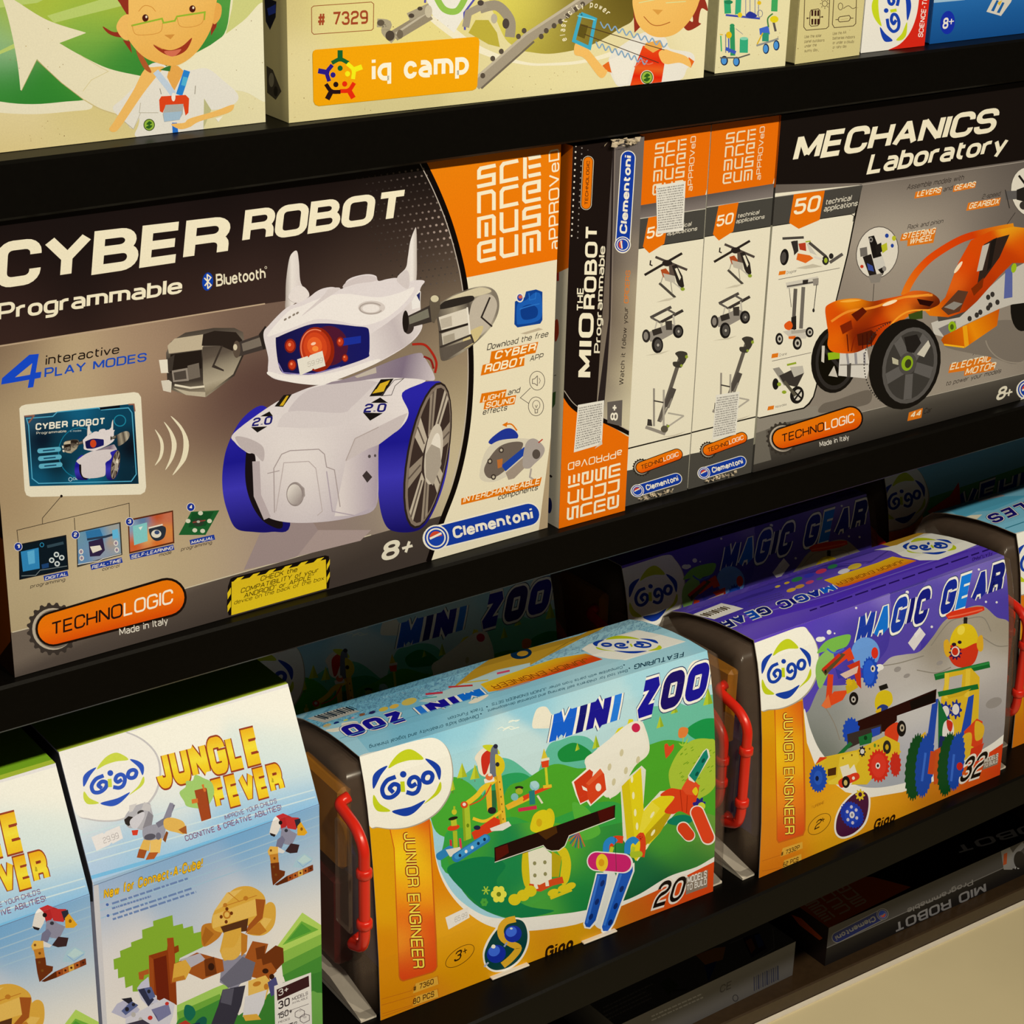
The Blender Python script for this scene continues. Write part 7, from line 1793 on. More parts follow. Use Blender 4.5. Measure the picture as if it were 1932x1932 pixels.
A.blob('530,100 640,0 740,-100 800,-130 870,-180 930,-190 960,-130 980,-60 985,10 960,60 880,130 790,290 720,345 690,330', '#e8e2ca')
A.blob('540,100 740,-95 850,-180 920,-185 940,-120 960,-60 970,0 860,120 720,330 640,300', '#ebe5cf')
for x, y in ((790, 30), (905, 80), (820, 155), (705, 130), (735, 235), (-0, 0)):
    if x: A.ell(x, y, 13, 26, '#cfc49a', 10)
A.ell(890, -145, 30, 32, '#c82a4c')
A.poly('440,235 560,130 600,150 650,130 690,220 695,300 570,405 545,370 500,395 470,330', '#efe9d4'); A.poly('455,235 565,145 590,165 555,360 500,385 478,320', '#cf3a1c'); A.poly('540,245 640,140 668,180 682,290 575,392 552,350', '#d8431f'); A.poly('540,245 640,140 660,170 560,260', '#e05a30'); A.ell(627, 272, 20, 28, '#efe6d0'); A.poly('510,260 545,280 550,300 520,290', '#efe6d0')
A.poly('790,265 925,135 945,440 1000,370 1070,330 1150,325 1160,350 1110,440 1150,440 1060,590 940,720 890,790 830,690', Y1); A.poly('790,265 840,215 880,640 830,690', Y2); A.poly('940,450 1000,370 1060,420 900,640', '#e8d83a'); A.poly('1110,440 1150,440 1060,590 940,700 960,600', YD)
for x, y, r in ((862, 215, 0), (872, 330, 0), (885, 450, 0), (898, 545, 0), (1005, 465, 30), (1010, 590, 30), (965, 690, 30)): A.ell(x, y, 9, 26, '#f0e8b0', r)
A.blob('1060,330 1130,280 1220,285 1260,220 1330,260 1310,380 1290,470 1200,440 1150,460 1090,440 1160,340', '#d8401c'); A.poly('1210,280 1255,205 1340,260 1300,330 1240,320', '#e05028'); A.line('1200,290 1215,440', 5, '#a82a12'); A.line('1250,330 1245,450', 5, '#a82a12')
A.poly('1255,190 1360,20 1385,0 1400,10 1410,60 1300,240 1260,220', '#e4dec8'); A.poly('1262,190 1362,30 1385,5 1398,60 1305,235', '#17826a'); A.ell(1318, 178, 10, 18, '#0c5242', 30); A.ell(1362, 85, 10, 18, '#0c5242', 30)
A.blob('1285,300 1310,270 1325,300 1310,330', '#e0c81e'); A.gear(1330, 405, 46, 66, '#28247c', 8, .25, 20); A.ell(1350, 405, 26, 28, '#c8d03a'); A.blob('1110,520 1150,480 1230,465 1290,490 1270,520 1190,540', '#0f7a5a')
A.pill((1222, 560), (1262, 610), 48, '#e8e0cc', 44); A.pill((1222, 560), (1260, 606), 40, '#d4401c'); A.pill((1320, 450), (1395, 625), 52, '#e8e0cc'); A.pill((1320, 450), (1393, 622), 44, '#dc4420')
A.line('900,640 930,610 940,680 930,760', 40, '#d8421e', curve=True); A.line('690,700 740,640 800,640', 50, '#d8421e', curve=True)
for x in (690, 840): A.line([(x - 10, 740), (x - 5, 670), (x + 30, 640), (x + 60, 660)], 44, '#2a84c4', curve=True); A.line([(x + 20, 740), (x + 35, 690)], 26, '#b8c42e')
A.pill((655, 1205), (700, 900), 62, '#dcdcd0', 50); A.poly('520,1230 610,870 700,870 690,950 620,1215 570,1265 530,1260', '#e8e6dc'); A.poly('530,1225 618,880 690,880 680,950 608,1205 566,1255 540,1250', '#1a4fa8'); A.poly('640,1250 760,860 880,800 880,860 740,1230 700,1290 650,1290', '#e8e6dc'); A.poly('652,1250 770,870 868,815 868,860 730,1225 694,1280 660,1280', '#1c56b4'); A.line('545,1225 630,890', 16, '#3a74cc'); A.line('668,1240 785,880', 16, '#3a78cc')
for x, y in ((655, 945), (617, 1075), (575, 1180), (790, 985), (748, 1105), (710, 1220)): A.ell(x, y, 13, 24, '#0f2a68', 25)
A.pill((615, 790), (800, 805), 70, '#e8e0d4'); A.pill((615, 790), (795, 805), 62, '#c8246a'); A.ell(652, 800, 42, 62, '#e8c42a'); A.ell(648, 800, 20, 26, '#d89a1a'); A.pill((870, 745), (915, 740), 22, '#a8bc2a')
A.line('745,620 752,860', 3, '#1a3a2a')
A.part('bear_picture')
A.ell(285, 490, 36, 70, '#d8c21e'); A.blob('160,580 160,500 190,450 250,430 300,470 310,560 300,600', '#dcc81e'); A.ell(212, 520, 20, 28, '#d0a81a')
A.blob('100,720 140,700 150,980 110,960 90,850', '#d2bc1c'); A.blob('330,700 400,700 435,800 420,920 380,960 360,900 370,780', '#d8c21e'); A.poly('300,720 370,760 350,900 300,900', '#b8a018'); A.poly('135,725 240,690 300,740 300,920 270,960 150,970', '#e6e0c4')
for x, y in ((180, 805), (252, 798), (182, 890), (255, 880)): A.ell(x, y, 12, 14, '#8f8a5a')
A.line('140,970 220,980 300,940 380,920', 46, '#d04a1e'); A.line('185,950 195,985', 24, '#e6e0c4'); A.line('265,930 270,965', 24, '#e6e0c4')
for x, y in ((40, 1060), (100, 1030), (150, 1000)): A.ell(x, y, 44, 40, '#d8c21e')
for x, y in ((310, 1010), (380, 980), (430, 965)): A.ell(x, y, 40, 24, '#d8c21e', -20)
A.line('290,1050 440,990', 22, '#d8c21e')
for k in range(9):
    t = math.radians(200 - 18 * k); A.line([(490, 590), (490 + 75 * math.cos(t), 590 + 70 * math.sin(t) + 40)], 8, ('#c8643a', '#3a5a8a')[k % 2])
A.part('handle_slot')
A.at('d1'); A.poly('1690,695 1720,680 1932,605 1932,720 1690,800', '#2a0f0c')
A.at('d2'); A.poly('-102,695 745,395 742,485 420,608 390,680 350,712 290,715 255,700 240,678 -100,795', '#21100c'); A.poly('-95,700 -10,670 0,730 -90,790', '#55140f'); A.poly('620,440 735,400 735,480 640,520', '#48100c'); A.poly('200,590 330,540 340,590 260,640', '#4a2a10')
A.line('-100,798 240,680 262,706 300,720 350,716 392,684 422,612 744,488', 6, '#d8d4c0')
A.part('count_print')
A.text('20', (1008, 1122), (1208, 1060), 170, '#1c1410', t=1.5, slant=.3, rnd=2.6, out=.8, outc='#e8dcc8', h1=160)
A.poly('1243,905 1395,850 1390,970 1240,1025', '#8a7a66'); A.text('MODELS', (1250, 950), (1386, 904), 52, '#e8e0d0', t=1.7); A.text('TO BUILD', (1246, 1000), (1386, 952), 44, '#e8e0d0', t=1.6)
A.part('small_logo'); A.text('Gigo', (250, 1482), (448, 1402), 86, '#2a1a08', t=2.5, slant=.1, rnd=2.8)
A.part('top_print')
A.at()
A.poly('560,1352 620,1330 860,1250 960,1216 1203,1140 1100,1000 500,1200', '#8cc4d0')
A.poly('930,1240 1130,1190 1190,1150 1060,1160 900,1215', '#c99a2a'); 
A.at('c1')
A.poly('1380,1390 1400,1330 1932,1130 1932,1080 1700,1130 1150,1350', '#bcd4cc')
for x, y, a, c in ((510, 1520, 30, '#c4aa6a'), (575, 1500, 20, '#1a2a6a'), (640, 1482, 16, '#c8c84a'), (690, 1465, 12, '#d89a9a'), (755, 1443, 22, '#8a5a3a'), (825, 1428, 24, '#2a2a5a'), (905, 1405, 34, '#d8bc4a'), (980, 1385, 34, '#e2b84a'), (1085, 1352, 55, '#d8c05a')): A.ell(x, y, a, a * .42, c, -16)
A.line('1200,1300 1320,1288', 14, '#c83a4a'); A.line('1360,1250 1530,1238', 12, '#c83a3a'); A.line('1180,1330 1280,1318', 7, '#4aa8a0'); A.line('1470,1220 1640,1200', 9, '#d8c04a'); A.line('1700,1155 1790,1135', 14, '#d8506a')
A.blob('500,1550 600,1530 620,1500 720,1490 700,1530 560,1565', '#f0e6c8'); A.blob('1500,1360 1600,1300 1640,1310 1560,1358', '#f0e6c8'); A.ell(1870, 1015, 75, 38, '#0f2f4a', -8); A.ell(1880, 1015, 40, 18, '#c8962a', -8)
A.poly('370,1470 620,1390 740,1420 490,1500', '#b8b4a4')
for k in range(12): A.line([(420 + 22 * k, 1455 - 6.4 * k), (500 + 20 * k, 1475 - 6.2 * k)], (7, 11, 5)[k % 3], '#22303a')
A.poly('1620,1222 1932,1105 1932,1215 1720,1278 1660,1272', ('lin', [(1700, 1190), (1760, 1270)], [(0, '#e8b81e'), (1, '#dc5a14')]))
A.at('c2'); A.poly('-200,1230 0,1158 330,1048 540,1015 660,1055 480,1110 200,1195 0,1260 -140,1285', ('lin', [(200, 1080), (240, 1180)], [(0, '#f0c424'), (.5, '#eca81e'), (1, '#d8481a')]))
A.text('JUNIOR ENGINEER', (540, 1046), (-130, 1240), 44, '#8f4a14', t=1.2, up=(.8, .6))
A.at('c1'); edge_text(A, 'MINI', (1568, 1252), (1110, 1385), 88, (.72, .69), 98, ['#1a6fd0', '#1f1a8f', '#1f1a8f', '#2a7ad8'], 3.3, 0, 1.4, .8, .3)
edge_text(A, 'ZOO', (1010, 1412), (590, 1535), 100, (.75, .66), 104, ['#1f1a8f', '#1f1a8c', '#1f1a8c'], 3.3, 0, 1.4, .8, .3)
A.line('600,1610 1300,1400 1932,1210', 4, '#6ab0c0'); A.line('450,1545 700,1470', 3, '#8ccad4')
A.at('c2'); A.text('FEATURING', (1228, 1000), (880, 1092), 36, '#123a4a', t=1.5, up=(-.1, 1))
A.ell(845, 1118, 6, 4, '#123a4a'); A.ell(808, 1095, 6, 4, '#123a4a')
A.text("Best tool for children's self learning and potential development", (832, 1124), (-150, 1408), 20, '#2a5a68', t=1.2, up=(.1, 1)); A.text('Compatible with parts from other JUNIOR ENGINEER SETS', (796, 1100), (-120, 1362), 20, '#2a5a68', t=1.2, up=(.1, 1))
A.at('c1'); A.ell(1588, 1438, 6, 4, '#123a4a'); A.text("Develop kid's creativity and logical thinking", (1570, 1440), (805, 1660), 26, '#2a5a68', t=1.2, up=(.1, 1)); A.ell(1630, 1388, 6, 4, '#123a4a'); A.text('Track Function', (1605, 1388), (1355, 1462), 24, '#2a5a68', t=1.2, up=(.1, 1))
A.part('top_emblem').at('c2')
pts = [(510, 985), (560, 950), (700, 905), (900, 850), (1060, 882), (1240, 932), (1100, 975), (820, 1062), (700, 1052), (590, 1030)]
A.poly(pts, '#f2ecdc')
gigo(A, (825, 952), (-225, 8), (50, 62))
A.flush()
for xa, xb in ((0.112, 0.152), (0.212, 0.250)):
    m = MB(); m.quadbox((xa, -0.0045, 0.0), (xb, 0.0012, 0.0016), 0.0004); m.build('card_tab', CARDIN, zoo)
zoo2 = copy_tree(zoo)
back = Matrix.Rotation(zyaw, 3, 'Z') @ Vector((-0.022, 0.222, 0))
zoo2.location = (zl.x + back.x, zl.y + back.y, Z3 + 0.0003)
zoo2['label'] = 'animal sleeve carry case in the shade behind the front animal sleeve case'

# ---- gears case
gl = Vector((1.1526, 1.1366, Z3 + 0.0003))
gw = 0.3475
gear, SG = carry_case('clear carry case in a purple moon sleeve with red handle, front of the lower shelf', tuple(gl), 0.003, gw, (0.0070, 0.052, 0.186, 0.064), (0.0070, 0.052, 0.186, 0.064), 'moon sleeve cases', 3)
A = Art(SG, gear)
A.part('front_print').full('#5a48a0').at('c3')
A.poly('-300,200 2300,-500 2300,1600 -300,1900', ('idw', 13, -26, [(0, 930, '#5a38b0'), (300, 780, '#5a3cb8'), (700, 600, '#6a52b4'), (1000, 480, '#8a78c0'), (1500, 300, '#7a68b8'), (1750, 350, '#7464b0'), (800, 900, '#4a3c9c'), (1100, 950, '#46389a'), (1500, 700, '#5a4aa4'), (1780, 700, '#4f40a0'), (500, 880, '#5644ac'), (1200, 700, '#5c4ca8'), (0, 800, '#6a54b8')]))
A.blob('900,1100 980,960 1000,700 980,500 1100,440 1300,400 1150,700 1200,1000', '#5645a2')
A.blob('430,1400 500,1250 560,1240 700,1230 800,1180 930,1100 1000,1040 1100,1020 1200,1000 1290,900 1380,780 1520,700 1640,680 1740,760 1830,800 1900,1000 1900,1900 1000,2100 500,1900 390,1500', ('idw', 15, -30, [(1500, 800, '#a89c88'), (1700, 850, '#a0957f'), (1300, 950, '#978c78'), (1100, 1150, '#b8b0a4'), (900, 1300, '#b5ada4'), (1600, 1100, '#c4bcb0'), (1750, 1300, '#b0a8a0'), (600, 1500, '#8f9088'), (500, 1700, '#6f7468'), (1100, 1400, '#c9c4bc'), (1200, 1700, '#b4b2b4'), (800, 1550, '#a8a69c'), (1000, 1900, '#a5a8ac'), (1700, 1500, '#9a9490')]))
for q in ('1280,960 1400,800 1500,760', '1500,780 1640,760 1700,860', '940,1100 1060,1080 1230,1030', '1180,1130 1320,1150 1420,1110', '520,1360 600,1500 640,1620', '1640,900 1740,960 1820,960'): A.line(q, 7, '#8a8272', curve=True)
for x, y, a, b_ in ((1045, 1125, 26, 18), (1110, 1170, 24, 14), (1720, 1360, 60, 34), (1340, 1080, 24, 14)): A.ell(x, y, a, b_, '#958d84', -24)
A.blob('390,1400 440,1560 520,1720 700,1905 860,1955 1080,1925 1300,1850 1500,1765 1700,1650 1830,1560 1860,1640 1700,1760 1500,1880 1200,2010 900,2050 680,1990 480,1830 400,1640', '#ece6da')
A.poly('0,1390 380,1330 395,1500 410,1640 480,1830 680,1985 860,2022 1080,1985 1300,1910 1500,1820 1700,1700 1850,1600 1900,1900 1700,2300 0,2700', ('idw', 15, -30, [(130, 1450, '#dc9c14'), (150, 1800, '#dc9012'), (150, 2300, '#d9861a'), (420, 1900, '#e09a1a'), (700, 2100, '#e8a820'), (1000, 2150, '#e0981a'), (1300, 2080, '#c87a1a'), (1600, 1980, '#d85a1a'), (1780, 1840, '#d8401a'), (500, 2300, '#e0a01a'), (250, 2400, '#dc761a'), (900, 2250, '#dc901a')]))
for x, y, r in ((565, 865, 17), (755, 695, 8), (1113, 585, 12), (1157, 482, 11), (1638, 345, 8), (1285, 827, 9), (1615, 425, 8), (1665, 652, 8), (1740, 655, 8), (1350, 440, 8), (604, 873, 6)): A.ell(x, y, r, r, '#e4def0', n=10)
A.part('range_strip')
A.poly('180,1400 380,1345 388,1600 400,2250 385,2290 210,2345 196,2320 190,1900', '#c9601a'); A.poly('188,1402 372,1352 380,1600 392,2246 378,2280 216,2332 204,2312 198,1900', ('idw', 13, -26, [(220, 1450, '#f0a41a'), (360, 1400, '#d8501a'), (230, 1700, '#f4d01e'), (350, 1700, '#e8861a'), (230, 1950, '#f0901a'), (360, 2000, '#e8601a'), (230, 2200, '#dc501a'), (370, 2200, '#d8401a'), (290, 1800, '#f4c01e'), (260, 2080, '#f0a82a')]))
A.text('JUNIOR ENGINEER', (245, 1432), (252, 2282), 70, '#f4dc4a', t=1.3, up=(1, -.06), gap=1.1, out=.75, outc='#8f2a1a', rnd=1.6)
A.part('emblem_print')
logo_patch(A, [(6, 952), (150, 895), (365, 828), (420, 860), (470, 940), (490, 1040), (480, 1150), (430, 1260), (350, 1340), (240, 1392), (140, 1405), (80, 1400), (60, 1200), (40, 1070)], (265, 1122), (174, -32), (4, 208))
A.part('title_lettering')
edge_text(A, 'MAGIC GEAR', (742, 972), (1766, 592), 235, (0.02, -1), 215, ['#1f3a9c', '#1a6fc8', '#1f3a9c', '#1a1a6a', '#1a1f7a', '#000000', '#1a2a8c', '#1a7ad8', '#1f2a8c', '#1a2070'], 3.2, .2, 1.75, .85, .3)
A.part('globe_print'); A.ell(820, 1010, 100, 110, '#6a9ad8'); A.blob('480,1010 540,930 640,890 715,885 690,960 620,990 590,1020 540,1000', '#7ab84a'); A.blob('470,1150 490,1050 560,990 600,1040 560,1150 500,1260', '#8ab85a'); A.line('550,980 600,1010 670,980', 12, '#4a6ac0', curve=True); A.ell(500, 915, 28, 18, '#e8e4f0'); A.ell(520, 910, 18, 14, '#e8e4f0'); A.ell(920, 1110, 28, 22, '#e8e4f0'); A.ell(905, 1125, 20, 16, '#e8e4f0')
A.part('price_sticker', 'small white price sticker under the title'); A.poly('1200,828 1242,880 1160,995 1118,940', '#dcd4cc'); A.poly('1160,880 1200,830 1215,850 1175,905', '#e6dfd6')
A.part('plane_picture')
A.line('575,1160 560,1350', 40, '#d8421e'); A.line('580,1100 700,1010 720,1060', 50, '#d8421e'); A.poly('510,1130 650,1010 680,1020 540,1170', '#5a4a2a'); A.line('520,1130 640,1020', 22, '#c8301a'); A.poly('540,1350 600,1280 700,1270 660,1340 580,1380', '#dc4a20'); A.poly('690,1100 780,1060 790,1260 760,1230 740,1150', '#c8361a'); A.poly('610,1120 720,1170 630,1190', '#3a3a9a'); A.poly('640,1160 770,1100 760,1150 680,1190', '#d8b8a0'); A.poly('680,1240 740,1190 770,1250 690,1300', '#c8a81e'); A.gear(705, 1215, 26, 30, '#d8b01e', 9, .25); A.ell(885, 1010, 24, 40, '#d8321e')
A.gear(852, 1145, 58, 112, '#1f48b0', 18, .12); A.ell(845, 1145, 40, 86, '#2a5ac8'); A.ell(872, 1120, 16, 24, '#d8d0c0'); A.ell(870, 1120, 7, 12, '#1c1a1a'); A.ell(738, 1330, 32, 46, '#1c1816'); A.ell(736, 1336, 16, 22, '#b8b0a0'); A.ell(736, 1336, 7, 10, '#1c1816')
A.poly('510,1380 560,1300 580,1390 540,1400', '#e0703a'); A.ell(540, 1140, 8, 14, '#2a2418')
A.part('propeller_robot_picture')
A.poly('1380,745 1420,720 1500,700 1600,685 1650,685 1655,710 1600,735 1480,765 1400,775', '#d8361c'); A.line('1400,760 1500,740 1640,705', 10, '#ec6a48'); A.line('1522,760 1520,810', 26, '#241f1c')
A.blob('1415,960 1425,880 1470,820 1530,805 1580,830 1610,900 1600,970 1500,1010', '#e0c01e'); A.blob('1395,980 1440,950 1500,980 1600,940 1610,1000 1580,1080 1520,1112 1450,1100 1410,1050', '#d0361c'); A.blob('1370,930 1400,920 1420,1000 1395,1040 1372,1000', '#dca828'); A.blob('1610,900 1640,890 1645,980 1620,1000 1600,960', '#dca828'); A.gear(1450, 1010, 46, 50, '#3a1a4a', 10, .3); A.ell(1450, 1000, 30, 36, '#e0d4c0'); A.ell(1448, 1000, 22, 27, '#c8301a'); A.ell(1440, 950, 16, 12, '#2a1a2a'); A.ell(1480, 935, 14, 12, '#2a1a2a'); A.ell(1490, 850, 26, 34, '#eed648', 20)
A.line('1305,1180 1690,1090', 44, '#1a6a2c'); A.line('1310,1168 1690,1080', 14, '#2f8a40'); A.poly('1350,1330 1390,1150 1440,1140 1500,1130 1530,1120 1560,1115 1620,1180 1600,1700 1520,1760 1330,1800', '#dcb428'); A.poly('1410,1180 1500,1160 1490,1270 1400,1290', '#b8b0a8'); A.line('1390,1150 1385,1330', 30, '#e6c43a'); A.line('1540,1125 1530,1320', 32, '#e6c43a'); A.line('1330,1300 1610,1245', 36, '#1a6a2c'); A.poly('1390,1310 1560,1260 1500,1310 1400,1330', '#d0a822')
A.gear(1380, 1420, 46, 72, '#1f2f8c', 8, .3); A.ell(1380, 1420, 27, 40, '#e0d8cc'); A.gear(1455, 1405, 42, 70, '#1f2f8c', 8, .3); A.ell(1452, 1405, 25, 38, '#e0d8cc')
A.poly('1240,1700 1290,1340 1330,1330 1300,1640 1270,1720', '#2448a8'); A.poly('1460,1700 1540,1320 1580,1300 1560,1500 1500,1720', '#2448a8'); A.poly('1330,1330 1400,1480 1400,1640 1330,1700', '#1c6a34'); A.blob('1370,1500 1420,1480 1440,1560 1400,1640 1360,1600', '#e4dcd0'); A.blob('1390,1480 1430,1500 1420,1560 1395,1540', '#c8301f'); A.poly('1340,1590 1400,1600 1380,1690 1330,1680', '#1f2a5a')
A.poly('1510,1560 1600,1470 1640,1490 1640,1640 1600,1680 1520,1640', '#d8421e'); A.blob('1590,1490 1650,1520 1640,1600 1590,1620', '#dcae2a'); A.blob('1500,1600 1560,1570 1560,1660 1520,1740', '#dcae2a'); A.poly('1560,1680 1650,1640 1610,1780 1540,1790', '#d0381c'); A.poly('1170,1620 1240,1560 1260,1650 1190,1680', '#dcae2a')
A.poly('1290,1700 1440,1620 1430,1900 1300,1932', '#c8521e')
A.at('d3')
for x, y, a, b_, c in ((1170, 130, 72, 240, '#16481f'), (1235, 120, 66, 230, '#1f48a4'), (1395, 110, 70, 230, '#16481f'), (1455, 90, 60, 210, '#1f48a4')): A.gear(x, y, a, b_, c, 26, .08, 6); A.ell(x + 10, y, a * .55, b_ * .7, c)
A.line('1240,30 1215,230', 16, '#3a6ac8'); A.line('1440,40 1420,230', 16, '#3a6ac8'); A.line('1295,20 1275,180', 40, '#c84a1e'); A.ell(1480, 125, 22, 28, '#c8281c')
A.at('c3'); A.part('gear_car_picture')
A.blob('885,1370 900,1300 950,1270 1000,1290 1010,1350 980,1390 910,1420', '#d8bc1e'); A.line('918,1260 975,1240', 34, '#1f1c18'); A.blob('900,1400 940,1370 980,1390 940,1430', '#2a3a7a'); A.blob('890,1420 930,1395 920,1440', '#dcb01e')
A.part('handle_slot'); A.poly('700,1512 1318,1262 1312,1355 1040,1450 1040,1485 960,1560 700,1590', '#2a100c'); A.poly('1130,1350 1310,1275 1306,1350 1140,1410', '#150c0a'); A.line('1045,1452 1312,1358', 5, '#d0ccc4')
A.part('gear_car_body_picture')
A.gear(720, 1560, 62, 100, '#1f48b0', 16, .12); A.poly('690,1580 930,1510 935,1570 700,1680', '#3a2f2a'); A.poly('770,1600 870,1565 860,1640 780,1660', '#1f6a34'); A.ell(820, 1605, 12, 16, '#103a1c'); A.poly('860,1545 925,1525 920,1580 870,1600', '#2a48a8')
A.blob('955,1560 1040,1495 1055,1560 1040,1640 990,1660', '#d8401e'); A.ell(1072, 1540, 32, 56, '#1c1816'); A.ell(1076, 1535, 16, 26, '#b8aa90'); A.ell(1076, 1535, 7, 12, '#1c1816'); A.line('600,1760 720,1640', 26, '#1f6a34')
A.poly('460,1800 500,1745 760,1690 960,1590 1060,1640 1060,1720 940,1800 830,1932 560,1932', '#dcb828'); A.poly('560,1760 760,1700 780,1760 660,1932 560,1932', '#e2c43a'); A.ell(970, 1670, 28, 48, '#2a2622'); A.ell(970, 1670, 12, 20, '#c8a022'); A.line('970,1760 1060,1690', 34, '#e0b42a'); A.poly('470,1790 560,1740 500,1740', '#d8401e')
for k in range(6): A.ell(600 + 62 * k, 1770 - 22 * k, 6, 8, '#7a5a1a', n=8)
A.gear(797, 1700, 24, 40, '#1f1c2c', 8, .25); A.ell(797, 1700, 14, 18, '#d8d0c0'); A.ell(885, 1658, 8, 14, '#5a8a2a'); A.gear(1030, 1790, 40, 90, '#c82f20', 14, .14); A.gear(912, 1800, 78, 118, '#d42f1e', 20, .13); A.ell(912, 1800, 52, 84, '#dc3a28'); A.ell(906, 1800, 16, 22, '#e4dcd0'); A.ell(906, 1800, 8, 11, '#1c1816')
A.poly('660,1880 740,1790 760,1850 720,1932 660,1932', '#e8e0c8')
A.at('d3'); A.poly('550,60 640,50 620,200 540,240 520,120', '#d8b428'); A.poly('555,145 615,130 612,185 555,195', '#4a2a14'); A.gear(488, 210, 64, 100, '#1f48a8', 20, .12); A.ell(488, 205, 30, 50, '#2a58b8'); A.ell(480, 210, 12, 18, '#141c3a'); A.blob('630,230 690,190 760,170 775,210 700,250 650,275', '#d83a20'); A.ell(682, 235, 28, 42, '#1c1816'); A.ell(680, 240, 13, 20, '#c8b060'); A.ell(735, 208, 10, 12, '#e8d8c0'); A.poly('640,130 700,110 720,180 660,200', '#e6dcc0')
A.part('number_print'); A.poly('240,700 378,655 380,700 225,760', '#e0a83a'); A.poly('250,785 370,740 372,790 240,838', '#e0a83a'); A.text('# 7332P', (226, 758), (358, 706), 32, '#4a2a12', t=1.5); A.text('62 PCS', (242, 832), (350, 790), 32, '#4a2a12', t=1.6)
A.line('95,790 230,745', 3, '#b8641a'); A.line('95,860 230,835', 3, '#b8641a'); A.line('95,900 380,800', 3, '#b8641a')
A.part('age_mark'); A.ring(497, 530, 95, 52, 4, '#6a4a12', -42); A.text('2', (460, 572), (500, 552), 58, '#2a1a0a', t=1.3, slant=.3); A.line('510,505 534,494', 5, '#2a1a0a'); A.line('520,486 524,514', 5, '#2a1a0a')
A.part('round_picture'); A.blob('600,560 612,470 660,380 740,305 810,290 850,330 850,430 820,530 750,600 670,632 620,615', '#efe8dc'); A.blob('612,556 624,474 668,390 742,318 806,304 838,338 838,428 808,522 744,588 670,618 628,604', '#4a1a38'); A.gear(725, 465, 78, 100, '#1f38a4', 24, .08, -30); A.ell(725, 465, 52, 66, '#2444b4')
for k in range(6):
    t = k * math.pi / 3 + .4; A.ell(725 + 36 * math.cos(t), 465 + 56 * math.sin(t), 10, 12, '#c8c0d0')
A.ell(725, 465, 18, 24, '#dcd6d4'); A.ell(725, 465, 8, 11, '#8a8490'); A.gear(782, 325, 34, 42, '#e0c02a', 8, .3); A.ell(782, 322, 13, 16, '#4a1a38')
A.part('small_logo'); A.text('Gigo', (872, 575), (1022, 512), 70, '#2a1a08', t=2.4, slant=.2, rnd=2.8); A.text('TURBINE', (440, 425), (530, 385), 20, '#b87a1a', t=1.2)
A.part('count_print'); A.text('32', (1470, 245), (1628, 190), 165, '#1c1410', t=1.5, slant=.3, rnd=2.6, out=.8, outc='#e8dcc8'); A.poly('1650,75 1752,30 1745,110 1640,150', '#8a7a66'); A.text('MODELS', (1652, 102), (1748, 62), 32, '#e0d8c8', t=1.6); A.text('TO BUILD', (1648, 136), (1746, 96), 28, '#e0d8c8', t=1.5)
A.part('top_print').at()
A.poly('1230,1180 1278,1164 1341,1183 1382,1201 1413,1217 1895,1040 1850,1000 1700,960 1200,1100', ('lin', [(1560, 1060), (1600, 1130)], [(0, '#4a38a0'), (.5, '#6a50b4'), (1, '#5c40b4')]))
A.poly('1650,1025 1760,990 1800,1000 1690,1035', '#c9962a')
A.at('c3')
A.poly('-60,770 -40,820 600,650 1000,480 1540,300 1520,260 900,440', ('lin', [(500, 560), (540, 680)], [(0, '#5a3cb0'), (1, '#4f2fb4')])); A.line('-60,770 560,610 1100,430 1640,250', 6, '#7a68c4')
fine(A, (1700, 280), (300, 760), 18, 1, '#2a1a60', 41); A.text('FEATURING', (1710, 302), (1570, 345), 24, '#2a1a60', t=1.5, up=(-.1, 1))
for x, y, a, c in ((205, 545, 20, '#d8b84a'), (270, 520, 20, '#d8b02a'), (340, 495, 40, '#2f7a4a'), (425, 468, 38, '#3a3ab0'), (510, 438, 40, '#c83a5a'), (590, 405, 36, '#2f7a4a'), (670, 438, 44, '#e0d8d8'), (745, 405, 50, '#d8b83a'), (430, 515, 30, '#c84a6a'), (500, 490, 24, '#4a6a6a'), (300, 570, 34, '#d8a83a'), (360, 545, 34, '#c8963a')): A.ell(x, y, a, a * .38, c, -16)
A.poly('530,500 900,380 1010,335 1180,365 1060,410 700,540 640,552', ('lin', [(800, 410), (830, 500)], [(0, '#f0c020'), (.5, '#eca41e'), (1, '#d8481a')])); A.text('JUNIOR ENGINEER', (1080, 358), (610, 520), 30, '#8f4a14', t=1.2, up=(.8, .6))
A.at('c2'); A.poly('1280,745 1490,662 1645,700 1440,775', '#ece4d0')
for k in range(9): A.line([(1340 + 20 * k, 742 - 7 * k), (1400 + 19 * k, 756 - 7 * k)], (7, 11, 6)[k % 3], '#5a4a32')
fine(A, (1900, 590), (1650, 660), 16, 3, '#4a3a8c', 44, (.6, .5))
A.at(); edge_text(A, 'MAGIC GEAR', (1568, 1102), (1352, 1174), 17, (.75, .66), 21, ['#1a5fc8', '#1a2a8c', '#1f3a9c', '#1a1a6a', '#1a1f7a', '#000', '#1a2060', '#1a4aa8', '#1f2a7c', '#1a2060'], 2.8, 0, 1.2, .85, .3)
A.part('top_emblem').at('c3')
A.poly([(880, 290), (1040, 255), (1230, 175), (1430, 180), (1635, 240), (1500, 295), (1330, 360), (1200, 362), (1080, 335), (1000, 295)], '#f2ecdc')
gigo(A, (1262, 262), (-165, 20), (64, 58))
A.flush()
gear2 = copy_tree(gear)
gear2.location = (gl.x + 0.0, gl.y + 0.196, gl.z)
gear2['label'] = 'purple moon sleeve carry case in the shade behind the front purple case'

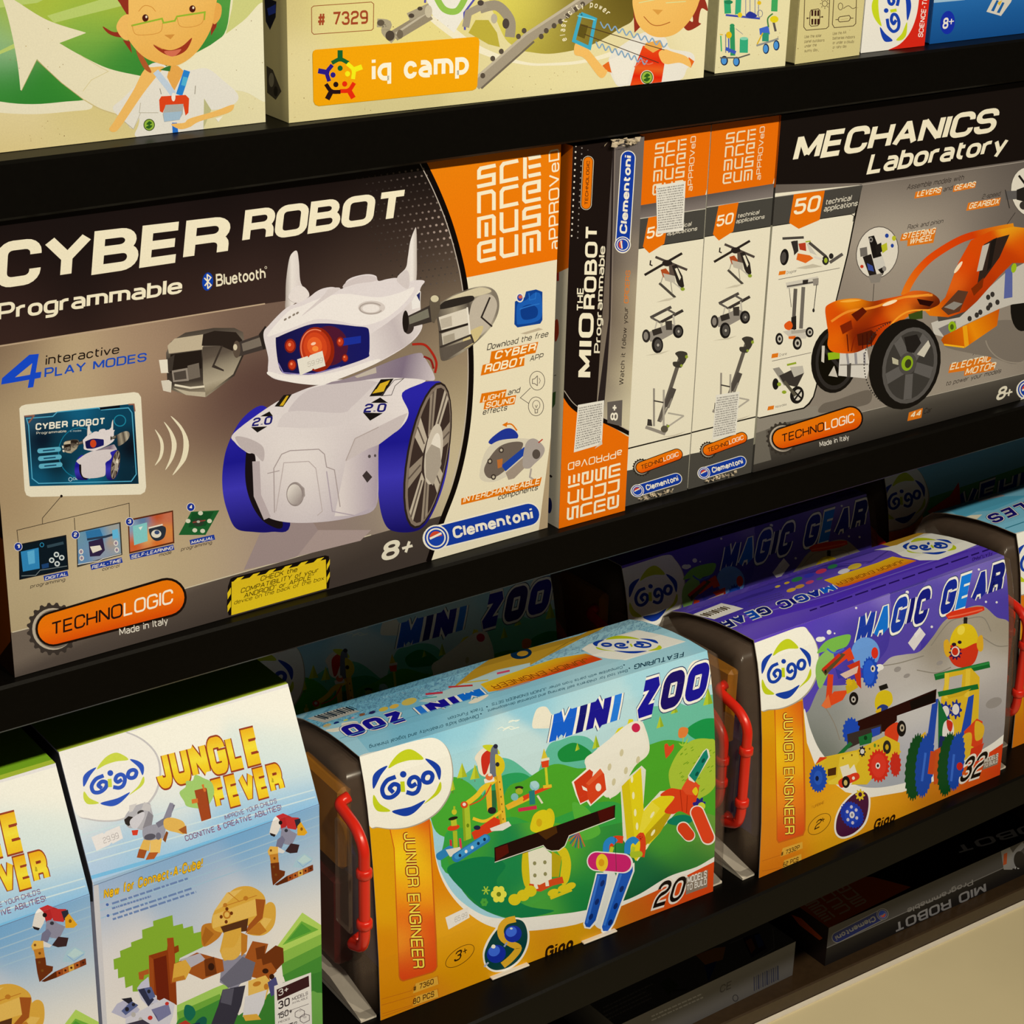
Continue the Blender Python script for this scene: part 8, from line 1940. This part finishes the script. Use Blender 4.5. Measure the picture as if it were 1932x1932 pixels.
# ---- vehicles case, cut off by the right edge
vl = on_z(1904, 1409, Z3)
vp = (vl.x, vl.y - 0.004, Z3 + 0.0003)
veh, SV = carry_case('light blue sleeved carry case cut off by the right edge of the picture', vp, 0, 0.3475, (0.0070, 0.052, 0.186, 0.064), (0.0070, 0.052, 0.186, 0.064), 'vehicle sleeve cases', 5)
A = Art(SV, veh)
A.part('front_print').full('#7fc0d0').at()
A.poly('1890,1100 2300,940 2300,1500 1890,1700', ('idw', 13, -26, [(1915, 1150, '#dc9c14'), (1915, 1300, '#dc8c12'), (1915, 1400, '#d97a1a'), (2100, 1200, '#dc9a14'), (2100, 1350, '#d87a1a')]))
A.poly('1985,1060 2300,940 2300,1240 2100,1300 2010,1230', '#5aa05a')
A.poly('1922,1115 1975,1095 1985,1360 1930,1385', '#e07a1a')
A.part('emblem_print').at('c3')
logo_patch(A, [(1832, 190), (1950, 150), (2060, 110), (2130, 150), (2180, 260), (2190, 360), (2140, 470), (2060, 550), (1960, 590), (1870, 585), (1855, 400), (1845, 280)], (2020, 350), (150, -28), (4, 188))
A.part('title_lettering').at()
edge_text(A, 'VEHICLES', (2052, 1098), (2330, 985), 56, (0.02, -1), 52, ['#1f3a9c'] * 8, 2.1, .15, 1.4, .7, .28)
A.part('tractor_picture'); A.poly('2000,1080 2040,1050 2070,1080 2030,1110', '#c8401e'); A.ell(2010, 1110, 12, 16, '#d8a828'); A.ell(2035, 1120, 16, 14, '#2a2420'); A.poly('2035,1060 2060,1020 2064,1070', '#c8321c'); A.poly('2042,1105 2060,1065 2078,1100', '#2f8a4a')
A.part('top_print').at('c3'); A.poly('1500,70 1600,20 1720,10 1932,-80 2400,-280 2300,-420 1300,-60', '#5aaec4')
A.poly('1500,62 1560,45 1640,40 1590,82', '#efe2bc'); A.line('1800,138 1932,92', 6, '#2f7a8a')
edge_text(A, 'VEHICLES', (2320, -200), (1662, 52), 70, (.75, .66), 82, ['#1f1a6a'] * 8, 2.3, 0, 1.3, .6, .3)
A.poly('1560,-75 1740,-110 1800,-90 1620,-50', '#b8a8a0')
A.flush()
veh2 = copy_tree(veh)
veh2.location = (vp[0] + 0.004, vp[1] + 0.196, vp[2])
veh2['label'] = 'light blue sleeved carry case in the shade behind the one at the right edge'

# ------------------------------------------------------------------ base deck: boxes lying in the shade
REF[0] = (238, 226, 198)
P0 = on_z(1556, 1823, Z4)
hb = on_y(1557, 1754, P0.y).z - Z4
lie = Box('robot_kit_box', 'black and orange robot kit box lying flat with upside-down spine on the lowest deck', 'toy box',
          (1556, 1823), (1932, 1650), Z4, hb, 0.20, '#2a2220', None, 0.44)
A = lie.left().at(); A.part('side_print').full('#2a211d'); A.at('d3'); A.poly('300,1165 370,1190 520,1330 500,1345 360,1240', '#a8481a')
A = lie.front().at('d3')
A.part('spine_print').full('#221f1d')  # spine inks dimmed, the deck's shade is put into their colours
A.poly('400,1330 540,1258 1932,560 2400,360 2400,560 1932,770 545,1400 400,1470', '#48443f'); A.line('545,1400 1932,772', 6, '#6d6860')
A.part('maker_logo'); maker(A, (944, 1160), (622, 1325), 34, wc='#7d786e', bc='#14225a')  # white and blue of the logo darkened to imitate shade
A.part('title_lettering')
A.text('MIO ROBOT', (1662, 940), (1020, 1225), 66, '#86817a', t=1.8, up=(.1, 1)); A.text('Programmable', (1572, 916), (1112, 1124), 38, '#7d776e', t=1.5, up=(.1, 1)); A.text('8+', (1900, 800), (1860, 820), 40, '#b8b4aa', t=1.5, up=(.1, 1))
A.poly('1770,720 1830,690 1870,760 1850,850 1790,850', '#8a857c'); A.poly('1790,740 1815,730 1810,810 1785,820', '#b04a20'); A.line('1850,840 1870,740 1932,670', 36, '#86827c', curve=True); A.ell(1900, 780, 40, 60, '#26221f')
A = lie.top().at('d3')
A.part('top_print').full('#1d1917')
A.poly('545,1268 300,1140 400,900 870,900 1140,972', '#d05c14')
A.part('museum_mark'); museum(A, (845, 1075), (-330, 155), (-215, -185), 12, '#e0b48a')
A.part('title_lettering'); A.text('ROBOT', (2150, 480), (1430, 690), 60, '#c8c2b6', t=1.8, up=(.6, .8))
A.flush()

Q = on_z(1495, 1840, Z4)
hw = on_y(1498, 1778, Q.y).z - Z4
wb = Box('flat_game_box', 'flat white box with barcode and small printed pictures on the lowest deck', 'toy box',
         (1160, 2003), (1495, 1840), Z4, hw, 0.20, '#5a554c')  # white card and its prints coloured grey to imitate the deck's shade
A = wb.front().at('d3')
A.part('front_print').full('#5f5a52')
for k, w_ in enumerate((8, 5, 12, 4, 9, 6, 14, 5, 8, 10, 5, 12)):
    A.line([(42 + 15 * k, 1700 - 7 * k), (40 + 15 * k, 1600 - 7 * k)], w_, '#3a3a44')
A.at('d2'); A.text('CE', (1478, 1718), (1560, 1680), 55, '#3a3634', t=1.3, rnd=3); A.ring(1588, 1750, 18, 22, 6, '#3a3634'); A.ring(1585, 1655, 18, 20, 4, '#5a5650')
fine(A, (1000, 1880), (1400, 1700), 18, 2, '#8a857c', 51)
A.part('top_print')
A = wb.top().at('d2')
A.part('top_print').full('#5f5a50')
A.poly('1640,1330 1750,1290 1810,1400 1700,1470', '#3a2f3a'); A.poly('1660,1350 1700,1330 1730,1400 1700,1440', '#8a5030'); A.poly('1720,1310 1760,1300 1790,1380 1750,1400', '#40507a')
A.poly('1310,1450 1440,1400 1520,1390 1500,1480 1380,1520', '#c08040'); A.poly('1370,1520 1460,1490 1400,1640', '#35456a'); A.poly('1055,1650 1120,1605 1190,1660 1120,1730', '#4a4f30'); A.line('1150,1700 1250,1690', 16, '#4a463e')
A.blob('440,1880 520,1830 600,1830 590,1890 500,1932 430,1932', '#8a9a5a'); A.ell(520, 1870, 26, 16, '#35456a')
fine(A, (660, 1820), (1010, 1650), 20, 4, '#8a8272', 52, (.1, 1))
A.line('1850,1260 1860,1400 1740,1480', 5, '#8a8478'); A.line('1540,1370 1640,1330', 5, '#8a8478')
A.flush()
